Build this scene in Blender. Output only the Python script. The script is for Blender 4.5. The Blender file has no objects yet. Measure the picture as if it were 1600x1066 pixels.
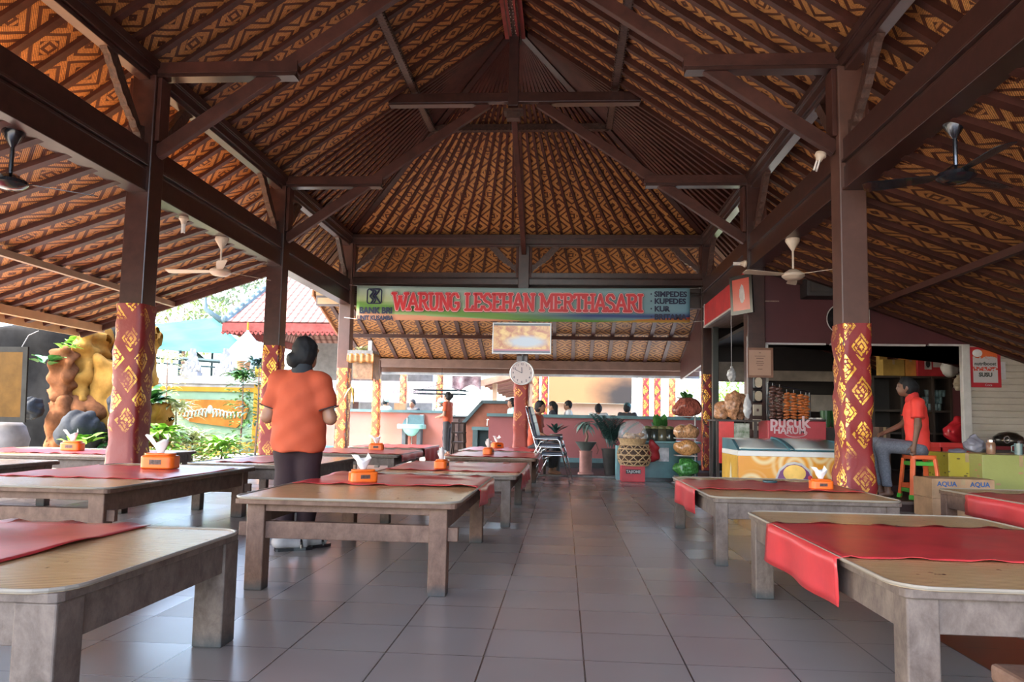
import bpy, bmesh, math, random
import numpy as np
from mathutils import Vector, Matrix
from math import sin, cos, pi, sqrt, atan2, radians

random.seed(7)
SC = bpy.context.scene
COL = SC.collection

# ------------------------------------------------------------ camera
CAM_H = .942
F, YAW, PIT, ROL, CY = 1173.0, .0705, .0863, .0192, 557.45
_fw = Vector((-sin(YAW)*cos(PIT), cos(YAW)*cos(PIT), sin(PIT)))
_r0 = Vector((cos(YAW), sin(YAW), 0)); _u0 = _r0.cross(_fw)
_R = _r0*cos(ROL) + _u0*sin(ROL); _U = -_r0*sin(ROL) + _u0*cos(ROL)
cam_d = bpy.data.cameras.new('camera'); cam = bpy.data.objects.new('camera', cam_d); COL.objects.link(cam)
cam_d.sensor_width = 36; cam_d.lens = F/1600*36; cam_d.shift_y = (CY-533)/1600
cam_d.clip_end = 400; cam_d.clip_start = .02
M4 = Matrix.Identity(4)
for i in range(3):
    M4[i][0] = _R[i]; M4[i][1] = _U[i]; M4[i][2] = -_fw[i]
M4[2][3] = CAM_H
cam.matrix_world = M4
SC.camera = cam

# ------------------------------------------------------------ world, sun, exposure
SC.view_settings.view_transform = 'Standard'
SC.view_settings.look = 'None'
SC.view_settings.gamma = 1
SC.view_settings.use_curve_mapping = False
SC.view_settings.exposure = 3.32
world = bpy.data.worlds.new('sky'); SC.world = world; world.use_nodes = True
wn = world.node_tree; bg = wn.nodes['Background']
sky = wn.nodes.new('ShaderNodeTexSky'); sky.sky_type = 'NISHITA'
sky.sun_disc = False; sky.sun_elevation = radians(48); sky.sun_rotation = radians(250)
sky.air_density = 1.0; sky.dust_density = 3.0; sky.ozone_density = 1
wn.links.new(sky.outputs[0], bg.inputs[0]); bg.inputs[1].default_value = .25
sd = bpy.data.lights.new('sun', 'SUN'); sd.energy = 1.5; sd.angle = radians(.8); sd.color = (1, .93, .82)
sun = bpy.data.objects.new('sun', sd); COL.objects.link(sun)
SUN_DIR = Vector((-.85, -.17, 1.15))
sun.rotation_euler = SUN_DIR.to_track_quat('Z', 'Y').to_euler()
sun.location = (-20, -12, 25)

# ------------------------------------------------------------ helpers
def ray(x, y):
    return _fw + _R*((x-800)/F) - _U*((y-CY)/F)
def ay(x, y, Y):
    d = ray(x, y); return Vector((0, 0, CAM_H)) + d*(Y/d[1])
def az(x, y, z):
    d = ray(x, y); return Vector((0, 0, CAM_H)) + d*((z-CAM_H)/d[2])
def ax(x, y, X):
    d = ray(x, y); return Vector((0, 0, CAM_H)) + d*(X/d[0])

BASE = {}
def thing(name, label, cat, loc=(0, 0, 0), group=None, rz=0, kind=None):
    o = bpy.data.objects.new(name, None); COL.objects.link(o)
    o.location = loc; o.rotation_euler = (0, 0, rz); o.empty_display_size = .1
    if label: o['label'] = label
    if cat: o['category'] = cat
    if group: o['group'] = group
    if kind: o['kind'] = kind
    BASE[o.name] = Vector(loc)
    return o

class MB:
    """mesh collector; local=True keeps vertex coordinates, else they are world coordinates"""
    def __init__(s, local=False):
        s.bm = bmesh.new(); s.local = local; s.uv = s.bm.loops.layers.uv.new('UVMap')
    def box(s, c, d, rz=0, rot=None, taper=1.0):
        M = Matrix.Translation(Vector(c))
        if rot is not None: M = M @ rot.to_4x4()
        elif rz: M = M @ Matrix.Rotation(rz, 4, 'Z')
        hx, hy, hz = d[0]/2, d[1]/2, d[2]/2
        vs = []
        for z in (-1, 1):
            t = taper if z < 0 else 1
            for x, y in ((-1, -1), (1, -1), (1, 1), (-1, 1)):
                vs.append(s.bm.verts.new(M @ Vector((x*hx*t, y*hy*t, z*hz))))
        for f in ((3, 2, 1, 0), (4, 5, 6, 7), (0, 1, 5, 4), (1, 2, 6, 5), (2, 3, 7, 6), (3, 0, 4, 7)):
            fc = s.bm.faces.new([vs[i] for i in f])
            a, b, cc = [fc.loops[k].vert.co for k in range(3)]
            L1 = (b-a).length; L2 = (cc-b).length
            for lp, q in zip(fc.loops, ((0, 0), (L1, 0), (L1, L2), (0, L2))): lp[s.uv].uv = q
        return s
    def bb(s, x0, x1, y0, y1, z0, z1):
        return s.box(((x0+x1)/2, (y0+y1)/2, (z0+z1)/2), (abs(x1-x0), abs(y1-y0), abs(z1-z0)))
    def beam(s, p0, p1, w, h, up=(0, 0, 1)):
        p0 = Vector(p0); p1 = Vector(p1); d = p1-p0; L = d.length; d = d.normalized(); up = Vector(up)
        sx = d.cross(up)
        if sx.length < 1e-4: sx = d.cross(Vector((0, 1, 0)))
        sx.normalize(); uz = sx.cross(d)
        R = Matrix((sx, d, uz)).transposed()
        return s.box((p0+p1)/2, (w, L, h), rot=R)
    def tube(s, pts, r, seg=8, cap=True, closed=False):
        pts = [Vector(p) for p in pts]; n = len(pts); rings = []
        rr = r if isinstance(r, (list, tuple)) else [r]*n
        prev = None
        for i, p in enumerate(pts):
            if closed: t = pts[(i+1) % n]-pts[i-1]
            else: t = pts[min(i+1, n-1)]-pts[max(i-1, 0)]
            t = t.normalized() if t.length > 1e-9 else Vector((0, 0, 1))
            a = prev if prev is not None else (Vector((1, 0, 0)) if abs(t.x) < .9 else Vector((0, 1, 0)))
            a = a - t*a.dot(t)
            if a.length < 1e-5: a = t.orthogonal()
            a.normalize(); prev = a; b = t.cross(a)
            rings.append([s.bm.verts.new(p+(a*cos(2*pi*k/seg)+b*sin(2*pi*k/seg))*rr[i]) for k in range(seg)])
        m = n if closed else n-1
        for i in range(m):
            A = rings[i]; B = rings[(i+1) % n]
            for k in range(seg):
                s.bm.faces.new((A[k], A[(k+1) % seg], B[(k+1) % seg], B[k]))
        if cap and not closed:
            s.bm.faces.new(list(reversed(rings[0]))); s.bm.faces.new(rings[-1])
        return s
    def lathe(s, prof, c=(0, 0, 0), seg=16, sx=1, sy=1, M=None, fn=None):
        c = Vector(c); rings = []
        for r, z in prof:
            if r < 1e-5: ring = [Vector((0, 0, z))]
            else: ring = [Vector((r*cos(2*pi*k/seg)*sx, r*sin(2*pi*k/seg)*sy, z)) for k in range(seg)]
            if fn: ring = [fn(v) for v in ring]
            if M is not None: ring = [M @ v for v in ring]
            rings.append([s.bm.verts.new(c+v) for v in ring])
        for i in range(len(rings)-1):
            A, B = rings[i], rings[i+1]
            for k in range(seg):
                k2 = (k+1) % seg
                try:
                    if len(A) == 1 and len(B) == 1: break
                    if len(A) == 1: s.bm.faces.new((A[0], B[k2], B[k]))
                    elif len(B) == 1: s.bm.faces.new((A[k], A[k2], B[0]))
                    else: 
                        f = s.bm.faces.new((A[k], A[k2], B[k2], B[k]))
                        for lp, q in zip(f.loops, ((k, i), (k+1, i), (k+1, i+1), (k, i+1))):
                            lp[s.uv].uv = (q[0]/seg, prof[q[1]][1])
                except ValueError: pass
        return s
    def ball(s, c, r, seg=12, rings=8, rot=None):
        if not isinstance(r, (list, tuple)): r = (r, r, r)
        prof = [(sin(pi*i/rings), -cos(pi*i/rings)) for i in range(rings+1)]
        prof[0] = (0, -1); prof[-1] = (0, 1)
        M = Matrix.Diagonal((r[0], r[1], r[2])).to_4x4()
        if rot is not None: M = rot.to_4x4() @ M
        return s.lathe(prof, c, seg, M=M)
    def prism(s, poly, p0, ex, ey, thick):
        """poly of (a,b) in plane p0+a*ex+b*ey, extruded by thick along ex x ey"""
        p0 = Vector(p0); ex = Vector(ex); ey = Vector(ey); n = ex.cross(ey).normalized()*thick
        A = [s.bm.verts.new(p0+ex*a+ey*b) for a, b in poly]
        B = [s.bm.verts.new(p0+ex*a+ey*b+n) for a, b in poly]
        m = len(poly)
        fs = [s.bm.faces.new(list(reversed(A))), s.bm.faces.new(B)]
        for lp, q in zip(fs[1].loops, poly): lp[s.uv].uv = q
        for i in range(m):
            j = (i+1) % m
            s.bm.faces.new((A[i], A[j], B[j], B[i]))
        return s
    def quad(s, pts, uvs=None):
        f = s.bm.faces.new([s.bm.verts.new(Vector(p)) for p in pts])
        if uvs is None: uvs = [(0, 0), (1, 0), (1, 1), (0, 1)]
        for lp, q in zip(f.loops, uvs): lp[s.uv].uv = q
        return s
    def grid(s, fn, nu, nv, flip=False):
        """fn(i/nu, j/nv) -> point, uv"""
        V = [[fn(i/nu, j/nv) for j in range(nv+1)] for i in range(nu+1)]
        W = [[s.bm.verts.new(Vector(V[i][j][0])) for j in range(nv+1)] for i in range(nu+1)]
        for i in range(nu):
            for j in range(nv):
                q = [(i, j), (i+1, j), (i+1, j+1), (i, j+1)]
                if flip: q.reverse()
                f = s.bm.faces.new([W[a][b] for a, b in q])
                for lp, (a, b) in zip(f.loops, q): lp[s.uv].uv = V[a][b][1]
        return s
    def mesh(s, verts, faces):
        vs = [s.bm.verts.new(Vector(v)) for v in verts]
        for f in faces:
            try: s.bm.faces.new([vs[i] for i in f])
            except ValueError: pass
        return s
    def put(s, name, mat, parent=None, smooth=False, bevel=0, solid=0, sub=0, fixn=True):
        me = bpy.data.meshes.new(name); bm = s.bm
        if fixn and bm.faces: bmesh.ops.recalc_face_normals(bm, faces=bm.faces)
        base = BASE.get(parent.name, Vector()) if parent is not None else None
        if parent is None:
            if bm.verts and not s.local:
                xs = [v.co.x for v in bm.verts]; ys = [v.co.y for v in bm.verts]; zs = [v.co.z for v in bm.verts]
                base = Vector(((min(xs)+max(xs))/2, (min(ys)+max(ys))/2, min(zs)))
            else: base = Vector()
        if not s.local:
            for v in bm.verts: v.co -= base
        bm.to_mesh(me); bm.free()
        o = bpy.data.objects.new(name, me); COL.objects.link(o)
        if parent is not None:
            o.parent = parent
        elif not s.local: o.location = base
        BASE[o.name] = base
        ms = mat if isinstance(mat, (list, tuple)) else [mat]
        for m in ms: me.materials.append(m)
        if smooth:
            for p in me.polygons: p.use_smooth = True
        if smooth == 'auto':
            me.set_sharp_from_angle(angle=radians(40))
        if bevel:
            b = o.modifiers.new('bevel', 'BEVEL'); b.width = bevel; b.segments = 2; b.limit_method = 'ANGLE'
        if solid:
            b = o.modifiers.new('solid', 'SOLIDIFY'); b.thickness = abs(solid); b.offset = 1 if solid > 0 else -1
        if sub:
            b = o.modifiers.new('sub', 'SUBSURF'); b.levels = sub; b.render_levels = sub
        return o

def tag(o, label=None, cat=None, group=None, kind=None):
    if label: o['label'] = label
    if cat: o['category'] = cat
    if group: o['group'] = group
    if kind: o['kind'] = kind
    return o

def copy_tree(o, parent=None):
    c = o.copy(); COL.objects.link(c); c.parent = parent
    BASE[c.name] = BASE.get(o.name, Vector()).copy()
    for ch in list(o.children): copy_tree(ch, c)
    return c

def text(name, body, size, c, ex, ey, mat, parent=None, depth=.002, align='CENTER', offset=0.0, xs=1.0):
    """flat raised lettering as a mesh: c centre point, ex reading direction, ey up"""
    cu = bpy.data.curves.new(name, 'FONT'); cu.body = body; cu.size = size; cu.extrude = depth
    cu.align_x = align; cu.align_y = 'CENTER'; cu.offset = offset; cu.resolution_u = 3
    t = bpy.data.objects.new(name+'_src', cu); COL.objects.link(t)
    dg = bpy.context.evaluated_depsgraph_get()
    me = bpy.data.meshes.new_from_object(t.evaluated_get(dg))
    bpy.data.objects.remove(t)
    ex = Vector(ex).normalized(); ey = Vector(ey).normalized(); n = ex.cross(ey)
    base = BASE.get(parent.name, Vector()) if parent is not None else Vector()
    c = Vector(c)-base
    for v in me.vertices:
        v.co = c + ex*(v.co.x*xs) + ey*v.co.y + n*v.co.z
    o = bpy.data.objects.new(name, me); COL.objects.link(o)
    me.materials.clear(); me.materials.append(mat)
    if parent is not None: o.parent = parent
    BASE[o.name] = base
    return o

# --- signed distance modelling: smooth bodies, rocks, bags
def sdf_mesh(f, lo, hi, res):
    lo = np.array(lo, float); hi = np.array(hi, float)
    n = np.maximum(np.ceil((hi-lo)/res).astype(int), 3)+1
    ax_ = [lo[i]+res*np.arange(n[i]) for i in range(3)]
    X, Y, Z = np.meshgrid(*ax_, indexing='ij')
    V = f(X, Y, Z)
    S = V < 0
    nx, ny, nz = n-1
    cnt = np.zeros((nx, ny, nz)); acc = np.zeros((nx, ny, nz, 3))
    cor = [(0,0,0),(1,0,0),(0,1,0),(1,1,0),(0,0,1),(1,0,1),(0,1,1),(1,1,1)]
    edges = [(0,1),(2,3),(4,5),(6,7),(0,2),(1,3),(4,6),(5,7),(0,4),(1,5),(2,6),(3,7)]
    def sl(c, A): return A[c[0]:c[0]+nx, c[1]:c[1]+ny, c[2]:c[2]+nz]
    for a, b in edges:
        ca, cb = cor[a], cor[b]
        va, vb = sl(ca, V), sl(cb, V); m = (va < 0) != (vb < 0)
        t = np.where(m, va/np.where(m, va-vb, 1), 0)
        cnt += m
        for k in range(3):
            acc[..., k] += m*(ca[k]+t*(cb[k]-ca[k]))
    act = cnt > 0
    idx = -np.ones((nx, ny, nz), int); idx[act] = np.arange(act.sum())
    ii, jj, kk = np.nonzero(act)
    P = acc[act]/cnt[act][:, None] + np.stack([ii, jj, kk], 1)
    P = lo + P*res
    faces = []
    # x edges
    m = S[:-1, 1:-1, 1:-1] != S[1:, 1:-1, 1:-1]
    i, j, k = np.nonzero(m); j = j+1; k = k+1
    q = np.stack([idx[i, j-1, k-1], idx[i, j, k-1], idx[i, j, k], idx[i, j-1, k]], 1)
    fl = S[i, j, k]; q[~fl] = q[~fl][:, ::-1]; faces.append(q)
    m = S[1:-1, :-1, 1:-1] != S[1:-1, 1:, 1:-1]
    i, j, k = np.nonzero(m); i = i+1; k = k+1
    q = np.stack([idx[i-1, j, k-1], idx[i-1, j, k], idx[i, j, k], idx[i, j, k-1]], 1)
    fl = S[i, j, k]; q[~fl] = q[~fl][:, ::-1]; faces.append(q)
    m = S[1:-1, 1:-1, :-1] != S[1:-1, 1:-1, 1:]
    i, j, k = np.nonzero(m); i = i+1; j = j+1
    q = np.stack([idx[i-1, j-1, k], idx[i, j-1, k], idx[i, j, k], idx[i-1, j, k]], 1)
    fl = S[i, j, k]; q[~fl] = q[~fl][:, ::-1]; faces.append(q)
    return P, np.concatenate(faces)

def rc(a, b, ra, rb):      # round cone
    a = np.array(a, float); b = np.array(b, float); d = b-a; L2 = max((d*d).sum(), 1e-9)
    def f(X, Y, Z):
        t = np.clip(((X-a[0])*d[0]+(Y-a[1])*d[1]+(Z-a[2])*d[2])/L2, 0, 1)
        return np.sqrt((X-a[0]-t*d[0])**2+(Y-a[1]-t*d[1])**2+(Z-a[2]-t*d[2])**2)-(ra+t*(rb-ra))
    return f
def el(c, r):              # ellipsoid
    def f(X, Y, Z):
        k0 = np.sqrt(((X-c[0])/r[0])**2+((Y-c[1])/r[1])**2+((Z-c[2])/r[2])**2)
        return (k0-1)*min(r)
    return f
def rb(c, h, r, rz=0):     # rounded box, half sizes h
    cs, sn = cos(rz), sin(rz)
    def f(X, Y, Z):
        x = (X-c[0])*cs+(Y-c[1])*sn; y = -(X-c[0])*sn+(Y-c[1])*cs; z = Z-c[2]
        qx, qy, qz = np.abs(x)-h[0]+r, np.abs(y)-h[1]+r, np.abs(z)-h[2]+r
        return np.sqrt(np.maximum(qx, 0)**2+np.maximum(qy, 0)**2+np.maximum(qz, 0)**2)+np.minimum(np.maximum(qx, np.maximum(qy, qz)), 0)-r
    return f
def un(fs, k=.02):
    def f(X, Y, Z):
        d = None
        for g in fs:
            v = g(X, Y, Z)
            if d is None: d = v
            else:
                h = np.clip(.5+.5*(v-d)/k, 0, 1)
                d = v*(1-h)+d*h-k*h*(1-h)
        return d
    return f
def cut(a, b):             # a minus b
    return lambda X, Y, Z: np.maximum(a(X, Y, Z), -b(X, Y, Z))
def noisy(f, amp, freq, seed=0):
    r = np.random.RandomState(seed); w = r.normal(size=(6, 3))*freq; p = r.rand(6)*6.28
    def g(X, Y, Z):
        d = f(X, Y, Z)
        for i in range(6):
            d = d+amp/3*np.sin(w[i, 0]*X+w[i, 1]*Y+w[i, 2]*Z+p[i])
        return d
    return g
def blob(f, lo, hi, res, name, mat, parent=None, off=(0, 0, 0), smooth=True, M=None, local=False):
    P, Q = sdf_mesh(f, lo, hi, res)
    if M is not None: P = P @ np.array(M.to_3x3()).T
    P = P+np.array(off)
    m = MB(local=local)
    m.bm.free(); m.bm = bmesh.new(); m.uv = m.bm.loops.layers.uv.new('UVMap')
    m.mesh(P.tolist(), Q.tolist())
    return m.put(name, mat, parent, smooth=smooth)

# ------------------------------------------------------------ materials
MATS = {}
class NT:
    def __init__(s, name):
        s.m = bpy.data.materials.new(name); s.m.use_nodes = True; s.t = s.m.node_tree
        s.b = s.t.nodes['Principled BSDF']
    def n(s, typ, **kw):
        o = s.t.nodes.new(typ)
        for k, v in kw.items(): setattr(o, k, v)
        return o
    def link(s, a, b): s.t.links.new(a, b)
    def math(s, op, *a, clamp=False):
        o = s.n('ShaderNodeMath', operation=op, use_clamp=clamp)
        for i, v in enumerate(a):
            if isinstance(v, (int, float)): o.inputs[i].default_value = v
            else: s.link(v, o.inputs[i])
        return o.outputs[0]
    def sep(s, vec):
        o = s.n('ShaderNodeSeparateXYZ'); s.link(vec, o.inputs[0]); return o.outputs
    def comb(s, x, y, z=0):
        o = s.n('ShaderNodeCombineXYZ')
        for i, v in enumerate((x, y, z)):
            if isinstance(v, (int, float)): o.inputs[i].default_value = v
            else: s.link(v, o.inputs[i])
        return o.outputs[0]
    def coord(s, which='Object'):
        return s.n('ShaderNodeTexCoord').outputs[which]
    def pos(s): return s.n('ShaderNodeNewGeometry').outputs['Position']
    def noise(s, vec, scale, detail=4, rough=.6, dist=0):
        o = s.n('ShaderNodeTexNoise'); o.inputs['Scale'].default_value = scale; o.inputs['Detail'].default_value = detail
        o.inputs['Roughness'].default_value = rough; o.inputs['Distortion'].default_value = dist
        if vec is not None: s.link(vec, o.inputs['Vector'])
        return o.outputs[0]
    def scale(s, vec, sc):
        o = s.n('ShaderNodeMapping'); o.inputs['Scale'].default_value = sc; s.link(vec, o.inputs[0]); return o.outputs[0]
    def mix(s, fac, a, b, blend='MIX'):
        o = s.n('ShaderNodeMix', data_type='RGBA', blend_type=blend)
        for sock, v in ((o.inputs[0], fac), (o.inputs[6], a), (o.inputs[7], b)):
            if isinstance(v, (int, float)): sock.default_value = v
            elif isinstance(v, (tuple, list)): sock.default_value = (*v[:3], 1)
            else: s.link(v, sock)
        return o.outputs[2]
    def ramp(s, v, lo, hi):
        o = s.n('ShaderNodeMapRange'); o.inputs[1].default_value = lo; o.inputs[2].default_value = hi; s.link(v, o.inputs[0]); return o.outputs[0]
    def bump(s, h, strength=.3, dist=.01):
        o = s.n('ShaderNodeBump'); o.inputs['Strength'].default_value = strength; o.inputs['Distance'].default_value = dist
        s.link(h, o.inputs['Height']); s.link(o.outputs[0], s.b.inputs['Normal'])
    def color(s, c):
        if isinstance(c, (tuple, list)): s.b.inputs['Base Color'].default_value = (*c[:3], 1)
        else: s.link(c, s.b.inputs['Base Color'])
    def set(s, **kw):
        nm = dict(rough='Roughness', metal='Metallic', trans='Transmission Weight', alpha='Alpha', spec='Specular IOR Level', coat='Coat Weight', sss='Subsurface Weight')
        for k, v in kw.items():
            i = s.b.inputs[nm[k]]
            if isinstance(v, (int, float)): i.default_value = v
            else: s.link(v, i)
        return s

def mat(name, c, rough=.6, metal=0, var=.25, scale=4, stretch=(1, 1, 1), bump=0, spec=.5, trans=0, alpha=1, emit=0, coat=0, c2=None, dist=0):
    if name in MATS: return MATS[name]
    n = NT(name)
    if var or c2:
        v = n.scale(n.coord('Object'), stretch)
        nz = n.noise(v, scale, 5, .6, dist)
        f = n.ramp(nz, .3, .7)
        a = tuple(x*(1-var) for x in c); b = c2 if c2 else tuple(min(1, x*(1+var)) for x in c)
        n.color(n.mix(f, a, b))
        if bump: n.bump(nz, bump, .01)
    else: n.color(c)
    n.set(rough=rough, metal=metal, spec=spec, trans=trans, alpha=alpha, coat=coat)
    if emit:
        n.b.inputs['Emission Color'].default_value = (*c, 1); n.b.inputs['Emission Strength'].default_value = emit
    MATS[name] = n.m
    return n.m

def diamond(n, u, v, pu, pv):
    """diamond metric of a lattice: 0 at centres, 1 at corners"""
    fu = n.math('ABSOLUTE', n.math('SUBTRACT', n.math('FRACT', n.math('DIVIDE', u, pu)), .5))
    fv = n.math('ABSOLUTE', n.math('SUBTRACT', n.math('FRACT', n.math('DIVIDE', v, pv)), .5))
    return n.math('ADD', fu, fv), fu, fv

def m_weave():
    n = NT('woven bamboo ceiling mat')
    u, v, _ = n.sep(n.coord('UV'))
    wob = n.math('MULTIPLY', n.math('SUBTRACT', n.noise(n.coord('UV'), 1.3, 2), .5), .10)
    u1 = n.math('ADD', u, wob); v1 = n.math('SUBTRACT', v, wob)
    d, fu, fv = diamond(n, u1, v1, .56, .56)
    # concentric diamond bands: d in 0..1
    band = n.math('GREATER_THAN', n.math('SINE', n.math('MULTIPLY', d, 2*pi*4.0)), -.38)
    # flower in the middle of each diamond
    flow = n.math('GREATER_THAN', n.math('SINE', n.math('MULTIPLY', n.math('MAXIMUM', fu, fv), 2*pi*9)), 0)
    mid = n.math('LESS_THAN', d, .22)
    pat = n.math('ADD', n.math('MULTIPLY', mid, flow), n.math('MULTIPLY', n.math('SUBTRACT', 1, mid), band))
    # weave strips: short dashes
    wx = n.math('SINE', n.math('MULTIPLY', n.math('ADD', u, v), 2*pi/.022))
    wy = n.math('SINE', n.math('MULTIPLY', n.math('SUBTRACT', u, v), 2*pi/.055))
    wv = n.math('MULTIPLY', n.math('ADD', n.math('MULTIPLY', wx, .5), .5), 1)
    big = n.noise(n.coord('UV'), .8, 3)
    light = n.mix(big, (.56, .23, .06), (.85, .44, .14))
    dark = n.mix(big, (.06, .015, .008), (.125, .036, .015))
    c = n.mix(n.math('MULTIPLY', pat, .93, clamp=True), dark, light)
    c = n.mix(n.math('MULTIPLY', n.math('LESS_THAN', wv, .30), .75), c, (.06, .016, .008))
    c = n.mix(n.math('MULTIPLY', n.ramp(n.noise(n.coord('UV'), 42, 3, .7), .45, .7), .55), c, (.10, .03, .013))
    n.color(c); n.set(rough=.55, spec=.4)
    h = n.math('ADD', n.math('MULTIPLY', pat, .6), n.math('MULTIPLY', wv, .4))
    n.bump(h, .5, .012)
    return n.m
def m_floor():
    n = NT('grey floor tiles')
    x, y, _ = n.sep(n.pos())
    def joint(c, off):
        f = n.math('FRACT', n.math('DIVIDE', n.math('ADD', c, off), .4))
        d = n.math('MINIMUM', f, n.math('SUBTRACT', 1, f))
        return d
    dx = joint(x, .3094+40); dy = joint(y, -3.0945+40)
    g = n.math('MINIMUM', n.math('GREATER_THAN', dx, .0085), n.math('GREATER_THAN', dy, .005))
    cell = n.comb(n.math('FLOOR', n.math('DIVIDE', n.math('ADD', x, 40.3094), .4)), n.math('FLOOR', n.math('DIVIDE', n.math('ADD', y, 36.9055), .4)))
    wn_ = n.n('ShaderNodeTexWhiteNoise'); n.link(cell, wn_.inputs[0])
    per = n.math('MULTIPLY', wn_.outputs[0], .6)
    cl = n.noise(n.pos(), 1.3, 3, .5)
    st = n.noise(n.pos(), 9, 3, .5)
    c = n.mix(per, (.265, .24, .228), (.31, .288, .278))
    c = n.mix(n.ramp(cl, .35, .7), c, (.26, .225, .21))
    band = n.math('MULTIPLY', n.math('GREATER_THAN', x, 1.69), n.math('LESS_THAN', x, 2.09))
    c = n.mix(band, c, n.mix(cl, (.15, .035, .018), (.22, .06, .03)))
    c = n.mix(g, (.055, .05, .048), c)
    n.color(c)
    n.set(rough=n.math('ADD', .23, n.math('MULTIPLY', wn_.outputs[0], .07)), spec=.5)
    n.bump(g, .2, .004)
    return n.m
def m_batik(name, ground, gold, pu=.30, pv=.44, fade=.33, metal=.55):
    n = NT(name)
    u, v, _ = n.sep(n.coord('UV'))
    nz = n.noise(n.coord('Object'), 2.2, 3)
    d, fu, fv = diamond(n, u, v, pu, pv)                     # 0 at centre of cell
    e = n.math('SUBTRACT', 1, d)                             # second lattice, staggered
    a = n.math('LESS_THAN', d, .34); b = n.math('LESS_THAN', e, .34)
    ra = n.math('GREATER_THAN', n.math('SINE', n.math('MULTIPLY', d, 2*pi*7.5)), -.55)
    rb_ = n.math('GREATER_THAN', n.math('SINE', n.math('MULTIPLY', e, 2*pi*7.5)), -.55)
    dots = n.n('ShaderNodeTexVoronoi'); dots.inputs['Scale'].default_value = 38; n.link(n.coord('UV'), dots.inputs['Vector'])
    petal = n.math('LESS_THAN', dots.outputs['Distance'], .62)
    g = n.math('MULTIPLY', n.math('ADD', n.math('MULTIPLY', a, ra), n.math('MULTIPLY', b, rb_), clamp=True), petal)
    # worn foil
    g = n.math('MULTIPLY', g, n.ramp(nz, fade, fade+.18))
    n.color(n.mix(g, n.mix(nz, tuple(c*.7 for c in ground), ground), gold))
    n.set(rough=n.math('SUBTRACT', .5, n.math('MULTIPLY', g, .22)), metal=n.math('MULTIPLY', g, metal))
    n.bump(n.noise(n.coord('Object'), 9, 3), .35, .02)
    return n.m
def m_mat():
    n = NT('split bamboo table mat')
    x, y, z = n.sep(n.coord('Object'))
    st = n.math('ADD', n.math('MULTIPLY', n.math('SINE', n.math('MULTIPLY', y, 2*pi/.020)), .5), .5)
    big = n.noise(n.scale(n.coord('Object'), (1.2, 12, 1)), 2.2, 6, .7)
    c = n.mix(big, (.44, .26, .11), (.68, .48, .25))
    c = n.mix(n.math('MULTIPLY', n.math('LESS_THAN', st, .2), .4), c, (.13, .06, .03))
    sp = n.noise(n.coord('Object'), 23, 2)
    c = n.mix(n.ramp(sp, .70, .76), c, (.09, .045, .03))
    n.color(c); n.set(rough=.24, spec=.7)
    n.bump(n.math('ADD', st, n.math('MULTIPLY', big, 2)), .25, .003)
    return n.m
def m_oldwood(name, a, b, foot=(.035, .045, .05), lowh=.07):
    n = NT(name)
    v = n.scale(n.coord('Object'), (6, 6, 6)); g = n.noise(n.scale(n.coord('Object'), (1, 1, .7)), 14, 8, .72, .25)
    s2 = n.noise(v, .55, 6, .7)
    c = n.mix(n.ramp(g, .3, .7), a, b)
    c = n.mix(n.math('MULTIPLY', n.ramp(s2, .5, .75), .5), c, tuple(x*.5 for x in a))
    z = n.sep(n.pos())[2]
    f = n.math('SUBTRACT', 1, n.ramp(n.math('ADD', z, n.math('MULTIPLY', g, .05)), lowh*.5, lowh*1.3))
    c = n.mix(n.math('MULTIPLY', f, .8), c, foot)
    n.color(c); n.set(rough=.62, spec=.35); n.bump(g, .35, .006)
    return n.m

WEAVE = m_weave(); FLOOR = m_floor(); MATB = m_mat()
BATIK = m_batik('red and gold column cloth', (.30, .022, .022), (.95, .55, .08))
BATIKW = m_batik('worn red column cloth', (.24, .020, .018), (.95, .55, .08), .30, .44, .44)
BATIK3 = m_batik('deep red crumpled column cloth', (.30, .035, .022), (.85, .42, .09), .30, .44, .50)
BATIK2 = m_batik('orange and gold column cloth', (.48, .09, .035), (.95, .60, .14), .30, .40, .25)
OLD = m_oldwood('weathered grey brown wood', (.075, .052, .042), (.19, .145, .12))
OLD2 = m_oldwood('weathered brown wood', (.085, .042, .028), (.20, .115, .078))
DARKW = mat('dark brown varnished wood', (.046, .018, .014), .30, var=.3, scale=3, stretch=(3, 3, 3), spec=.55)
RAFT = mat('red brown rafter wood', (.062, .021, .015), .48, var=.35, scale=4, spec=.3)
CARV = mat('carved dark timber', (.06, .028, .02), .42, var=.5, scale=22, bump=.8)
RED = mat('red vinyl cloth', (.50, .040, .045), .30, var=.16, scale=5, bump=.10, spec=.5)
ORANGE = mat('orange plastic', (.82, .15, .015), .33, var=.05, scale=9)
WHITE = mat('white tissue paper', (.80, .78, .76), .8, var=.06)
BLACK = mat('black plastic', (.012, .012, .015), .25, var=0)

# ============================================================ the setting
XL, XR, XC = -4.75, 2.96, -.9
YS = [3.99, 7.96, 11.93, 15.90]
def struct(o): o['kind'] = 'structure'; return o

m = MB(); m.bb(-8.6, 7.6, -10, 13.35, -.12, 0)
struct(m.put('floor', FLOOR))
m = MB(); m.bb(-8.6, 7.6, 13.35, 13.5, -.12, .02)
tag(m.put('stone_kerb', mat('rough grey kerb stone', (.20, .19, .18), .8, var=.5, scale=7, bump=.6)), 'rough grey kerb stone along the back edge of the tiled floor', 'kerb')
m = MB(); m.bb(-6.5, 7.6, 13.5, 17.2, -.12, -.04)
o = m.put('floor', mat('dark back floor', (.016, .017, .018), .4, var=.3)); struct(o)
m = MB(); m.bb(-8.6, 9.6, 17.2, 32, -.12, -.045)
o = m.put('floor', mat('pale bounce concrete', (.42, .39, .34), .8, var=.15)); struct(o)  # floor made pale to bounce light up to the back aisle roof

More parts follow.
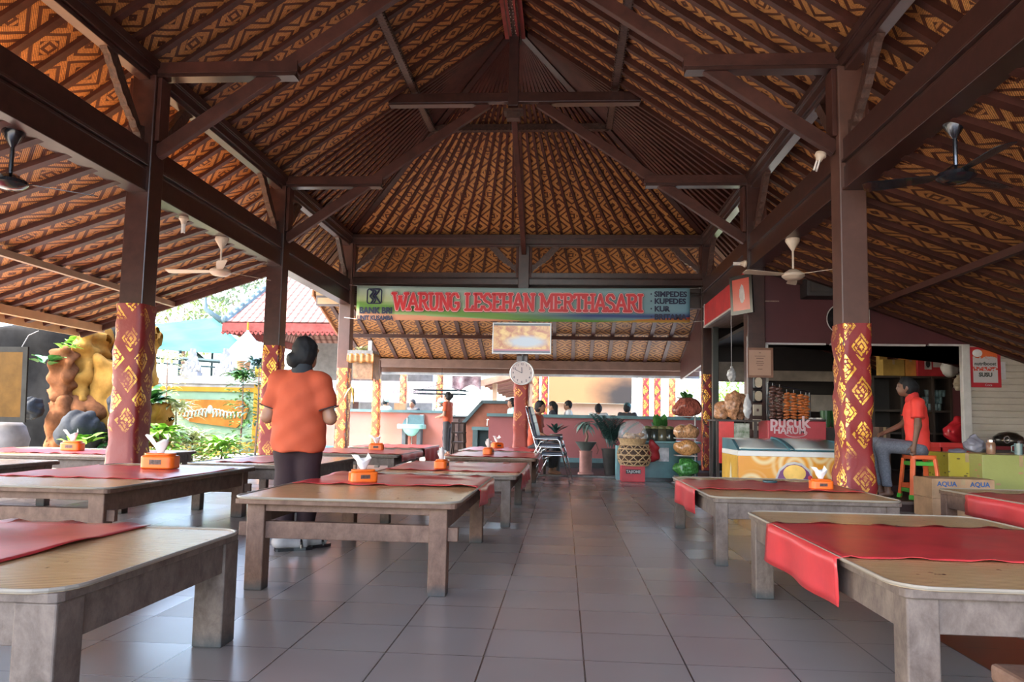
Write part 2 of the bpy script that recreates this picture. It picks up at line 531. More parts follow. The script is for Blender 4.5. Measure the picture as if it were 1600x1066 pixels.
# raised platform of the kiosk
m = MB(); m.bb(3.3, 7.6, 9.0, 10.3, 0, .12); m.bb(3.3, 7.6, 10.3, 16.0, 0, .2)
struct(m.put('floor', mat('dark brown platform boards', (.04, .02, .018), .4, var=.3)))
m = MB(); m.bb(3.28, 7.6, 8.96, 9.0, .085, .12); struct(m.put('trim_1', mat('worn step edge', (.13, .09, .075), .5)))

# ------------------------------------------------------------ upper roof
def up(X=None, Y=None, side='L'):          # underside plane of the upper roof
    return None
ZP, SL, OH = 5.0, .68, 1.25
AP = Vector((XC, 11.93+.12, ZP+SL*3.855))   # ridge end
HW = (XR-XL)/2
roof = thing('pavilion_roof', 'steep dark timber roof lined with orange brown woven bamboo over the dining pavilion', 'roof', (XC, 8, 0))
Y0 = -5.0; e = OH; zE = ZP-SL*OH; T = .05  # unseen roof end, left open behind the camera to let light in
xl, xr, yb = XL-e, XR+e, YS[3]+e
sl = sqrt(1+SL*SL)
m = MB()
m.quad([(xl, Y0, zE+T), (xl, AP.y, zE+T), (XC, AP.y, AP.z+T), (XC, Y0, AP.z+T)], [(Y0, 0), (AP.y, 0), (AP.y, (XC-xl)*sl), (Y0, (XC-xl)*sl)])
m.quad([(xl, AP.y, zE+T), (xl, yb, zE+T), (XC, AP.y, AP.z+T), (XC, AP.y, AP.z+T+.0001)], [(AP.y, 0), (yb, 0), (AP.y, (XC-xl)*sl), (AP.y, (XC-xl)*sl)])
m.put('woven_ceiling', WEAVE, roof, solid=.04, fixn=False)
m = MB()
m.quad([(xr, Y0, zE+T), (XC, Y0, AP.z+T), (XC, AP.y, AP.z+T), (xr, AP.y, zE+T)], [(Y0, 0), (Y0, (XC-xl)*sl), (AP.y, (XC-xl)*sl), (AP.y, 0)])
m.quad([(xr, AP.y, zE+T), (XC, AP.y, AP.z+T), (XC, AP.y, AP.z+T+.0001), (xr, yb, zE+T)], [(AP.y, 0), (AP.y, (XC-xl)*sl), (AP.y, (XC-xl)*sl), (yb, 0)])
m.put('woven_ceiling', WEAVE, roof, solid=-.04, fixn=False)
m = MB(); L_ = (yb-AP.y)*sl
m.quad([(xl, yb, zE+T), (xr, yb, zE+T), (XC, AP.y, AP.z+T), (XC-.0001, AP.y, AP.z+T)], [(xl+.17, 0), (xr+.17, 0), (XC+.17, L_), (XC+.17, L_)])
m.put('woven_ceiling', WEAVE, roof, solid=.04, fixn=False)
# rafters
RW, RH = .085, .09
def zside(o_): return ZP-SL*o_
N_IND = 0
back_stuff = MB()
y = -4.8
ys = []
while y < AP.y-.1: ys.append(y); y += .385
for y in ys:
    for s_, xe in ((-1, xl), (1, xr)):
        p0 = (xe, y, zE+.0); p1 = (XC+s_*.12, y, AP.z-SL*.12)
        if y < 4.7: back_stuff.beam(p0, p1, RW, RH)
        else:
            MB().beam(p0, p1, RW, RH).put('rafter', RAFT, roof)
tag(back_stuff.put('rafter', RAFT, roof), kind='stuff')
def fan(targets, w=.05):
    for t in targets:
        t = Vector(t); p0 = AP+(t-AP)*.045
        MB().beam(p0, t, w, .08).put('rafter', RAFT, roof)
fx_, nb = [], 29
for i in range(nb): 
    x = xl+(xr-xl)*(i+.5)/nb; fx_.append((x, yb, zE))
fan(fx_)
for s_, xe in ((-1, xl), (1, xr)):
    fan([(xe, AP.y+(yb-AP.y)*(i+.5)/15, zE) for i in range(15)])
# hips
for xe in (xl, xr):
    MB().beam(AP+Vector((0, 0, -.04)), (xe, yb, zE-.04), .11, .13).put('hip_beam', DARKW, roof)
# ridge
m = MB(); m.bb(XC-.10, XC+.10, Y0, AP.y+.12, 7.30, 7.62); m.put('ridge_beam', CARV, roof)
m = MB()
for s_ in (-1, 1):
    m.bb(XC+s_*.10, XC+s_*.17, Y0, AP.y+.05, 7.36, 7.44); m.bb(XC+s_*.04, XC+s_*.075, Y0, AP.y+.05, 7.275, 7.30)
m.put('ridge_moulding', mat('red painted moulding', (.22, .03, .03), .4), roof)
m = MB(); rnd = random.Random(3)
for k in range(70):
    yy = 6+k*.085; 
    for dx in (-.03, .03): m.ball((XC+dx+rnd.uniform(-.01, .01), yy, 7.285), (.014, .022, .012), 6, 4)
m.put('ridge_carving', mat('dark gilt carving', (.30, .20, .15), .25, .6), roof)
# intermediate purlin ring with dentils
px0, px1, py, pz = XC-1.66, XC+1.66, 13.62, 6.43
def purlin(a, b, name='purlin'):
    m = MB(); m.beam(a, b, .10, .12)
    a = Vector(a); b = Vector(b); L = (b-a).length; d = (b-a)/L; nrm = d.cross(Vector((0, 0, 1)))
    k = .04
    while k < L:
        p = a+d*k
        for s_ in (-1, 1): m.box(p+nrm*s_*.055-Vector((0, 0, .045)), (.03, .03, .03))
        k += .075
    m.put(name, CARV, roof)
purlin((px0, 4, pz), (px0, py, pz)); purlin((px1, 4, pz), (px1, py, pz)); purlin((px0, py, pz), (px1, py, pz))
# plate beams on the columns (profiled)
def plate(a, b, name='plate_beam'):
    m = MB(); a = Vector(a); b = Vector(b)
    m.beam(a, b, .20, .12); m.beam(a+Vector((0, 0, .10)), b+Vector((0, 0, .10)), .26, .08)
    m.beam(a-Vector((0, 0, .085)), b-Vector((0, 0, .085)), .13, .05)
    m.beam(a+Vector((0, 0, .055)), b+Vector((0, 0, .055)), .23, .025)
    m.put(name, DARKW, roof, bevel=.006)
plate((XL, Y0, 4.80), (XL, YS[3]+.1, 4.80)); plate((XR, Y0, 4.80), (XR, YS[3]+.1, 4.80)); plate((XL-.1, YS[3], 4.80), (XR+.1, YS[3], 4.80))
# eave ring of the upper tier
def ring(a, b):
    m = MB(); a = Vector(a); b = Vector(b); m.beam(a, b, .12, .16)
    L = (b-a).length; d = (b-a)/L; k = .0
    while k < L:
        m.box(a+d*k-Vector((0, 0, .10)), (.05, .05, .05), rz=.78); k += .08
    m.put('eave_board', DARKW, roof)
ring((xl+.03, Y0, zE-.06), (xl+.03, yb, zE-.06)); ring((xr-.03, Y0, zE-.06), (xr-.03, yb, zE-.06)); ring((xl, yb-.03, zE-.06), (xr, yb-.03, zE-.06))
# lower side girders (two stacked members with a groove between)
def girder(a, b, z0=3.40, z1=3.95, w=.20, wall=roof):
    a = Vector(a); b = Vector(b); m = MB(); h = z1-z0
    def at_(z): return Vector((0, 0, z))
    m.beam(a+at_(z0+h*.24), b+at_(z0+h*.24), w*.9, h*.44)
    m.beam(a+at_(z0+h*.50), b+at_(z0+h*.50), w*.75, h*.06)
    m.beam(a+at_(z0+h*.56), b+at_(z0+h*.56), w*1.15, h*.05)
    m.beam(a+at_(z0+h*.80), b+at_(z0+h*.80), w*.95, h*.40)
    m.beam(a+at_(z0+.012), b+at_(z0+.012), w*1.1, .024)
    m.put('girder', DARKW, wall, bevel=.004)
for i in range(3):
    for X in (XL, XR):
        girder((X, YS[i]+.1, 0), (X, YS[i+1]-.1, 0))
for X in (XL, XR): girder((X, Y0, 0), (X, YS[0]-.1, 0))
girder((XL+.1, YS[3], 0), (XR-.1, YS[3], 0), 3.86, 4.12, .18)
girder((XL-.75, YS[3]+.25, 0), (XR+.7, YS[3]+.25, 0), 3.42, 3.97, .14)
# frames: strut from the column to the collar, short tie at plate level, collar, king post
for y in YS[:3]:
    MB().bb(XC-2.08, XC+2.08, y-.055, y+.055, 6.17, 6.33).put('collar_beam', DARKW, roof, bevel=.006)
    m = MB()
    for s_ in (-1, 1): m.bb(XC+s_*.42, XC+s_*2.06, y-.075, y+.075, 6.13, 6.155)
    m.put('collar_moulding', DARKW, roof)
    MB().bb(XC-.08, XC+.08, y-.08, y+.08, 6.10, 7.32).put('king_post', DARKW, roof, bevel=.005)
    for s_, X in ((-1, XL), (1, XR)):
        MB().beam((X-s_*.12, y, 3.88), (XC+s_*.42, y, 6.16), .085, .15).put('strut', RAFT, roof, bevel=.006)
        m = MB(); m.bb(X-s_*.1, X-s_*1.72, y-.06, y+.06, 4.80, 4.93); m.put('tie_beam', RAFT, roof, bevel=.005)
        m = MB(); m.bb(X-s_*.1, X-s_*1.70, y-.08, y+.08, 4.745, 4.765); m.bb(X-s_*.1, X-s_*1.70, y-.05, y+.05, 4.77, 4.80); m.put('tie_moulding', DARKW, roof)
MB().beam((XC, YS[3]-.1, 4.55), (XC, YS[2]+.12, 6.1), .10, .11, up=(0, 0, 1)).put('strut', RAFT, roof, bevel=.006)
m = MB(); m.bb(XC-.16, XC+.16, YS[2]-.02, YS[2]+.2, 6.03, 6.08); m.bb(XC-.11, XC+.11, YS[2]+.0, YS[2]+.16, 5.92, 6.03); m.put('carved_cap', CARV, roof)
# carved brackets
def bracket(col, d, z0=3.93, z1=4.72, reach=.80):
    """col base point on the column face, d horizontal unit direction"""
    poly = []; n_ = 16
    for k in range(n_+1):                      # scalloped lower edge
        t = k/n_; s_ = (.028 if k % 2 else 0)
        poly.append((t*reach, z0+(z1-z0)*t-.0-s_*.7+.02*sin(t*9)))
    top = [(reach, z1), (reach-.20, z1), (.09, z0+.20), (0, z0+.22)]
    m = MB(); n0 = Vector(d).cross(Vector((0, 0, 1)))
    m.prism(poly+top, Vector((col[0], col[1], 0))-n0*.04, d, (0, 0, 1), .08)
    m.put('carved_bracket', CARV, roof)
for y in YS:
    for X in (XL, XR):
        if y > YS[0]-1: bracket((X, y-.13), (0, -1, 0))
        if y < YS[3]: bracket((X, y+.13), (0, 1, 0))
for x, s_ in ((XL+.13, 1), (XC-.13, -1), (XC+.13, 1), (XR-.13, -1)): bracket((x, YS[3]), (s_, 0, 0), 4.10, 4.74, .72)

# ------------------------------------------------------------ aisle roofs
def aisle(name, label, pts, uvs, rafters, purlins, fascia, mats=WEAVE):
    t = thing(name, label, 'roof', (Vector(pts[0])+Vector(pts[2]))/2*1.0)
    m = MB(); m.quad(pts, uvs); m.put('woven_ceiling', mats, t, solid=.04, fixn=False)
    for a, b, w, h in rafters: MB().beam(a, b, w, h).put('rafter', RAFT, t)
    for a, b, w, h, mm in purlins: MB().beam(a, b, w, h).put('purlin', mm, t)
    for a, b, w, h, mm in fascia: MB().beam(a, b, w, h).put('fascia_board', mm, t)
    return t
TANW = mat('pale eave board', (.42, .27, .14), .55, var=.15, scale=3)
PALEW = mat('sun bleached pole', (.34, .25, .17), .55, var=.2, scale=3)
sa = .335; oe = 3.35; za = 3.47
YE = YS[2]+.02
pts = [(XL-oe, Y0, za+.03-sa*oe), (XL-oe, YE, za+.03-sa*oe), (XL, YE, za+.03), (XL, Y0, za+.03)]
k_ = sqrt(1+sa*sa)
rf = []
y = YE-.06
while y > 2.6: rf.append(((XL-oe, y, za-sa*oe-.02), (XL, y, za-.02), .09, .09)); y -= .40
rf.append(((XL-oe, YE, za-sa*oe-.05), (XL+.0, YE, za-.05), .045, .20))
aisle('side_aisle_roof', 'low lean-to roof of rafters and woven bamboo on the garden side', pts, [(Y0, 0), (YE, 0), (YE, oe*k_), (Y0, oe*k_)], rf,
      [((XL-1.75, Y0, za-sa*1.75-.11), (XL-1.75, YE, za-sa*1.75-.11), .07, .08, PALEW), ((XL-3.0, Y0, za-sa*3.0-.11), (XL-3.0, YE+.05, za-sa*3.0-.11), .10, .12, TANW)],
      [((XL-oe-.02, Y0, za-sa*oe-.02), (XL-oe-.02, YE, za-sa*oe-.02), .04, .20, TANW)])
# right aisle
sb = .36; ob = 4.7; zb = 3.50
pts = [(XR+ob, Y0, zb+.03-sb*ob), (XR, Y0, zb+.03), (XR, 16.2, zb+.03), (XR+ob, 16.2, zb+.03-sb*ob)]
rf = []; y = 16.1
while y > 2.2: rf.append(((XR+ob, y, zb-sb*ob-.02), (XR, y, zb-.02), .10, .10)); y -= .42
aisle('side_aisle_roof', 'low lean-to roof of dark rafters and woven bamboo above the kiosk side', pts, [(Y0, 0), (Y0, ob*k_), (16.2, ob*k_), (16.2, 0)], rf,
      [((XR+1.65, Y0, zb-sb*1.65-.11), (XR+1.65, 11.9, zb-sb*1.65-.11), .07, .08, RAFT)], [((XR+ob, Y0, zb-sb*ob-.05), (XR+ob, 16.2, zb-sb*ob-.05), .04, .20, RAFT)])
MB().beam((5.2, 12, 3.0), (5.2, 7.5, 3.05), .06, .06).put('brace_pole', RAFT) if False else None
# back aisle
sc_ = .34; oc = 3.9; zc_ = 3.76; Yb = YS[3]+.3
x0, x1 = XL-.85, XR+.6
pts = [(x0, Yb+oc, zc_+.03-sc_*oc), (x1, Yb+oc, zc_+.03-sc_*oc), (x1, Yb, zc_+.03), (x0, Yb, zc_+.03)]
rf = []; n_ = 20
for i in range(n_):
    x = XL-.62+(XR+.5-XL+.62)*i/(n_-1)
    rf.append(((x, Yb+oc, zc_-sc_*oc-.02), (x, Yb, zc_-.02), .09, .10))
EAVE = mat('eave beam wood', (.17, .09, .065), .5, var=.2)
back_aisle = aisle('back_aisle_roof', 'low lean-to roof with diamond woven bamboo behind the long banner', pts, [(x0, 0), (x1, 0), (x1, oc*k_), (x0, oc*k_)], rf,
      [((x0, Yb+1.95, zc_-sc_*1.95-.11), (x1, Yb+1.95, zc_-sc_*1.95-.11), .09, .09, RAFT), ((XL-.3, Yb+3.45, zc_-sc_*3.45-.15), (x1, Yb+3.45, zc_-sc_*3.45-.15), .14, .22, EAVE)],
      [((x0, Yb+oc, zc_-sc_*oc-.10), (x1, Yb+oc, zc_-sc_*oc-.10), .04, .22, EAVE), ((x0-.02, Yb, zc_-.02), (x0-.02, Yb+oc, zc_-sc_*oc-.02), .04, .16, mat('orange verge board', (.40, .16, .07), .5)),
       ((XL-.75, Yb-.12, 3.72), (XL-.1, Yb-.12, 3.72), .03, .16, TANW), ((XL-.72, Yb-.10, 3.52), (XL-.1, Yb-.10, 3.52), .03, .14, TANW)])
m = MB(); m.beam((x0, Yb+oc+.05, zc_-sc_*oc-.24), (x1, Yb+oc+.05, zc_-sc_*oc-.24), .12, .06); m.put('gutter', mat('grey tin gutter', (.35, .36, .38), .4, .6), back_aisle)

# ------------------------------------------------------------ columns
def column(X, Y, ztop, w, wrap, zw, label, fat=1.0, group=None, rip=False, capital=True, wz0=0.02, m_=DARKW):
    t = thing('pavilion_column', label, 'column', (X, Y, 0), group)
    m = MB(); m.bb(X-w/2, X+w/2, Y-w/2, Y+w/2, .0, ztop); m.put('shaft', m_, t, bevel=.012)
    if capital:
        m = MB()
        for s_ in (-1, 1): m.bb(X+s_*w*.5, X+s_*(w*.5+.05), Y-w*.36, Y+w*.36, 4.0, ztop-.02)
        m.put('capital_cheek', RAFT, t, bevel=.006)
    # cloth wrap: rounded square sleeve with folds
    hw = w/2*1.04*fat; per = []
    for side in range(4):
        for k in range(6):
            s_ = -1+2*(k+.5)/6
            c_ = [(s_, -1), (1, s_), (-s_, 1), (-1, -s_)][side]
            per.append(c_)
    nz_ = 40
    def fn(a, b):
        k = int(round(a*24)) % 24; cx, cy_ = per[k]; z = wz0+(zw-wz0)*b
        r = (1/ (abs(cx)**6+abs(cy_)**6)**(1/6.))**.6
        bul = 1+(.0 if not rip else (.20*math.exp(-((b-.10)/.14)**2)))
        wr = .004*sin(z*23+k*.9)+.003*sin(z*41+k*2.1)
        fold = (.012*max(0, sin(z*9+k*.55)) if rip else .002*sin(z*30+k))
        q = (hw*bul*r+wr+fold)
        return (X+cx*q, Y+cy_*q, z), (a*w*4*1.05+w*.525, z)
    m = MB(); m.grid(fn, 24, nz_); bmesh.ops.remove_doubles(m.bm, verts=m.bm.verts, dist=.0005)
    m.put('cloth_wrap', wrap, t, smooth=True)
    return t
LIGHTW = mat('sunlit brown timber', (.10, .045, .032), .42, var=.2)  # lighter copy of the column timber, sunlight put into the colour
column(XL, YS[1], 4.75, .27, BATIKW, 2.15, 'thick dark timber column with red and gold cloth wrap, nearest on the garden side', 1.12, rip=True)
column(XL, YS[2], 4.75, .27, BATIK, 2.10, 'dark timber column with red and gold cloth wrap behind the standing waitress', 1.05)
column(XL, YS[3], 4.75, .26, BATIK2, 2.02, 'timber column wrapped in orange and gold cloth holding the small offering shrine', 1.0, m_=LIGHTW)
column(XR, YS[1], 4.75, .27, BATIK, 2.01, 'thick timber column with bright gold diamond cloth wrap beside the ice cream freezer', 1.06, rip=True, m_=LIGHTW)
column(XR, YS[2], 4.75, .27, mat('plain dark cloth', (.07, .035, .03), .6), .9, 'dark timber column at the corner of the kiosk with pictures hung on it', 1.0)
column(XR, YS[3], 4.75, .2, BATIK, 2.0, 'slim back column with gold cloth strip at the right end of the long banner', 1.0)
column(XC, YS[3], 4.70, .24, BATIK3, 2.02, 'middle timber column carrying the wall clock and the television', 1.25, rip=True)
column(XL, YS[0], 4.75, .27, BATIK, 2.1, 'timber column outside the picture beside the nearest table on the left', 1.05) if False else None
for k, x in enumerate((XL-.22,)):
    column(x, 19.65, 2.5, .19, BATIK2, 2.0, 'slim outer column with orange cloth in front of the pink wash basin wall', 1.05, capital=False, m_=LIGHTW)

# ------------------------------------------------------------ tables
def rrect(x0, x1, y0, y1, r, n_=5):
    P = []
    for cx, cy_, a0 in ((x1-r, y0+r, -90), (x1-r, y1-r, 0), (x0+r, y1-r, 90), (x0+r, y0+r, 180)):
        for k in range(n_+1):
            a = radians(a0+90*k/n_); P.append((cx+r*cos(a), cy_+r*sin(a)))
    return P
TG = None
RIM = mat('pale mat edging', (.27, .235, .19), .45, var=.1)
def table(x0, x1, y0, y1, h, label, legw=.09, wood=OLD, rails='none', apron=.11, inset=.07, rz0=.285, side=None):
    t = thing('low_table', label, 'table', ((x0+x1)/2, (y0+y1)/2, 0))
    zt = h-.008
    m = MB(); m.prism(rrect(x0+.015, x1-.015, y0+.015, y1-.015, .03, 2), (0, 0, zt-.028), (1, 0, 0), (0, 1, 0), .028); m.put('tabletop', wood, t, bevel=.004)
    m = MB(); m.prism(rrect(x0, x1, y0, y1, .12), (0, 0, zt), (1, 0, 0), (0, 1, 0), .008); m.put('mat', MATB, t)
    m = MB(); P = rrect(x0+.002, x1-.002, y0+.002, y1-.002, .12); m.tube([(a, b, zt+.007) for a, b in P], .007, 6, closed=True); m.put('mat_edging', RIM, t)
    a = inset; lw = legw
    X0, X1, Y0_, Y1 = x0+a, x1-a, y0+a, y1-a
    for cx in (X0+lw/2, X1-lw/2):
        for cy_ in (Y0_+lw/2, Y1-lw/2):
            MB().box((cx, cy_, (zt-.028)/2), (lw, lw, zt-.028)).put('leg', wood, t, bevel=.006)
    zc2 = zt-.028-apron/2
    for yy in (Y0_+.03, Y1-.03): MB().bb(X0+lw, X1-lw, yy-.02, yy+.02, zc2-apron/2, zc2+apron/2).put('apron', wood, t, bevel=.003)
    sd_ap = side or apron; zs2 = zt-.028-sd_ap/2
    for xx in (X0+.03, X1-.03): MB().bb(xx-.02, xx+.02, Y0_+lw, Y1-lw, zs2-sd_ap/2, zs2+sd_ap/2).put('apron', wood, t, bevel=.003)
    if rails != 'none':
        for yy in (Y0_+lw*.45, Y1-lw*.45):
            MB().bb(X0+lw*.6, X1-lw*.6, yy-.022, yy+.022, rz0, rz0+.093).put('lower_rail', wood, t, bevel=.004)
        for xx in (X0-.02, X1+.02):
            for yy in (Y0_+lw*.5, Y1-lw*.5): MB().bb(xx-.035, xx+.035, yy-.02, yy+.02, rz0+.01, rz0+.085).put('tenon', wood, t, bevel=.004)
    return t
# label, rect
TB = {}
def T_(key, *a, **k): TB[key] = (a, k, table(*a, **k))
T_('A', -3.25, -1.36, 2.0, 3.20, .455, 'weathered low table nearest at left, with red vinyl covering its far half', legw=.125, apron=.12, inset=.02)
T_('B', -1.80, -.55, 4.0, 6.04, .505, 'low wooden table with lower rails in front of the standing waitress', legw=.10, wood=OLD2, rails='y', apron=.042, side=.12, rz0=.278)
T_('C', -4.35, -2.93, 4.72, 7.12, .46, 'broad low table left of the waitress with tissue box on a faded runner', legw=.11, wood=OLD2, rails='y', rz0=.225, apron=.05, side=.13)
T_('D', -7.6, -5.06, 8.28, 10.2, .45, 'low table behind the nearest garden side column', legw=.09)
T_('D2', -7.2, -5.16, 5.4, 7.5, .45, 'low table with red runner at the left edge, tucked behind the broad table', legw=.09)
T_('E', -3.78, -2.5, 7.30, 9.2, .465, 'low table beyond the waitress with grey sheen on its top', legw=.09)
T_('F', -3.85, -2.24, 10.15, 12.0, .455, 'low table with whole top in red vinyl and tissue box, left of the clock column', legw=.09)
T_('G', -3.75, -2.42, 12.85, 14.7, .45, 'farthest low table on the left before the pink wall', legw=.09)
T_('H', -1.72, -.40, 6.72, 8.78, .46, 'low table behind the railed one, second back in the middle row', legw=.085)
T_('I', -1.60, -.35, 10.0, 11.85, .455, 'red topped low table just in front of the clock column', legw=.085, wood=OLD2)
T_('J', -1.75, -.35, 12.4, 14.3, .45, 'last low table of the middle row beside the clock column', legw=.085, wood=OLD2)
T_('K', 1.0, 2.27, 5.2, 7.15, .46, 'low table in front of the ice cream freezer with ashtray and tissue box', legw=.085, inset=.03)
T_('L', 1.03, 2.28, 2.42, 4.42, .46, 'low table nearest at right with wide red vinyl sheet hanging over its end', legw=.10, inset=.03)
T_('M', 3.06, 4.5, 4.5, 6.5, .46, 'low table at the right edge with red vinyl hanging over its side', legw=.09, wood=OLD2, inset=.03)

def runner(label, x0, x1, y0, y1, z, hl=0, hr=0, hf=0, axis='X', amp=.006, seed=1, torn=.012, slant=0, hang_out=.018):
    """vinyl sheet on a table; runs along X (or Y), hangs hl/hr at its ends"""
    rn = random.Random(seed); ph = [rn.uniform(0, 6) for _ in range(8)]
    L = x1-x0; tot = hl+L+hr; nu = max(24, int(tot/.035)); nv = 22
    def fn(a, b):
        s_ = a*tot-hl; w_ = b
        yy = y0+(y1-y0)*b
        if b == 0: yy += torn*(sin(s_*31+ph[0])+.6*sin(s_*67+ph[1]))
        if b == 1: yy += torn*(sin(s_*29+ph[2])+.6*sin(s_*71+ph[3]))
        up_ = .004+amp*(.5+.5*sin(s_*9+ph[4]+3*b))*max(0, sin(b*pi*3+ph[5]+s_*1.5))
        if b < .03 or b > .97: up_ += .010*max(0, sin(s_*24+ph[6]))
        if s_ < 0:
            d = -s_; q = (x0-hang_out-.012*sin(yy*11+ph[7])*min(1, d*6), yy+slant*d, z-d+.004)
        elif s_ > L:
            d = s_-L; q = (x1+hang_out+.02*sin(yy*13+ph[7])*min(1, d*6), yy-slant*d, z-d+.004)
        else: q = (x0+s_, yy, z+up_)
        if axis == 'Y': q = (q[1], q[0], q[2])
        return q, (s_, yy)
    m = MB(); m.grid(fn, nu, nv)
    o = m.put('table_runner', RED, smooth=True, solid=.0022)
    tag(o, label, 'tablecloth')
    return o
runner('red vinyl sheet with loose folds on the nearest left table', -3.27, -1.80, 1.99, 3.22, .456, amp=.022, seed=3, torn=.006)
runner('red runner across the table in front of the waitress, folded over its right end', -1.78, -.55, 4.90, 5.88, .506, 0, .13, seed=5, amp=.012)
runner('faded red runner across the broad left table under a tissue box', -4.33, -2.98, 5.42, 6.78, .461, seed=6)
runner('pinkish red runner on the table behind the nearest garden side column', -7.5, -5.3, 8.75, 9.75, .451, seed=7)
runner('red runner on the small visible table corner at the left edge', -7.1, -5.75, 5.7, 7.1, .451, seed=8)
runner('short dark red runner on the table beyond the waitress', -3.6, -3.05, 7.6, 9.0, .466, seed=9)
runner('red vinyl covering the table left of the clock column, corner hanging at its right', -3.85, -2.24, 10.3, 11.9, .456, 0, .10, seed=10)
runner('red vinyl on the farthest left table hanging over its right end', -3.7, -2.42, 12.95, 14.5, .451, 0, .30, seed=11)
runner('red runner with curled edges on the second table of the middle row', -1.70, -.40, 7.15, 8.65, .461, 0, .16, seed=12, amp=.01)
runner('red vinyl over the table in front of the clock column, hanging at its right', -1.58, -.35, 10.15, 11.75, .456, 0, .20, seed=13)
runner('red vinyl on the last table of the middle row', -1.7, -.37, 12.5, 14.2, .451, 0, .05, seed=14)
runner('dark red runner on the freezer side table with curled flap hanging at its left end', 1.0, 2.24, 5.78, 6.72, .461, .19, 0, seed=15, slant=.15)
runner('wide red vinyl sheet on the nearest right table, hanging over its left end', 1.03, 2.28, 2.90, 3.86, .461, .185, 0, seed=16, slant=.12, torn=.005, amp=.004)
runner('red vinyl hanging over the side of the table at the right edge', 3.06, 4.45, 4.6, 6.0, .461, .16, 0, seed=17, amp=.004)

# tissue holders
STICK = mat('printed sticker', (.10, .05, .04), .5, var=.8, scale=60)
def tissue_proto():
    t = thing('tissue_box', '', 'tissue box')
    m = MB(local=True); m.prism(rrect(-.10, .10, -.062, .062, .035, 4), (0, 0, 0), (1, 0, 0), (0, 1, 0), .075); bx = m.put('box', ORANGE, t, bevel=.008, smooth='auto'); m = MB(local=True); m.box((-.0, -.0625, .04), (.07, .003, .028)); m.put('label_sticker', STICK, bx)
    m = MB(local=True); m.prism(rrect(-.085, .085, -.05, .05, .035, 4), (0, 0, .075), (1, 0, 0), (0, 1, 0), .016); m.put('lid', ORANGE, t, bevel=.006, smooth='auto')
    
    m = MB(local=True); rn = random.Random(5)
    def fn(a, b):
        an = a*2*pi; r = .012+.038*b+.012*sin(an*3+b*4)*b
        return (r*cos(an)*1.35-.015*b, r*sin(an)*.8, .085+.095*b*(1+.25*sin(an*2+1)+.1*sin(an*5))), (a, b)
    m.grid(fn, 20, 6); m.put('tissue', WHITE, t, smooth=True, solid=.001)
    return t
TP = tissue_proto()
def tissue(p, rz, label, first=[True], s_=1.0):
    if first[0]: o = TP; first[0] = False
    else: o = copy_tree(TP)
    o.location = p; o.rotation_euler = (0, 0, rz); o.scale = (s_, s_, s_); o['label'] = label; o['category'] = 'tissue box'; o['group'] = 'orange tissue boxes on the low tables'
    return o
def on(x, y, z): p = az(x, y, z); return (p.x, p.y, z)
tissue(on(567, 753, .515), .55, 'orange tissue box on the railed table in front of the waitress', s_=.93)
tissue(on(250, 732, .468), .03, 'orange tissue box with dark label on the broad left table', s_=1.5)
tissue(on(113, 704, .458), .05, 'orange tissue box at far left on the table behind the column', s_=1.35)
tissue(on(690, 732, .468), 1.5, 'orange tissue box on the second table of the middle row', s_=1.0)
tissue(on(763, 710, .463), 1.45, 'orange tissue box left of the clock column on the red topped table', s_=1.1)
tissue(on(777, 700, .458), .6, 'orange tissue box on the last table of the middle row', s_=1.1)
tissue(on(588, 703, .463), .1, 'orange tissue box on the red table before the pink wall', s_=1.15)
tissue(on(1283, 764, .467), .05, 'orange tissue box by the batik column on the freezer side table', s_=.85)
p = on(1203, 755, .467); m = MB(); m.lathe([(.0, 0), (.05, 0), (.062, .012), (.06, .022), (.045, .018), (0, .012)], p, 20)
tag(m.put('ashtray', mat('dark green glass', (.04, .09, .10), .15, var=0), smooth=True), 'dark shallow ashtray on the freezer side table', 'ashtray')

# ============================================================ banner, television, clock, fans
EX, EZ = Vector((1, 0, 0)), Vector((0, 0, 1))
def m_banner():
    n = NT('printed banner cloth')
    u, v, _ = n.sep(n.coord('UV'))
    nz = n.noise(n.scale(n.coord('UV'), (1.2, 6, 1)), 1.4, 3)
    w = n.math('ADD', v, n.math('MULTIPLY', n.math('SUBTRACT', nz, .5), .16))
    top = n.mix(u, (.50, .66, .60), (.22, .42, .50))
    top = n.mix(n.ramp(n.math('MULTIPLY', n.math('SUBTRACT', w, n.math('MULTIPLY', u, .0)), 1), .55, 1.0), n.mix(u, (.50, .62, .28), (.16, .34, .45)), top)
    # green sweep and orange bottom sweep on the left, yellow-red at the far right
    g = n.math('SUBTRACT', 1, n.ramp(n.math('ABSOLUTE', n.math('SUBTRACT', w, n.math('SUBTRACT', .42, n.math('MULTIPLY', u, .62)))), .06, .20))
    c = n.mix(g, top, (.14, .33, .06))
    bl = n.math('SUBTRACT', 1, n.ramp(n.math('ABSOLUTE', n.math('SUBTRACT', w, .17)), .02, .14))
    c = n.mix(n.math('MULTIPLY', bl, n.ramp(u, .45, .7)), c, (.02, .05, .20))
    o = n.math('LESS_THAN', w, n.math('SUBTRACT', .24, n.math('MULTIPLY', u, .45)))
    c = n.mix(o, c, (.62, .30, .18))
    r = n.math('LESS_THAN', w, n.math('MULTIPLY', n.math('SUBTRACT', u, .72), .55))
    c = n.mix(r, c, n.mix(n.ramp(w, .02, .10), (.55, .40, .08), (.45, .05, .03)))
    n.color(c); n.set(rough=.5)
    return n.m
BY = 15.60
bx0, bx1 = ay(557, 475, BY).x, ay(1078, 478, BY).x
def bz(s_, b):       # gently sagging outline
    zt = 3.785-.03*sin(s_*pi)-.015*s_; zb_ = 3.05-.012*sin(s_*pi)
    return zb_+(zt-zb_)*b
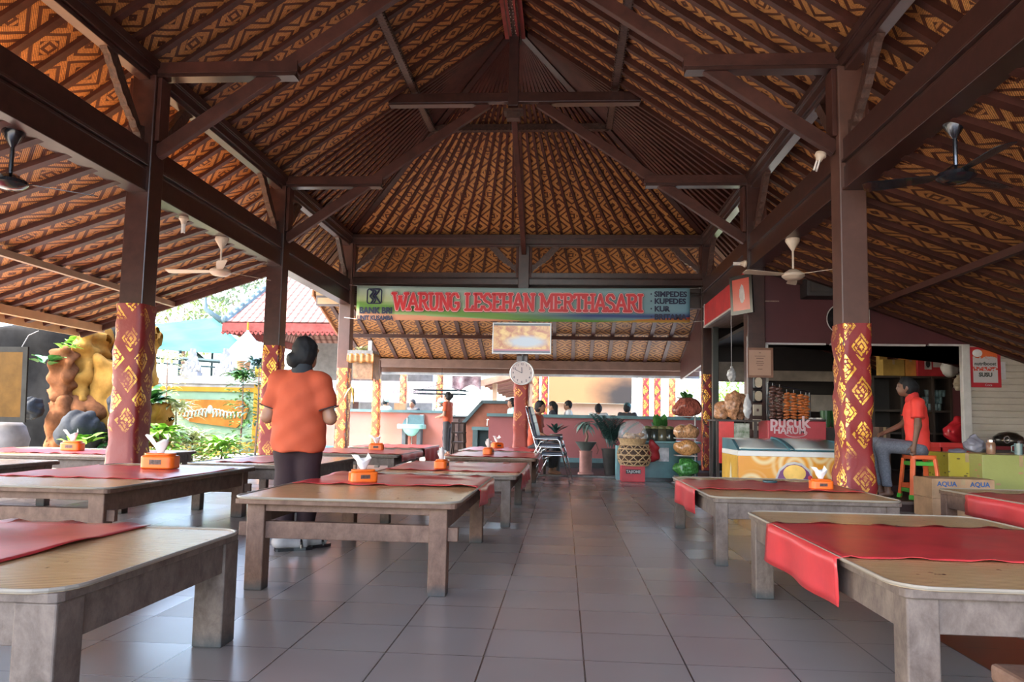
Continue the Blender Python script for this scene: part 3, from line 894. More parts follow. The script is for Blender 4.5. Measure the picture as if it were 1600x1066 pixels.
ban = thing('long_banner', 'long printed banner with red outlined lettering hung across the back of the pavilion', 'banner', ((bx0+bx1)/2, BY, 3.05))
def bfn(a, b): return (bx0+(bx1-bx0)*a, BY+.005*sin(a*38)*(.3+b)+.006*sin(a*9+b*3), bz(a, b)), (a, b)
m = MB(); m.grid(bfn, 90, 8, flip=True); m.put('banner_cloth', m_banner(), ban, smooth=True, solid=.003)
m = MB()
for (a, b, dx) in ((bx0, 3.78, -.35), (bx1, 3.76, .38), (bx0, 3.06, -.35), (bx1, 3.06, .38)): m.tube([(a, BY, b), (a+dx, BY+.2, b+.06)], .006, 5)
m.put('tie_string', mat('white string', (.6, .58, .55), .7), ban)
LET = {
 'W': (.95, [[(.06,1),(.26,0),(.47,.8),(.68,0),(.88,1)], [(-.04,1),(.18,1)], [(.76,1),(.98,1)], [(.40,.8),(.54,.8)]]),
 'A': (.72, [[(.06,0),(.36,1),(.66,0)], [(.19,.36),(.53,.36)], [(-.03,0),(.17,0)], [(.55,0),(.75,0)]]),
 'R': (.68, [[(.13,0),(.13,1),(.42,1),(.54,.9),(.54,.66),(.42,.54),(.13,.54)], [(.36,.5),(.56,.06),(.66,.02)], [(.01,0),(.25,0)], [(.01,1),(.13,1)]]),
 'U': (.66, [[(.12,1),(.12,.25),(.22,.03),(.44,.03),(.54,.25),(.54,1)], [(.01,1),(.23,1)], [(.44,1),(.65,1)]]),
 'N': (.70, [[(.12,0),(.12,1),(.58,.02),(.58,1)], [(.02,0),(.22,0)], [(.0,1),(.14,1)], [(.48,1),(.68,1)]]),
 'G': (.66, [[(.54,.80),(.42,1),(.22,1),(.07,.8),(.07,.2),(.22,0),(.44,0),(.57,.18),(.57,.42),(.38,.42)]]),
 'L': (.56, [[(.14,1),(.14,0),(.46,0),(.50,.22)], [(.03,1),(.25,1)], [(.03,0),(.14,0)]]),
 'E': (.60, [[(.50,.80),(.48,1),(.13,1),(.13,0),(.50,0),(.53,.2)], [(.13,.52),(.38,.52)], [(.03,1),(.13,1)], [(.03,0),(.13,0)]]),
 'S': (.60, [[(.50,.80),(.38,1),(.19,1),(.07,.85),(.07,.66),(.19,.54),(.40,.46),(.51,.32),(.51,.15),(.39,0),(.17,0),(.05,.2)]]),
 'H': (.70, [[(.13,0),(.13,1)], [(.57,0),(.57,1)], [(.13,.5),(.57,.5)], [(.02,0),(.24,0)], [(.02,1),(.24,1)], [(.46,0),(.68,0)], [(.46,1),(.68,1)]]),
 'M': (.88, [[(.12,0),(.12,1),(.43,.25),(.74,1),(.74,0)], [(.02,0),(.23,0)], [(.0,1),(.12,1)], [(.64,0),(.85,0)], [(.74,1),(.86,1)]]),
 'T': (.62, [[(.31,0),(.31,1)], [(.03,.82),(.05,1),(.57,1),(.59,.82)], [(.2,0),(.42,0)]]),
 'I': (.32, [[(.16,0),(.16,1)], [(.05,0),(.27,0)], [(.05,1),(.27,1)]]),
 ' ': (.34, [])}
def stroke_text(s_, x0, x1, zc, hgt, y, layers, parent):
    W_ = sum(LET[c][0] for c in s_); kx = (x1-x0)/W_
    for i, (nm, r, mt) in enumerate(layers):
        m = MB(); x = x0; cnt_ = 0
        for c in s_:
            w_, st = LET[c]
            for pl in st:
                P = [Vector((x+px_*kx, y-i*.012, zc+(pz_-.5)*hgt)) for px_, pz_ in pl]
                for a, b in zip(P, P[1:]):
                    d = (b-a).normalized(); nrm = Vector((-d.z, 0, d.x))*r
                    cnt_ += 1; oy = Vector((0, -(cnt_ % 14)*.0007, 0)); m.quad([a+nrm+oy, a-nrm+oy, b-nrm+oy, b+nrm+oy])
                for p in P:
                    cnt_ += 1; vs = [m.bm.verts.new(p+Vector((cos(k*pi/5)*r, -(cnt_ % 14)*.0007, sin(k*pi/5)*r))) for k in range(10)]; m.bm.faces.new(vs)
            x += w_*kx
        m.put(nm, mt, parent, fixn=False)
INK = mat('dark blue ink', (.01, .018, .06), .5, var=0)
LRED = mat('banner red ink', (.62, .025, .035), .45, var=.1); LPINK = mat('banner pink ink', (.85, .50, .50), .5, var=0); LBLK = mat('banner black ink', (.03, .02, .04), .5, var=0)
xa, xb = ay(615, 475, BY).x, ay(1004, 475, BY).x
stroke_text('WARUNG LESEHAN MERTHASARI', xa, xb, 3.435, .335, BY-.035, [('letter_shadow', .053, LBLK), ('letter_outline', .046, LPINK), ('letter_face', .029, LRED)], ban)
def btext(nm, s_, px, py, size, al='CENTER', xs=1.0, off=.004):
    p = ay(px, py, BY-.04); return text(nm, s_, size, (p.x, BY-.035, p.z), EX, EZ, INK, ban, .001, al, off, xs)
btext('bank_name', 'BANK BRI', 587, 485.5, .178, xs=.92, off=.010); btext('bank_branch', 'UNIT KUSAMBA', 586, 497, .128, xs=.85, off=.006)
for s_, py in (('· SIMPEDES', 460), ('· KUPEDES', 471), ('· KUR', 483), ('· BRITAMA', 495.5)): btext('product_line', s_, 1016, py, .155, 'LEFT', 1.02, .007)
m = MB(); P = ay(585, 463, BY-.04); q = .155
def seg2(a, b, r=.014):
    a = Vector((P.x+a[0]*q, BY-.037, P.z+a[1]*q)); b = Vector((P.x+b[0]*q, BY-.037, P.z+b[1]*q)); m.tube([a, b], r, 6)
rr_ = [(-1, -.8), (-.8, -1), (.8, -1), (1, -.8), (1, .8), (.8, 1), (-.8, 1), (-1, .8)]
for i in range(8): seg2(rr_[i], rr_[(i+1) % 8])
for dx in (0, .62):
    z_ = [(-.62+dx, 1), (-.16+dx, .62), (-.62+dx, .02), (-.16+dx, -.5), (-.5+dx, -1)] if dx == 0 else [(-.2, 1), (.62, 1), (.62, .75), (.08, .1), (.85, -.95)]
    for a, b in zip(z_, z_[1:]): seg2(a, b, .018)
for a, b in (((-.2, 1), (.2, .6)), ((.2, .6), (-.25, .05)), ((-.25, .05), (.2, -.5)), ((.2, -.5), (-.15, -1))): seg2(a, b, .018)
m.put('bank_logo', INK, ban)

# television
tv = thing('television', 'flat television showing orange clouds, hung below the long banner', 'television', (-.9, 15.6, 2.4))
T0, T1 = ay(769, 553, BY), ay(862, 505, BY)
m = MB(); m.bb(T0.x, T1.x, 15.56, 15.62, T0.z, T1.z); m.put('case', mat('silver television frame', (.35, .34, .34), .3, .5, var=0), tv, bevel=.006)
def m_tv():
    n = NT('television picture')
    u, v, _ = n.sep(n.coord('UV'))
    c1 = n.noise(n.comb(n.math('MULTIPLY', u, 1.8), v), 4.5, 6, .6, .6)
    d = n.math('SQRT', n.math('ADD', n.math('POWER', n.math('MULTIPLY', n.math('SUBTRACT', u, .58), 1.9), 2), n.math('POWER', n.math('MULTIPLY', n.math('SUBTRACT', v, .38), 3.2), 2)))
    cl = n.mix(n.ramp(c1, .38, .62), (.55, .12, .01), (1, .62, .16))
    c = n.mix(n.ramp(n.math('ADD', d, n.math('MULTIPLY', c1, .3)), .55, .95), (.55, .60, .68), cl)
    c = n.mix(n.math('GREATER_THAN', v, .93), c, (.03, .012, .01))
    c = n.mix(n.math('LESS_THAN', v, .12), c, (.60, .08, .14)); c = n.mix(n.math('LESS_THAN', v, .07), c, (.03, .02, .07))
    n.color((.01, .01, .01)); n.link(c, n.b.inputs['Emission Color']); n.b.inputs['Emission Strength'].default_value = .075
    n.set(rough=.2); return n.m
m = MB(); m.quad([(T0.x+.025, 15.557, T0.z+.025), (T1.x-.025, 15.557, T0.z+.025), (T1.x-.025, 15.557, T1.z-.025), (T0.x+.025, 15.557, T1.z-.025)]); m.put('screen', m_tv(), tv, fixn=False)
m = MB(); m.bb(-.96, -.84, 15.62, 15.76, 2.5, 2.9); m.tube([(-.88, 15.63, 2.4), (-.88, 15.66, 2.2)], .02, 6); m.put('wall_bracket', BLACK, tv)
# clock
cc = ay(815.5, 583, 15.58)
ck = thing('wall_clock', 'round white wall clock on the middle column under the television', 'clock', (cc.x, 15.6, cc.z))
Mx = Matrix.Rotation(pi/2, 4, 'X')
def disc(prof, c, seg=32): m = MB(); m.lathe(prof, c, seg, M=Mx); return m
cf_ = disc([(0, 0), (.235, 0), (.235, .03), (.0, .03)], (cc.x, 15.62, cc.z)).put('face', mat('clock face', (.62, .56, .54), .5, var=0), ck)
m = MB(); m.tube([(cc.x+.24*cos(k*pi/24), 15.60, cc.z+.24*sin(k*pi/24)) for k in range(48)], .018, 8, closed=True); m.put('rim', mat('clock rim', (.62, .60, .58), .25, .4, var=0), ck, smooth=True)
for k in range(1, 13):
    a = pi/2-k*pi/6; text('numeral', str(k), .062, (cc.x+.185*cos(a), 15.588, cc.z+.185*sin(a)), EX, EZ, INK, cf_, .001, 'CENTER', .001)
for nm, ang, ln, w_ in (('hour_hand', pi/2+.06, .12, .014), ('minute_hand', pi/2+pi/3+.05, .17, .010)):
    MB().beam((cc.x, 15.582, cc.z), (cc.x+cos(ang)*ln, 15.582, cc.z+sin(ang)*ln), w_, .004, up=(0, 1, 0)).put(nm, INK, ck)
# fans
def fan_thing(label, x, y, ztop, zh, mt, angs, R=.70, bw=.14, rod=.014):
    t = thing('ceiling_fan', label, 'fan', (x, y, ztop))
    m = MB(); m.lathe([(.0, ztop), (.09, ztop), (.095, ztop-.03), (.03, ztop-.14), (.018, ztop-.16), (0, ztop-.16)], (x, y, 0), 16); m.put('canopy', mt, t, smooth='auto')
    m = MB(); m.tube([(x, y, ztop-.1), (x, y, zh+.05)], rod, 8); m.put('rod', mt, t)
    m = MB(); m.lathe([(0, zh+.07), (.05, zh+.07), (.09, zh+.045), (.14, zh+.01), (.145, zh-.02), (.10, zh-.06), (0, zh-.075)], (x, y, 0), 20); m.put('motor', mt, t, smooth='auto')
    for a in angs:
        a = radians(a); d = Vector((cos(a), sin(a), 0)); s2 = Vector((-sin(a), cos(a), .22)).normalized()
        m = MB(); p0 = Vector((x, y, zh))
        poly = [(.12, -.02), (.2, -bw*.40), (R*.6, -bw*.5), (R*.95, -bw*.5), (R, -bw*.35), (R, bw*.35), (R*.95, bw*.45), (.2, bw*.25), (.12, .02)]
        m.prism(poly, p0, d, s2, .006); m.put('blade', mt, t)
    return t
CREAM = mat('cream enamel', (.62, .50, .38), .35, var=.06)
BLKF = mat('black enamel', (.010, .012, .016), .2, var=0, coat=.5)
fan_thing('cream ceiling fan hanging from the girder between the two garden side columns', XL, 9.9, 3.40, 2.93, CREAM, (178, 297, 57), .78)
fan_thing('cream ceiling fan in front of the plum kiosk wall', XR, 9.9, 3.40, 2.92, CREAM, (196, 316, 76), .70)
fan_thing('black ceiling fan at the upper right edge, one blade tilted towards the viewer', XR+.15, 6.1, 3.44, 2.98, BLKF, (272, 152, 32), .68, .17, .018)
fan_thing('black ceiling fan cut by the left edge of the picture', XL-.12, 6.1, 3.42, 2.95, BLKF, (40, 160, 280), .68, .15, .018)
# lamps
GL = mat('frosted lamp glass', (.85, .80, .75), .3, var=0)
def lamp(name, label, p, d, n=3):
    p = Vector(p); d = Vector(d).normalized(); t = thing(name, label, 'lamp', p)
    R_ = d.to_track_quat('Z', 'Y').to_matrix().to_4x4()
    m = MB(); m.lathe([(0, 0), (.055, 0), (.06, .03), (.04, .05), (.028, .09), (0, .09)], p, 14, M=R_); m.put('socket', CREAM, t, smooth='auto')
    m = MB()
    for k in range(n):
        a = 2*pi*k/n; o_ = R_ @ Vector((.018*cos(a), .018*sin(a), 0)); m.tube([p+o_+d*.09, p+o_+d*.20], .010, 6)
    m.put('tube', GL, t)
lamp('spiral_lamp', 'small lamp in a round socket on the right roof strut', ay(1283, 240, 7.85), (-.35, -.1, -1))
lamp('spiral_lamp', 'small lamp under the left girder beside the cream fan', (XL, 8.85, 3.40), (0, 0, -1))
lamp('spiral_lamp', 'lamp pointing left at the top of the kiosk corner column', ay(1166, 412, 11.72), (-1, 0, 0))

# ============================================================ low pink walls and kitchen behind
PINK = mat('dusty pink paint', (.34, .105, .11), .6, var=.12, scale=1.3); PINKL = mat('salmon pink paint', (.50, .19, .15), .6, var=.1, scale=1.3)
TEAL = mat('teal grey painted slab', (.10, .20, .22), .45, var=.2); BLKT = mat('black tile plinth', (.012, .014, .016), .3, var=0)
def wall_low(nm, x0, x1, y, top, th=.18, cap=.07, pm=PINK, plinth=.16):
    struct(MB().bb(x0, x1, y, y+th, plinth+.1, top-cap).put(nm, pm)); struct(MB().bb(x0-.04, x1+.04, y-.09, y+th+.06, top-cap, top).put('trim_2', TEAL))
    struct(MB().bb(x0, x1, y-.03, y+th, -.04, plinth).put('baseboard_back', BLKT)); struct(MB().bb(x0, x1, y-.045, y+th, plinth, plinth+.1).put('trim_3', TEAL))
wall_low('wall_back', -1.70, 3.6, 17.0, 1.12, plinth=.06)
wall_low('wall_back', -6.9, ay(692, 650, 20.2).x, 20.2, 1.20, pm=PINKL, plinth=.1)
# stove recess wall with sloping cap
a0 = ay(728, 650, 19.2); 
pts2 = [(a0.x, .0), (a0.x+1.35, .0), (a0.x+1.35, 1.42), (a0.x+.42, 1.42), (a0.x, .90)]
m = MB(); m.prism(pts2, (0, 19.35, 0), (1, 0, 0), (0, 0, 1), .2); struct(m.put('wall_back', mat('dull orange plaster', (.30, .10, .06), .7)))
m = MB(); m.beam((a0.x-.05, 19.2, .88), (a0.x+.42, 19.2, 1.42), .3, .08); m.beam((a0.x+.40, 19.2, 1.43), (a0.x+1.4, 19.2, 1.43), .3, .08); struct(m.put('trim_4', mat('dark teal slab', (.05, .09, .10), .5)))
st = thing('stove_bench', 'dark teal stove bench in the recess beside the clock column', 'bench', (a0.x+.75, 18.5, 0))
m = MB(); m.bb(a0.x+.28, a0.x+1.0, 18.2, 18.8, .72, .80); m.put('bench_top', TEAL, st); m = MB()
m.bb(a0.x+.30, a0.x+.42, 18.25, 18.8, 0, .72); m.bb(a0.x+.88, a0.x+1.0, 18.25, 18.8, 0, .72); m.bb(a0.x+.42, a0.x+.88, 18.7, 18.8, 0, .72); m.put('bench_side', mat('dark teal slab', (.05, .09, .10)), st)
m = MB(); m.tube([(a0.x+.62, 18.5, .83), (a0.x+.62, 18.5, .98), (a0.x+.75, 18.4, .98)], .012, 6); m.put('tap', mat('chrome', (.6, .6, .6), .15, 1, var=0), st)
CHR = mat('chrome', (.6, .6, .6), .15, 1, var=0)
# wash basin
wb = thing('wash_basin', 'pale teal wash basin on two dark supports against the pink wall', 'sink', (-4.1, 19.95, 0))
Bx = ay(643.5, 675, 19.9).x
AQ = mat('aqua ceramic', (.22, .50, .47), .25, var=.05)
m = MB(); m.prism(rrect(Bx-.36, Bx+.36, 19.6, 20.14, .12), (0, 0, .70), (1, 0, 0), (0, 1, 0), .12); bs_ = m.put('basin', AQ, wb, bevel=.02)
m = MB(); m.prism([(-.30, 0), (.30, 0), (.26, .24), (-.10, .26), (-.26, .10)], (Bx, 20.10, .82), (1, 0, 0), (0, 0, 1), .04); m.put('back_splash', mat('grey teal', (.12, .22, .24), .4), wb)
m = MB(); m.lathe([(0, .50), (.10, .52), (.20, .62), (.24, .70)], (Bx, 19.85, 0), 16); m.put('bowl', AQ, wb, smooth=True)
for s_ in (-1, 1): MB().bb(Bx+s_*.2-.05, Bx+s_*.2+.05, 19.8, 20.14, 0, .70).put('support', mat('dark grey support', (.07, .09, .10), .5), wb)
m = MB(); m.tube([(Bx, 19.9, .5), (Bx, 19.9, .3), (Bx+.0, 20.1, .3)], .02, 6); m.tube([(Bx-.16, 20.0, .82), (Bx-.16, 20.0, 1.0), (Bx-.10, 19.85, 1.0)], .012, 6); m.put('tap', CHR, bs_)
q = ay(659, 655, 20.1); m = MB(); m.bb(q.x-.06, q.x+.06, 20.08, 20.19, q.z-.14, q.z+.12); tag(m.put('soap_dispenser', mat('pale dispenser', (.5, .55, .56), .4), bevel=.01), 'pale soap dispenser fixed to the pink wall above the basin', 'soap dispenser')
q = ay(626, 633, 20.3); m = MB(); m.bb(q.x-.16, q.x+.16, 20.2, 20.4, 1.20, 1.38); tag(m.put('carton_box', mat('brown cardboard', (.45, .27, .15), .8), bevel=.004), 'small brown carton on the teal ledge among the cooks', 'box')

# ------------------------------------------------------------ people
SKIN = mat('brown skin', (.30, .15, .09), .5, var=.08, scale=6); SKIND = mat('deep brown skin', (.16, .075, .045), .5, var=.08)
HAIR = mat('black hair', (.0035, .0035, .004), .75, var=.2, scale=30, bump=.3)
def rotz(f, c, a):
    cs, sn = cos(a), sin(a)
    return lambda X, Y, Z: f(c[0]+(X-c[0])*cs+(Y-c[1])*sn, c[1]-(X-c[0])*sn+(Y-c[1])*cs, Z)
def squash(f, cy_, sy): return lambda X, Y, Z: f(X, cy_+(Y-cy_)/sy, Z)*min(1, sy)
def hand(w_, d, side, s_=1.0, curl=.5):
    """w_ wrist, d direction of the hand; five fingers"""
    w_ = Vector(w_); d = Vector(d).normalized(); sd_ = d.cross(Vector((0, 0, 1)))
    if sd_.length < .2: sd_ = Vector((0, 1, 0))
    sd_.normalize(); dn = sd_.cross(d)*(-1 if sd_.cross(d).z > 0 else 1)
    fs = [rc(w_, w_+d*.075*s_, .024*s_, .030*s_)]
    for k, ln in enumerate((.058, .072, .068, .052)):
        b = w_+d*.085*s_+sd_*(k-1.5)*.019*s_; mid = b+(d*(1-curl*.4)+dn*curl*.5)*ln*.55*s_; e_ = mid+(d*(1-curl)+dn*curl)*ln*.5*s_
        fs += [rc(b, mid, .0095*s_, .0088*s_), rc(mid, e_, .0088*s_, .0075*s_)]
    b = w_+d*.03*s_+sd_*side*.028*s_; fs += [rc(b, b+(d*.6+sd_*side*.6)*.045*s_, .012*s_, .010*s_), rc(b+(d*.6+sd_*side*.6)*.045*s_, b+(d*.95+sd_*side*.5)*.075*s_, .010*s_, .008*s_)]
    return fs
def figure(label, loc, rz, J, res, skin, shirtm, pantm, hair='short', hy=0.0, collar=None, cap=None, mask=None, shoes=None, sleeve=.62, hem=None, tw=.175, td=.12, bun=None, belly=0, group=None, apron=None, socks=None, skirt=False, fat=1.0):
    t = thing('person', label, 'person', loc, group)
    Mr = Matrix.Rotation(rz, 3, 'Z')
    def B(f, lo, hi, nm, mt, r_=None, par=None):
        return blob(f, lo, hi, r_ or res, nm, mt, par or t, off=loc, M=Mr)
    H = Vector(J['head']); hc = (H.x, H.y, H.z)
    def hd(p): 
        v = Matrix.Rotation(hy, 3, 'Z') @ Vector(p); return (H.x+v.x, H.y+v.y, H.z+v.z)
    head = [rotz(el(hc, (.074, .092, .108)), hc, hy), el(hd((0, .045, -.065)), (.048, .045, .045)), rc(hd((0, .085, .01)), hd((0, .105, -.018)), .010, .014),
            el(hd((0, .085, -.052)), (.024, .014, .011)), el(hd((-.076, 0, -.01)), (.012, .020, .030)), el(hd((.076, 0, -.01)), (.012, .020, .030)), el(hd((0, .06, .028)), (.06, .035, .018))]
    N_ = Vector(J['neck']); head += [rc(N_, H-Vector((0, .01, .06)), .052, .046)]
    parts = [un(head, .02)]
    sL, sR, eL, eR, wL, wR = [Vector(J[k]) for k in ('sL', 'sR', 'eL', 'eR', 'wL', 'wR')]
    ch = (sL+sR)/2; pv = Vector(J['pelvis'])
    f_ = fat
    body = [squash(rc(ch-Vector((0, 0, .06)), pv, .125*f_, .125*f_), ch.y, .75), rc(sL, sR, .05, .05), rc(ch, N_, .06, .05),
            rc(sL, eL, .046*f_, .038*f_), rc(eL, wL, .038*f_, .026), rc(sR, eR, .046*f_, .038*f_), rc(eR, wR, .038*f_, .026)]
    hands = hand(wL, (wL-eL), 1, 1, J.get('curl', .5))+hand(wR, (wR-eR), -1, 1, J.get('curl', .5))
    legs = []
    if 'kL' in J:
        for s_ in 'LR':
            h_, k_2, a_, t_ = [Vector(J[x+s_]) for x in ('h', 'k', 'a', 't')]
            legs += [rc(h_, k_2, .082*f_, .056*f_), rc(k_2, a_, .054*f_, .034), rc(a_-Vector((0, 0, .02)), t_, .034, .026), rc(a_-Vector((0, 0, .02)), a_+(a_-t_).normalized()*.04-Vector((0, 0, .03)), .034, .028)]
    allp = [H, pv, wL, wR, eL, eR, sL, sR]+([Vector(J[x+s_]) for x in 'hkat' for s_ in 'LR'] if 'kL' in J else [])
    lo = [min(p[i] for p in allp)-.22 for i in range(3)]; hi = [max(p[i] for p in allp)+.22 for i in range(3)]
    skinf = un([un(head, .02), un(body, .03)]+([un(legs, .02)] if legs else []), .02)
    hf = un(hands, .006)
    body_ = B(lambda X, Y, Z: np.minimum(skinf(X, Y, Z), hf(X, Y, Z)), lo, hi, 'body', skin)
    # shirt
    hz = hem if hem is not None else pv.z-.10
    tor = [squash(rc(ch-Vector((0, 0, .10)), Vector((pv.x, pv.y, pv.z)), tw, tw+belly), ch.y, td/tw), rc(sL, sR, .066*f_, .066*f_), rc(ch-Vector((0,0,.02)), N_-Vector((0, 0, .025)), .085, .062)]
    if hem is not None: tor.append(squash(rc(pv, Vector((pv.x, pv.y, hz+.06)), tw+belly, tw+belly+.01), pv.y, td/tw))
    slv = []
    for a, b in ((sL, eL), (sR, eR)):
        c_ = a+(b-a)*sleeve; slv.append(rc(a, c_, .070*f_, .068*f_))
    ftor, fslv = un(tor, .04), un(slv, .01)
    neckcut = rc(N_-Vector((0, 0, .0)), N_+Vector((0, 0, .2)), .058, .09)
    def cuts(X, Y, Z):
        d = ftor(X, Y, Z); d = np.maximum(d, hz-Z)
        s2 = fslv(X, Y, Z)
        for a, b in ((sL, eL), (sR, eR)):
            ax2 = (b-a).normalized(); c_ = a+(b-a)*(sleeve+.06)
            s2 = np.where((X-ch.x)*(a.x-ch.x)+(Y-ch.y)*(a.y-ch.y) > 0, np.maximum(s2, ((X-c_.x)*ax2.x+(Y-c_.y)*ax2.y+(Z-c_.z)*ax2.z)), s2)
        h = np.clip(.5+.5*(s2-d)/.03, 0, 1); u_ = s2*(1-h)+d*h-.03*h*(1-h)
        wr = .004*np.sin(Z*26+X*14)*np.sin(X*19+Y*9+Z*5)+.0035*np.sin(Z*40-X*30)
        return np.maximum(u_+wr, -neckcut(X, Y, Z))
    shirt_ = B(cuts, lo, hi, 'shirt', shirtm)
    if collar is not None:
        B(un([cut(rc(N_-Vector((0, 0, .03)), N_+Vector((0, 0, .028)), .082, .070), rc(N_-Vector((0, 0, .1)), N_+Vector((0, 0, .2)), .052, .052))], .005), [N_.x-.1, N_.y-.1, N_.z-.09], [N_.x+.1, N_.y+.1, N_.z+.075], 'collar', collar, min(res, .01), shirt_)
        m = MB()
        for a, b in ((sL, eL), (sR, eR)):
            d = (b-a).normalized(); c_ = a+(b-a)*(sleeve+.055); u1 = d.orthogonal().normalized(); u2 = d.cross(u1)
            m.tube([Mr @ (c_+(u1*cos(k*pi/8)+u2*sin(k*pi/8))*.072*f_)+Vector(loc) for k in range(16)], .004, 5, closed=True)
        m.put('sleeve_trim', collar, shirt_)
    if legs:
        pf = []
        for s_ in 'LR':
            h_, k_2, a_ = [Vector(J[x+s_]) for x in 'hka']
            pf += [rc(h_, k_2, .088*f_, .075*f_), rc(k_2, k_2+(a_-k_2)*.86, .072*f_, .056*f_)]
        pf.append(squash(rc(pv, pv-Vector((0, 0, .06)), .135*f_, .135*f_), pv.y, .8))
        cutz = min(Vector(J['aL']).z, Vector(J['aR']).z)+.06
        g0 = un(pf, .03)
        B(lambda X, Y, Z: np.maximum(g0(X, Y, Z)+.004*np.sin(Z*30+X*20), cutz-Z), lo, hi, 'trousers', pantm)
        if shoes is not None:
            for s_ in 'LR':
                a_, t_ = Vector(J['a'+s_]), Vector(J['t'+s_]); d = (t_-a_); d.z = 0; d.normalize(); z0 = min(t_.z, a_.z)-.03
                c_ = (a_+t_)/2; c_.z = t_.z-.028
                m = MB(); prm = [(-.125, -.032), (-.11, -.04), (0, -.036), (.08, -.046), (.13, -.03), (.14, 0), (.13, .03), (.08, .042), (0, .034), (-.11, .038), (-.125, .03)]
                dd = Mr @ d; e2 = Vector((-dd.y, dd.x, 0)); m.prism(prm, Mr @ c_+Vector(loc)-Vector((0, 0, .012)), dd, e2, .022)
                m.tube([Mr @ (c_+d*.05)+Vector(loc)+e2*.045*cos(q_)+Vector((0, 0, .062*sin(q_)+.005)) for q_ in [pi*k/8 for k in range(9)]], .009, 6)
                m.put('sandal', shoes, t)
        if socks is not None:
            fs = []
            for s_ in 'LR':
                a_, t_ = Vector(J['a'+s_]), Vector(J['t'+s_]); fs += [rc(a_+Vector((0, 0, .07)), a_-Vector((0, 0, .02)), .044, .044), rc(a_-Vector((0, 0, .02)), t_, .044, .034), el(tuple(a_+(a_-t_).normalized()*.03-Vector((0, 0, .03))), (.05, .05, .045))]
            B(un(fs, .015), lo, [hi[0], hi[1], .4], 'socks', socks)
    # hair
    if hair:
        hf_ = [rotz(el((hc[0], hc[1]-.012, hc[2]+.022), (.086, .100, .108)), hc, hy)]
        if hair == 'long': hf_.append(rc(hd((0, -.07, 0)), hd((0, -.09, -.22)), .075, .05))
        if hair == 'back': hf_.append(el(hd((0, -.03, -.02)), (.086, .085, .088)))
        base_h = un(hf_, .02)
        fc = rotz(el((hc[0], hc[1]+.085, hc[2]-.045), (.085, .080, .085)), hc, hy)
        hh = cut(base_h, fc)
        if bun: hh = un([hh, el(hd(bun), (.058, .055, .058))], .015)
        lowcut = hc[2]-(.30 if hair == 'long' else .075)
        B(lambda X, Y, Z: (noisy(hh, .004, 60)(X, Y, Z) if hair == 'back' else np.maximum(noisy(hh, .004, 60)(X, Y, Z), lowcut-Z)), [H.x-.2, H.y-.2, H.z-.36], [H.x+.2, H.y+.2, H.z+.16], 'hair', HAIR, min(res, .012))
    m = MB()
    for s_ in (-1, 1): m.ball(Mr @ Vector(hd((s_*.028, .083, .012)))+Vector(loc), (.011, .008, .007), 8, 6)
    m.put('eyes', BLACK, body_)
    if cap is not None:
        B(cut(rotz(el((hc[0], hc[1], hc[2]+.035), (.095, .105, .105)), hc, hy), rb((hc[0], hc[1], hc[2]-.10), (.2, .2, .11), .01)), [H.x-.2, H.y-.2, H.z-.1], [H.x+.2, H.y+.2, H.z+.2], 'head_cap', cap, .012)
    if mask is not None:
        B(rotz(el((hc[0], hc[1]+.065, hc[2]-.05), (.055, .045, .042)), hc, hy), [H.x-.2, H.y-.2, H.z-.2], [H.x+.2, H.y+.2, H.z+.1], 'face_mask', mask, .01)
    return t
OSH = mat('orange polo cloth', (.42, .066, .022), .8, var=.07, scale=7, bump=.1)
MAR = mat('dark maroon trousers', (.020, .006, .009), .85, var=.2)
WX, WY = -1.90, 5.30
J = dict(head=(.025, .01, 1.405), neck=(.01, -.01, 1.285), pelvis=(0, 0, .86), sL=(-.150, -.01, 1.200), sR=(.150, -.01, 1.195), eL=(-.230, -.02, .945), eR=(.230, -.0, .940), wL=(-.13, .19, .985), wR=(.10, .20, .995),
         hL=(-.085, 0, .82), kL=(-.075, .02, .46), aL=(-.075, -.02, .085), tL=(.05, .06, .040), hR=(.08, 0, .82), kR=(.065, .05, .46), aR=(.045, .10, .085), tR=(.13, .22, .040), curl=.8)
figure('waitress in an orange polo shirt and dark trousers standing with her back turned', (WX, WY, 0), -.03, J, .0125, SKIN, OSH, MAR, hair='back', hy=-.30, collar=mat('black knit', (.02, .025, .03), .8, var=0), shoes=BLACK, socks=mat('grey socks', (.42, .40, .40), .9), bun=(-.035, -.085, -.05), tw=.178, td=.13, hem=.70, sleeve=.68, belly=.006, fat=1.12)
# seated woman in the kiosk
SX, SY = 4.02, 9.35; sq = ay(1433, 707, SY); AZ = -(sq.z-.02-.12)+.075
JS = dict(head=(0, .10, .80), neck=(0, .035, .67), pelvis=(0, -.02, .13), sL=(-.155, .01, .60), sR=(.155, .01, .60), eL=(-.20, .02, .34), eR=(.19, .10, .36), wL=(-.19, .06, .12), wR=(.12, .32, .25),
          hL=(-.09, 0, .07), kL=(-.12, .40, .09), aL=(-.10, .34, AZ), tL=(-.10, .47, AZ-.045), hR=(.09, 0, .07), kR=(.10, .42, .12), aR=(.10, .38, AZ), tR=(.10, .51, AZ-.045), curl=.3)
figure('woman in a red orange polo seated on a plastic stool inside the kiosk', (sq.x, SY, sq.z-.02), 1.33, JS, .016, SKIND, mat('red orange polo cloth', (.75, .045, .03), .7, var=.06), mat('grey blue checked trousers', (.13, .14, .17), .8, var=.3, scale=60), hair='back', hy=0, collar=mat('red knit', (.55, .03, .025), .8), bun=(0, -.09, 0), shoes=BLACK, tw=.16, td=.13, sleeve=.6)
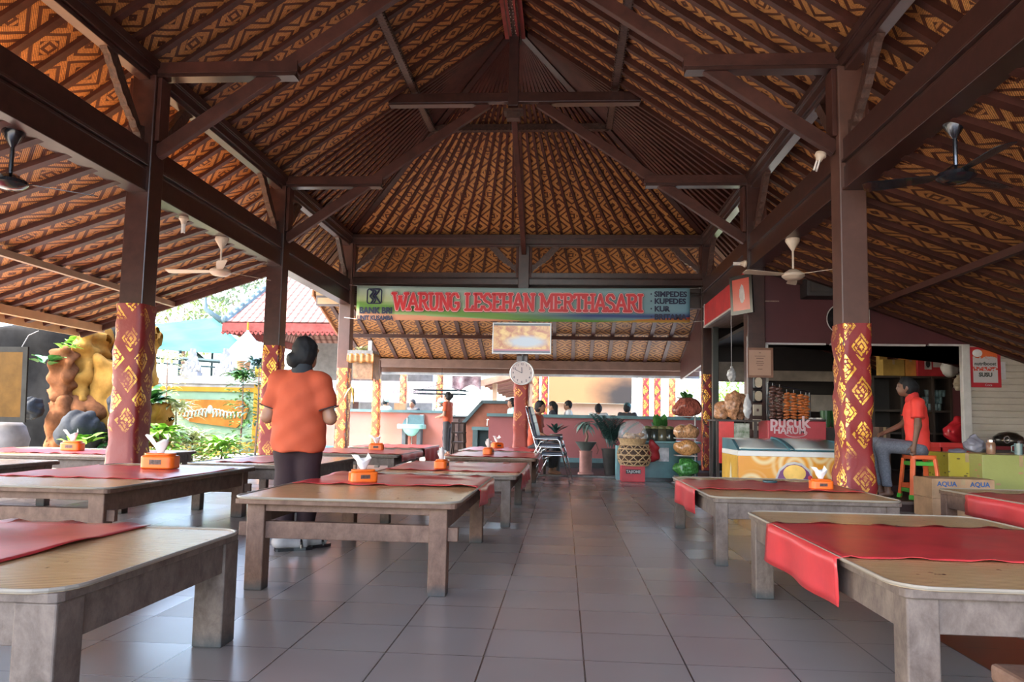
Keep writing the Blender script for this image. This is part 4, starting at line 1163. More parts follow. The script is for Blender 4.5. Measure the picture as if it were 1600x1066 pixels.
# her stool
def stool(x, y, z0, h, label):
    t = thing('plastic_stool', label, 'stool', (x, y, z0)); GRN = mat('green plastic', (.08, .45, .05), .35)
    SO = mat('bright orange plastic', (.85, .14, .04), .35, var=.04)
    m = MB(); m.prism(rrect(x-.15, x+.15, y-.15, y+.15, .05), (0, 0, z0+h-.05), (1, 0, 0), (0, 1, 0), .05); m.put('seat', SO, t, bevel=.01)
    for sx in (-1, 1):
        for sy in (-1, 1):
            MB().beam((x+sx*.165, y+sy*.165, z0+.0), (x+sx*.125, y+sy*.125, z0+h-.04), .055, .035).put('leg', SO, t, bevel=.006)
            MB().beam((x+sx*.168, y+sy*.168, z0-.0), (x+sx*.160, y+sy*.160, z0+.05), .06, .04).put('foot_cap', GRN, t)
    for zz, r in ((z0+.10, .152), (z0+h-.10, .130)):
        m = MB()
        for s_ in (-1, 1): m.bb(x-r, x+r, y+s_*r-.006, y+s_*r+.006, zz-.022, zz+.022); m.bb(x+s_*r-.006, x+s_*r+.006, y-r, y+r, zz-.022, zz+.022)
        m.put('cross_band', GRN, t)
    m = MB()
    for s_ in (-1, 1): m.bb(x-.15, x+.15, y+s_*.155-.008, y+s_*.155+.008, z0+.13, z0+.18); m.bb(x+s_*.155-.008, x+s_*.155+.008, y-.15, y+.15, z0+.13, z0+.18)
    m.put('brace', SO, t)
sz = sq.z-.03-.2
stool(sq.x+.02, SY, .12, sq.z-.03-.12, 'orange and green plastic stool under the seated kiosk woman')

# simple poses of the kitchen people
def stand(h=1.6, lean=0.0, armf=.2):
    k = h/1.6
    return dict(head=(0, .02+lean, 1.48*k), neck=(0, lean, 1.34*k), pelvis=(0, 0, .90*k), sL=(-.17, lean, 1.29*k), sR=(.17, lean, 1.29*k), eL=(-.22, .02+lean, 1.03*k), eR=(.22, .02+lean, 1.03*k), wL=(-.15, armf+lean, .98*k), wR=(.15, armf+lean, .98*k),
                hL=(-.085, 0, .86*k), kL=(-.085, .02, .47*k), aL=(-.085, 0, .085), tL=(-.09, .14, .04), hR=(.085, 0, .86*k), kR=(.085, .02, .47*k), aR=(.085, 0, .085), tR=(.09, .14, .04))
TCL = mat('pale aqua cloth', (.35, .62, .60), .7); WSH = mat('white work shirt', (.62, .66, .66), .7); DKP = mat('dark trousers', (.03, .03, .035), .8)
def at_head(px, py, Y):
    p = ay(px, py, Y); return p
def cook(label, px, py, Y, rz, shirtm, **k):
    p = at_head(px, py, Y); kk = p.z/1.48
    figure(label, (p.x, Y, 0), rz, stand(1.6*kk), .024, SKIN, shirtm, DKP, **k)
KG = 'cooks behind the low walls'
cook('cook with an aqua cap behind the slim outer column', 602, 629, 21.0, -.6, TCL, cap=TCL, hair='short')
cook('dark haired cook beside the small carton on the ledge', 645, 631, 21.1, 2.6, DKP, hair='short')
cook('cook with aqua cap and white mask behind the pink wall', 690, 630, 20.9, 2.2, TCL, cap=TCL, mask=WSH, hair='back')
cook('woman in orange with a hair bun in the kitchen doorway', 700.5, 620, 19.3, 1.35, OSH, hair='back', bun=(0, -.11, .02))
cook('worker in pale aqua bending beside the clock column', 801, 630, 17.9, 1.9, TCL, hair='back')
cook('long haired woman in profile behind the right pink wall', 864, 635, 18.3, 1.5, DKP, hair='long')
cook('man with short hair and white collar behind the right pink wall', 888.5, 634, 18.4, 1.6, WSH, hair='short')
cook('person with black hair seen from behind over the right pink wall', 935, 639, 18.4, 0, WSH, hair='back')
cook('person in an aqua cap at the far end of the right pink wall', 980, 638, 18.3, -.4, DKP, cap=mat('dark teal cap', (.05, .14, .15), .7), hair='back')
# seated person behind the chairs
JP = dict(JS); q = ay(836, 697, 14.0)
JP['aL'] = (-.10, .34, -.36); JP['aR'] = (.10, .38, -.36); JP['tL'] = (-.10, .47, -.40); JP['tR'] = (.10, .51, -.40)
figure('seated person in an orange shirt half hidden by the stacked chairs', (q.x, 14.0, .42), -2.0, {**JP}, .02, SKIN, OSH, DKP, hair='back')
# low stool below that person
m = MB(); m.bb(q.x-.22, q.x+.22, 13.85, 14.25, .30, .40)
for sx in (-1, 1):
    for sy in (-1, 1): m.bb(q.x+sx*.18-.02, q.x+sx*.18+.02, 14.05+sy*.16-.02, 14.05+sy*.16+.02, -.04, .30)
tag(m.put('wooden_bench', OLD2, bevel=.004), 'small wooden bench under the seated person in orange', 'bench')

# stacked chairs
def chair():
    t = thing('stacking_chair', '', 'chair')
    NAVY = mat('navy vinyl', (.015, .022, .05), .35, var=.1)
    m = MB(local=True); m.prism(rrect(-.20, .21, -.20, .20, .06), (0, 0, .42), (1, 0, 0), (0, 1, 0), .06); m.put('seat', NAVY, t, bevel=.015)
    m = MB(local=True); m.prism([(-.19, 0), (.19, 0), (.19, .34), (.15, .38), (-.15, .38), (-.19, .34)], (-.235, 0, .56), (0, 1, 0), (-.22, 0, .975), .04); m.put('backrest', NAVY, t, bevel=.012)
    for s_ in (-1, 1):
        y = s_*.215
        m = MB(local=True); m.tube([(.30, y, .0), (.20, y, .40), (.17, y, .43), (-.18, y, .43), (-.22, y, .48), (-.34, y*.93, .93)], .011, 8); m.put('side_frame', CHR, t, smooth=True)
        m = MB(local=True); m.tube([(-.30, y, 0), (-.10, y, .38), (.0, y, .42)], .011, 8); m.put('rear_leg', CHR, t, smooth=True)
    m = MB(local=True); m.tube([(.22, -.215, .30), (.22, .215, .30)], .009, 6); m.tube([(-.335, -.2, .93), (-.335, .2, .93)], .011, 6); m.put('cross_tube', CHR, t)
    return t
c0 = chair()
for k, lb in enumerate(('lowest navy chair of the stack by the clock column', 'middle navy chair of the stack by the clock column', 'topmost navy chair of the stack by the clock column')):
    c = c0 if k == 0 else copy_tree(c0)
    c.location = (-.17-.035*k, 12.02, .125*k); c['label'] = lb; c['category'] = 'chair'; c['group'] = 'stacked navy chairs with chrome frames'; c.rotation_euler = (0, 0, -.12)

# ============================================================ kiosk
PLUM = mat('plum red wall paint', (.075, .013, .016), .6, var=.18, scale=1.2)
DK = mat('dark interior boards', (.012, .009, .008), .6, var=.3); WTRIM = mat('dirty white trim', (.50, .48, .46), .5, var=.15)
def roofz(x): return zb-.36*(x-XR)-.02
KX0, KX1, KXR = 3.14, 6.08, 7.6
m = MB(); m.prism([(3.10, 2.24), (KXR, 2.24), (KXR, roofz(KXR)), (3.10, roofz(3.10))], (0, 12.06, 0), (1, 0, 0), (0, 0, 1), .10); struct(m.put('wall_kiosk', PLUM))
struct(MB().bb(6.20, KXR, 11.97, 12.07, .2, .62).put('wall_kiosk', PLUM))
m = MB(); m.bb(3.12, 3.17, 11.93, 12.0, .2, 2.24); m.bb(3.10, 4.05, 11.93, 11.99, 2.22, 2.25); m.bb(4.12, 5.55, 11.93, 11.99, 2.22, 2.25); m.bb(5.6, 6.2, 11.93, 11.99, 2.23, 2.26); struct(m.put('trim_5', WTRIM))
m = MB(); m.bb(6.08, 6.20, 11.92, 12.02, .62, 2.26); struct(m.put('trim_6', WTRIM, bevel=.01))
# roller shutter
sh = thing('roller_shutter', 'beige horizontally ribbed shutter closing the right half of the kiosk', 'shutter', (6.9, 11.98, .62))
m = MB(); z = .64
while z < 2.22:
    m.prism([(0, 0), (.012, .008), (.020, .05), (.012, .092), (0, .1)], (6.20, 11.99, z), (0, -1, 0), (0, 0, 1), -1.4); z += .101
m.bb(6.20, 7.6, 11.99, 12.01, .62, 2.24); m.put('slats', mat('beige shutter paint', (.42, .37, .31), .5, var=.12, scale=2), sh)
# rear and side walls of the kiosk, with an opening to the bright yard
wy = 16.15
wp0, wp1 = ay(1118, 640, wy), ay(1168, 597, wy)
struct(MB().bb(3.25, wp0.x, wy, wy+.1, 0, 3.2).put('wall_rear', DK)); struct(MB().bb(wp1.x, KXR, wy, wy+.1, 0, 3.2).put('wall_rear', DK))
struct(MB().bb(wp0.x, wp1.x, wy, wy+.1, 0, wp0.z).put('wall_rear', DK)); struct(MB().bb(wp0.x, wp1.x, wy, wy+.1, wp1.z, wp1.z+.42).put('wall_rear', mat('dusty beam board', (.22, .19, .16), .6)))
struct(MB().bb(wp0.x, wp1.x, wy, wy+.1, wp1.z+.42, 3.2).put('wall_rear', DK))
struct(MB().bb(KXR, KXR+.1, -5, 16.2, 0, 2.0).put('wall_shade_right', PLUM))  # unseen wall, run on past the kiosk to shade the right side
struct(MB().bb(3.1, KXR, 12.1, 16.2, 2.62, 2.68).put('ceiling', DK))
# horizontal boards high inside the dark opening
m = MB(); m.bb(3.3, 6.0, 15.2, 15.25, 1.85, 2.05); m.bb(3.3, 6.0, 15.1, 15.15, 1.25, 1.58); tag(m.put('wall_board', mat('dusty beam board', (.22, .19, .16), .6)), 'dim horizontal boards across the dark kiosk interior', 'boards')
# red sign panel on the side girder, soffit board
p = [ax(1100, 462, 2.8), ax(1165, 417, 2.8), ax(1164, 470, 2.8), ax(1102, 508, 2.8)]
sg = thing('sign_panel', 'long red panel fixed under the girder between the two right back columns', 'sign', (2.8, 13.5, 2.93))
m = MB(); m.bb(2.80, 2.83, 11.95, 15.25, 2.93, 3.36); m.put('panel', mat('bright red panel', (.50, .03, .03), .5, var=.2, scale=3), sg)
m = MB(); m.bb(2.785, 2.84, 11.95, 15.28, 2.90, 2.935); m.bb(2.79, 2.83, 15.25, 15.28, 2.93, 3.38); m.put('frame_strip', WTRIM, sg)
m = MB(); m.bb(2.83, 3.35, 11.95, 15.28, 2.90, 2.92); m.put('soffit', mat('pale soffit boards', (.24, .15, .11), .5, var=.4, scale=2, stretch=(8, 1, 1)), sg)
# dark side wall board beyond the back column
m = MB(); m.prism([(15.95, 3.9), (15.95, 2.3), (19.6, 2.1), (19.6, 2.5)], (2.98, 0, 0), (0, 1, 0), (0, 0, 1), .05); tag(m.put('gable_board', mat('dark red board', (.06, .016, .014), .5)), 'dark red gable board behind the right end of the banner', 'board')
# dark door post with gold cloth strip column
m = MB(); m.bb(2.93, 3.05, 15.10, 15.22, 0, 2.92); tag(m.put('door_post', mat('dark green grey post', (.04, .045, .04), .35, var=.2), bevel=.01), 'dark square post left of the kiosk side opening', 'post')
m = MB(); m.tube([(3.12, 12.25, .0), (3.12, 12.25, 2.2)], .04, 8); tag(m.put('pipe', mat('white pipe', (.5, .5, .5), .4)), 'white upright pipe beside the kiosk corner column', 'pipe')

# pictures on the corner column (X 2.96, Y 11.93)
CARD = mat('brown cardboard', (.45, .27, .15), .8)
def picture(label, c, w_, h_, ang, inner, frame=BLACK, th=.03, fr=.03, tilt=0, nm='framed_picture', cat='picture'):
    """frame standing in the vertical plane turned by ang about z"""
    t = thing(nm, label, cat, c); c = Vector(c); ex = Vector((cos(ang), sin(ang), 0)); n_ = Vector((sin(ang), -cos(ang), 0)); ez = Vector((0, 0, cos(tilt)))-n_*0+n_*(-sin(tilt))
    m = MB()
    for a, b, cw, ch in ((0, h_/2-fr/2, w_, fr), (0, -h_/2+fr/2, w_, fr), (-w_/2+fr/2, 0, fr, h_-2*fr), (w_/2-fr/2, 0, fr, h_-2*fr)):
        R_ = Matrix((ex, -n_, ez)).transposed(); m.box(c+ex*a+ez*b, (cw, th, ch), rot=R_)
    m.put('frame', frame, t)
    m = MB(); w2, h2 = w_/2-fr, h_/2-fr; q = c+n_*th*.15
    m.quad([q-ex*w2-ez*h2, q+ex*w2-ez*h2, q+ex*w2+ez*h2, q-ex*w2+ez*h2]); m.put('picture', inner, t, fixn=False, solid=.01)
    return t
def m_pic(name, bgc, fg, e=.5, sc=4):
    n = NT(name); uv = n.coord('UV'); u, v, _ = n.sep(uv)
    d = n.math('SQRT', n.math('ADD', n.math('POWER', n.math('MULTIPLY', n.math('SUBTRACT', u, .55), 3.2), 2), n.math('POWER', n.math('MULTIPLY', n.math('SUBTRACT', v, .5), 1.8), 2)))
    nz = n.noise(uv, sc, 4)
    c = n.mix(n.math('LESS_THAN', n.math('ADD', d, n.math('MULTIPLY', nz, .5)), e+.25), bgc, n.mix(nz, fg, tuple(x*.3 for x in fg)))
    n.color(c); n.set(rough=.25); return n.m
cpic = ay(1166, 462, 11.74)
picture('dark framed red picture with pale figure hung high on the kiosk corner column', (2.72, 11.72, 2.97), .46, .60, radians(-58), fr=.055, inner=m_pic('red picture with pale figure', (.45, .07, .05), (.55, .5, .5)), tilt=-.05)
q = ay(1187, 567, 11.72)
cf = picture('brown framed certificate on the kiosk corner column', (q.x, 11.72, q.z), .40, .46, 0, mat('certificate paper', (.42, .25, .17), .6, var=.06), frame=mat('brown frame', (.20, .09, .05), .4), fr=.035, nm='certificate', cat='certificate')
m = MB(); rn = random.Random(2)
for k, (w2, z2) in enumerate(((.16, .10), (.11, .065), (.03, .15), (.10, .02), (.12, -.01), (.09, -.04), (.07, -.10))): m.bb(q.x-w2/2, q.x+w2/2, 11.700, 11.704, q.z+z2-.004, q.z+z2+.004)
m.put('printed_lines', mat('brown ink', (.12, .06, .05), .6), cf)
for k, (py, lb) in enumerate(((598, 'upper'), (619, 'lower'))):
    q = ay(1184.5, py, 11.72); t = thing('electric_meter', lb+' of the two round faced meters below the certificate', 'meter', (q.x, 11.72, q.z-.1))
    MB().bb(q.x-.07, q.x+.07, 11.72, 11.80, q.z-.10, q.z+.10).put('case', BLACK, t, bevel=.02); m = MB(); m.prism(rrect(-.05, .05, -.075, .075, .045), (q.x, 11.70, q.z), (1, 0, 0), (0, 0, 1), .02); m.put('dial', mat('yellowed dial', (.50, .42, .30), .4), t)
for py, lb in ((641, 'upper'), (664, 'lower')):
    q = ay(1184, py, 11.74); t = thing('wall_socket', lb+' of two beige sockets on the kiosk corner column', 'socket', (q.x, 11.74, q.z-.1))
    MB().bb(q.x-.065, q.x+.065, 11.74, 11.79, q.z-.085, q.z+.085).put('plate', mat('beige plastic', (.48, .42, .32), .45), t, bevel=.008); MB().bb(q.x-.015, q.x+.015, 11.735, 11.742, q.z-.02, q.z+.02).put('switch', mat('brown ink', (.12, .06, .05), .6), t)
q = ay(1196, 632, 11.85); picture('small white framed photo on the post behind the freezer', (q.x+.05, 11.85, q.z), .13, .36, 0, mat('grey photo', (.12, .13, .13), .3, var=.8, scale=30), frame=WTRIM, fr=.03, nm='framed_photo')
# round plate on the wall and speaker, switch
q = ay(1315, 499, 11.96); t = thing('wall_mirror', 'round dark mirror with thin pale rim on the plum wall, half behind the column', 'mirror', (q.x, 11.95, q.z))
m = MB(); m.lathe([(0, 0), (.23, 0), (.23, .03), (0, .03)], (q.x, 11.94+.03, q.z), 32, M=Mx); m.put('glass', mat('black mirror', (.01, .01, .012), .15), t); m = MB(); m.tube([(q.x+.235*cos(k*pi/20), 11.93, q.z+.235*sin(k*pi/20)) for k in range(40)], .008, 6, closed=True); m.put('rim', WTRIM, t)
q0, q1 = ay(1262, 462, 11.6), ay(1352, 408, 11.6); t = thing('loudspeaker', 'dark grey loudspeaker box high on the plum wall behind the column', 'loudspeaker', ((q0.x+q1.x)/2, 11.8, q0.z))
MB().bb(q0.x, q1.x+.15, 11.62, 11.98, q0.z, q1.z).put('cabinet', mat('dark grey grille', (.035, .03, .03), .6), t, bevel=.015); m = MB(); m.bb(q0.x+.05, q1.x+.10, 11.60, 11.62, q0.z+.06, q1.z-.06); m.put('grille', mat('speaker cloth', (.05, .045, .042), .9), t)
q = ay(1355, 490, 11.9); tag(MB().bb(q.x-.04, q.x+.04, 11.9, 11.98, q.z-.15, q.z+.15).put('switch_box', WTRIM, bevel=.006), 'small pale switch box on the plum wall right of the batik column', 'switch box')
# poster on the shutter
q0, q1 = ay(1516, 605, 11.93), ay(1563, 543, 11.93); t = thing('poster', 'red bordered poster with cartoon style food lettering on the beige shutter', 'poster', ((q0.x+q1.x)/2, 11.93, q0.z))
t['label'] = 'red bordered paper poster on the beige shutter'
MB().bb(q0.x, q1.x, 11.935, 11.942, q0.z, q1.z).put('border', mat('poster red', (.42, .02, .03), .45, var=.1), t)
def m_poster():
    n = NT('poster print'); uv = n.coord('UV'); u, v, _ = n.sep(uv); nz = n.noise(n.scale(uv, (2, 5, 1)), 3, 4)
    c = n.mix(n.math('GREATER_THAN', n.math('ADD', v, n.math('MULTIPLY', nz, .5)), 1.02), (.45, .42, .42), (.60, .12, .03))
    b = n.math('MULTIPLY', n.math('MULTIPLY', n.math('GREATER_THAN', v, .36), n.math('LESS_THAN', v, .48)), n.math('GREATER_THAN', n.noise(uv, 14, 2), .48))
    c = n.mix(b, c, (.55, .06, .03)); n.color(c); n.set(rough=.4); return n.m
m = MB(); m.quad([(q0.x+.05, 11.930, q0.z+.07), (q1.x-.05, 11.930, q0.z+.07), (q1.x-.05, 11.930, q1.z-.04), (q0.x+.05, 11.930, q1.z-.04)]); m.put('print', m_poster(), t, fixn=False)
cx_ = (q0.x+q1.x)/2; text('poster_title', 'nutriboost', .075, (cx_, 11.927, q0.z+.36), EX, EZ, mat('dark grey ink', (.05, .06, .05), .5), t, .001, xs=1.0, offset=.002); text('poster_word', 'SUSU', .085, (cx_, 11.927, q0.z+.19), EX, EZ, mat('dark grey ink', (.05, .06, .05), .5), t, .001, offset=.004)
text('poster_brand', 'Coca', .05, (cx_+.04, 11.930, q0.z+.035), EX, EZ, WTRIM, t, .001)
m = MB(); p_ = ay(1527, 552, 11.925); m.ball(p_, (.075, .003, .06), 14, 6); m.put('splash_badge', mat('white ink', (.6, .6, .6), .5), t)
q = ay(1566, 578, 11.95); tag(MB().bb(q.x-.05, q.x+.05, 11.95, 11.953, q.z-.15, q.z+.12).put('paper_note', mat('grey paper', (.45, .43, .44), .7)), 'grey paper sheet behind the right edge of the poster', 'paper')
q = ay(1598, 497, 11.5); t = thing('wall_lamp', 'pale pink lamp cut by the right edge of the picture', 'lamp', (q.x, 11.7, q.z)); m = MB(); m.ball((q.x+.05, 11.6, q.z), (.09, .09, .12), 14, 8); m.put('shade', mat('pale pink shade', (.5, .33, .3), .5), t, smooth=True); MB().bb(q.x+.02, q.x+.08, 11.65, 11.97, q.z-.02, q.z+.02).put('arm', BLACK, t)

# shelf cabinet inside
c0_, c1_ = ay(1364, 700, 13.9), ay(1484, 580, 13.9)
sx0, sx1 = c0_.x, ay(1487, 600, 13.9).x; ztop_ = ay(1420, 588, 13.9).z
cab = thing('shelf_cabinet', 'dark open shelf cabinet inside the kiosk behind the seated woman', 'cabinet', ((sx0+sx1)/2, 14.0, .2))
SHW = mat('dark shelf boards', (.045, .032, .026), .5, var=.3)
for z in (.2, .85, 1.25, ztop_-.03): MB().bb(sx0, sx1, 13.9, 14.35, z, z+.035).put('shelf', SHW, cab)
for x in (sx0, (sx0+sx1)/2-.2, sx1-.35, sx1-.04): MB().bb(x, x+.04, 13.88, 14.35, .2, ztop_).put('upright', SHW, cab)
MB().bb(sx0, sx1, 14.35, 14.37, .2, ztop_).put('back_panel', DK, cab)
# glasses
GLS = mat('green tinted glass', (.35, .50, .50), .08, var=0, spec=.9)
GLS.node_tree.nodes['Principled BSDF'].inputs['Transmission Weight'].default_value = .6
def gl(): m = MB(local=True); m.lathe([(0, 0), (.032, 0), (.04, .12), (.036, .12), (.028, .01), (0, .01)], (0, 0, 0), 12); return m.put('drinking_glass', GLS, smooth=True)
g0 = gl(); rn = random.Random(4); n_ = 0
for r_ in range(3):
    for k in range(6):
        g = g0 if n_ == 0 else g0.copy()
        if n_: COL.objects.link(g)
        q = ay(1441+k*5.2, 655, 14.0+.12*r_); g.location = (q.x, 13.98+.11*r_, 1.285+(.125 if r_ == 1 else (.25 if r_ == 2 else 0))); 
        g.location.y = 14.05 if r_ else 13.98; tag(g, 'upturned clear glass stacked on the cabinet shelf right of the seated woman', 'glass', 'glasses stacked in the kiosk cabinet'); n_ += 1
# goods on top of the cabinet
def carton(label, x0, x1, y0, y1, z0, z1, mt, open_=False, rz=0, nm='carton_box'):
    t = thing(nm, label, 'box', ((x0+x1)/2, (y0+y1)/2, z0), None, rz)
    w_, d_, h_ = x1-x0, y1-y0, z1-z0
    m = MB(local=True); m.bb(-w_/2, w_/2, -d_/2, d_/2, 0, h_); m.put('body', mt, t, bevel=.004)
    m = MB(local=True); m.bb(-w_/2+.002, w_/2-.002, -.02, .02, h_, h_+.002); m.put('tape', mat('packing tape', (.40, .28, .15), .3), t); m = MB(local=True); m.bb(-.02, .02, -d_/2-.002, -d_/2, h_*.7, h_); m.put('tape', mat('packing tape', (.40, .28, .15), .3), t)
    if open_:
        m = MB(local=True); m.beam((-w_/2, -d_/2, h_), (-w_/2-.10, -d_/2, h_+.12), .01, .01); m.prism([(0, 0), (d_, 0), (d_-.03, .16), (.03, .16)], (-w_/2, -d_/2, h_), (0, 1, 0), (-.6, 0, .8), .004); m.put('flap', mt, t)
    return t
YEL = mat('yellow brown carton', (.42, .27, .06), .7); ct = ztop_+.006
def pxbox(label, px0, px1, py0, py1, Y, d_, mt, z0=None, **k):
    a, b = ay(px0, py1, Y), ay(px1, py0, Y); z_ = a.z if z0 is None else z0
    return carton(label, a.x, b.x, Y, Y+d_, z_, b.z, mt, **k)
pxbox('yellow and brown carton on top of the kiosk cabinet, left', 1380, 1413, 562, 586, 13.95, .3, YEL, ct)
pxbox('flattened yellow carton on the kiosk cabinet, leaning back left', 1374, 1386, 541, 562, 14.1, .15, YEL, ct+.27)
pxbox('open orange carton on top of the kiosk cabinet', 1415, 1431, 556, 585, 13.95, .3, mat('orange carton', (.55, .25, .05), .7), ct, open_=True)
rbx = pxbox('red box with white printed labels on top of the kiosk cabinet', 1434, 1476, 546, 580, 13.9, .4, mat('red carton print', (.48, .03, .04), .5), ct, nm='printed_box')
m = MB(local=True); m.bb(-.12, .0, -.206, -.202, .12, .33); m.bb(.03, .22, -.206, -.202, .16, .33); m.put('printed_label', WTRIM, rbx); m = MB(local=True); m.ball((-.06, -.207, .22), (.04, .004, .07), 12, 6); m.put('printed_figure', DKP, rbx)
def bag(label, c, r, mt, seed=1, nm='plastic_bag', knot=True, cat='bag', res=None, hang=0):
    f = un([el((0, 0, r[2]), r)]+([rc((0, 0, 1.8*r[2]), (.0, 0, 2.25*r[2]), r[0]*.22, r[0]*.30)] if knot else []), r[0]*.4)
    f = noisy(f, r[0]*.10, 3.2/r[0]*1.2, seed)
    o = blob(f, [-r[0]*1.4, -r[1]*1.4, -.03], [r[0]*1.4, r[1]*1.4, 2.7*r[2]], res or max(.010, r[0]/9), nm, mt, off=c)
    tag(o, label, cat)
    if hang: m = MB(); m.tube([(c[0], c[1], c[2]+1.9*r[2]), (c[0], c[1], hang)], .005, 5); m.put('cord', WTRIM, o)
    return o
WBAG = mat('white plastic bag', (.55, .55, .52), .3, var=.1)
q = ay(1484, 588, 13.7); bag('white plastic bag hanging at the right of the kiosk cabinet', (q.x, 13.7, q.z-.02), (.15, .12, .16), WBAG, 3, hang=2.62)
q = ay(1498, 612, 13.6);  bag('small cream bag hanging below the white one in the kiosk', (q.x, 13.6, q.z), (.08, .07, .12), mat('cream plastic', (.45, .38, .28), .4), 5, hang=2.62)
q = ay(1497, 692, 13.0); carton('brown carton under the slumped red bag', q.x-.25, q.x+.25, 12.85, 13.2, .2, q.z-.045, CARD); bag('red plastic bag slumped behind the yellow parcels', (q.x, 13.0, q.z), (.22, .18, .17), mat('red plastic film', (.50, .02, .03), .25, var=.1), 6)
pxbox('small brown carton on the kiosk floor left of the seated woman', 1374, 1391, 668, 699, 12.8, .3, mat('shaded brown card', (.12, .07, .05), .8), .2)  # cardboard with the dimness of the kiosk put into its colour
q0, q1 = ay(1302, 720, 13.2), ay(1360, 668, 13.2); pl_ = MB().bb(q0.x, q1.x+.05, 13.2, 13.6, .2, q1.z); tag(pl_.put('plastic_crate', mat('red plastic crate', (.40, .03, .03), .4), bevel=.01), 'red plastic crate behind the batik column inside the kiosk', 'crate')
# red basket, parcels, bowls in front of the shutter
def crate(label, x0, x1, y0, y1, z0, z1, mt):
    t = thing('plastic_basket', label, 'basket', ((x0+x1)/2, (y0+y1)/2, z0)); m = MB()
    for a in ((x0, x1, y0, y0+.015), (x0, x1, y1-.015, y1), (x0, x0+.015, y0, y1), (x1-.015, x1, y0, y1)): m.bb(*a, z0, z1)
    m.bb(x0, x1, y0, y1, z0, z0+.015); m.put('body', mt, t)
    m = MB()
    for a in ((x0-.03, x1+.03, y0-.03, y0+.012), (x0-.03, x1+.03, y1-.012, y1+.03), (x0-.03, x0+.012, y0, y1), (x1-.012, x1+.03, y0, y1)): m.bb(*a, z1-.06, z1)
    m.put('rim', mt, t, bevel=.005); return t
REDP = mat('red plastic', (.55, .035, .03), .35, var=.06)
YA = 9.6
q0, q1 = ay(1472, 742, 10.4), ay(1510, 693, 10.4)
crate('tall red plastic basket between the stool and the yellow parcels', q0.x, q0.x+.42, 10.4, 10.8, q0.z, q1.z, REDP)
m = MB(); m.bb(q0.x-.05, q0.x+.5, 10.35, 10.85, .2, q0.z-.005); tag(m.put('wooden_plinth', SHW), 'dark plinth carrying the red basket', 'plinth')
def m_print(name, base, ink, s_=9):
    n = NT(name); uv = n.coord('Object'); d = n.n('ShaderNodeTexVoronoi'); d.inputs['Scale'].default_value = s_; n.link(n.scale(uv, (1, 1, 2.2)), d.inputs['Vector'])
    nz = n.noise(uv, 3, 3); c = n.mix(nz, tuple(x*.75 for x in base), base)
    c = n.mix(n.math('LESS_THAN', d.outputs['Distance'], .20), c, ink); n.color(c); n.set(rough=.3, coat=.3); n.bump(n.noise(uv, 18, 3), .4, .01); return n.m
a, b = ay(1483, 755, 9.3), ay(1540, 709, 9.3)
yz0, yz1 = a.z, b.z
y1_ = carton('plain yellow printed parcel beside the red basket', a.x, b.x, 9.3, 9.9, yz0, yz1, m_print('yellow printed wrap', (.50, .40, .04), (.12, .08, .02)), nm='wrapped_parcel')
a2, b2 = ay(1538, 770, 9.0), ay(1600, 712, 9.0)
carton('pale green yellow parcel in clear film at the right edge', a2.x, a2.x+.85, 9.02, 9.9, a2.z, b2.z, m_print('green yellow printed wrap', (.42, .44, .14), (.50, .28, .16), 7), nm='wrapped_parcel')
m = MB(); m.bb(a.x-.05, a2.x+.9, 9.32, 10.0, .12, min(yz0, a2.z)-.004); tag(m.put('low_platform', SHW), 'dark platform under the wrapped parcels', 'platform')
q = ay(1520, 711, 9.6); bag('grey plastic bag on top of the yellow parcel', (q.x, 9.55, yz1), (.13, .10, .085), mat('grey plastic film', (.28, .27, .32), .25), 8)
q = ay(1500, 711, 9.4); bag('small grey cloth lying on the yellow parcel', (q.x, 9.45, yz1-.01), (.10, .06, .03), mat('grey rag', (.16, .15, .18), .8), 9, 'cloth', False, 'cloth')
q = ay(1556, 711, 9.2); t = thing('glass_jar', 'small glass jar with silver lid on the green yellow parcel', 'jar', (q.x, 9.3, b2.z)); JZ = b2.z
m = MB(); m.lathe([(0, JZ), (.045, JZ), (.05, JZ+.02), (.05, JZ+.12), (.04, JZ+.14), (0, JZ+.14)], (q.x, 9.3, 0), 16); m.put('jar', mat('brown jar contents', (.30, .16, .10), .15), t, smooth='auto'); m = MB(); m.lathe([(0, JZ+.14), (.043, JZ+.14), (.043, JZ+.165), (0, JZ+.165)], (q.x, 9.3, 0), 16); m.put('lid', CHR, t)
# counter with pot under the shutter
q0 = ay(1512, 705, 11.2); ct_z = q0.z+.08
cn = thing('kiosk_counter', 'red topped counter below the beige shutter', 'counter', (q0.x+.8, 11.5, .2)); MB().bb(q0.x-.35, 7.55, 11.1, 11.9, ct_z-.05, ct_z).put('counter_top', mat('dark red top', (.14, .012, .015), .35), cn, bevel=.006); MB().bb(q0.x-.3, 7.5, 11.15, 11.88, .2, ct_z-.05).put('cabinet', SHW, cn)
q = ay(1582, 695, 11.3); t = thing('cooking_pot', 'dark round steel pot with shiny handle on the red counter', 'pot', (q.x, 11.4, ct_z))
m = MB(); m.lathe([(0, 0), (.16, 0), (.20, .05), (.19, .13), (.11, .19), (0, .21)], (q.x, 11.4, ct_z), 24); m.put('pot', mat('dark steel', (.07, .06, .05), .2, .8, var=.2), t, smooth=True); m = MB(); m.tube([(q.x-.12+.04*cos(k), 11.22, ct_z+.09+.05*sin(k)) for k in [j*pi/6 for j in range(12)]], .008, 6, closed=True); m.ball((q.x+.05, 11.21, ct_z+.06), (.05, .02, .04), 10, 6); m.put('handle', CHR, t)
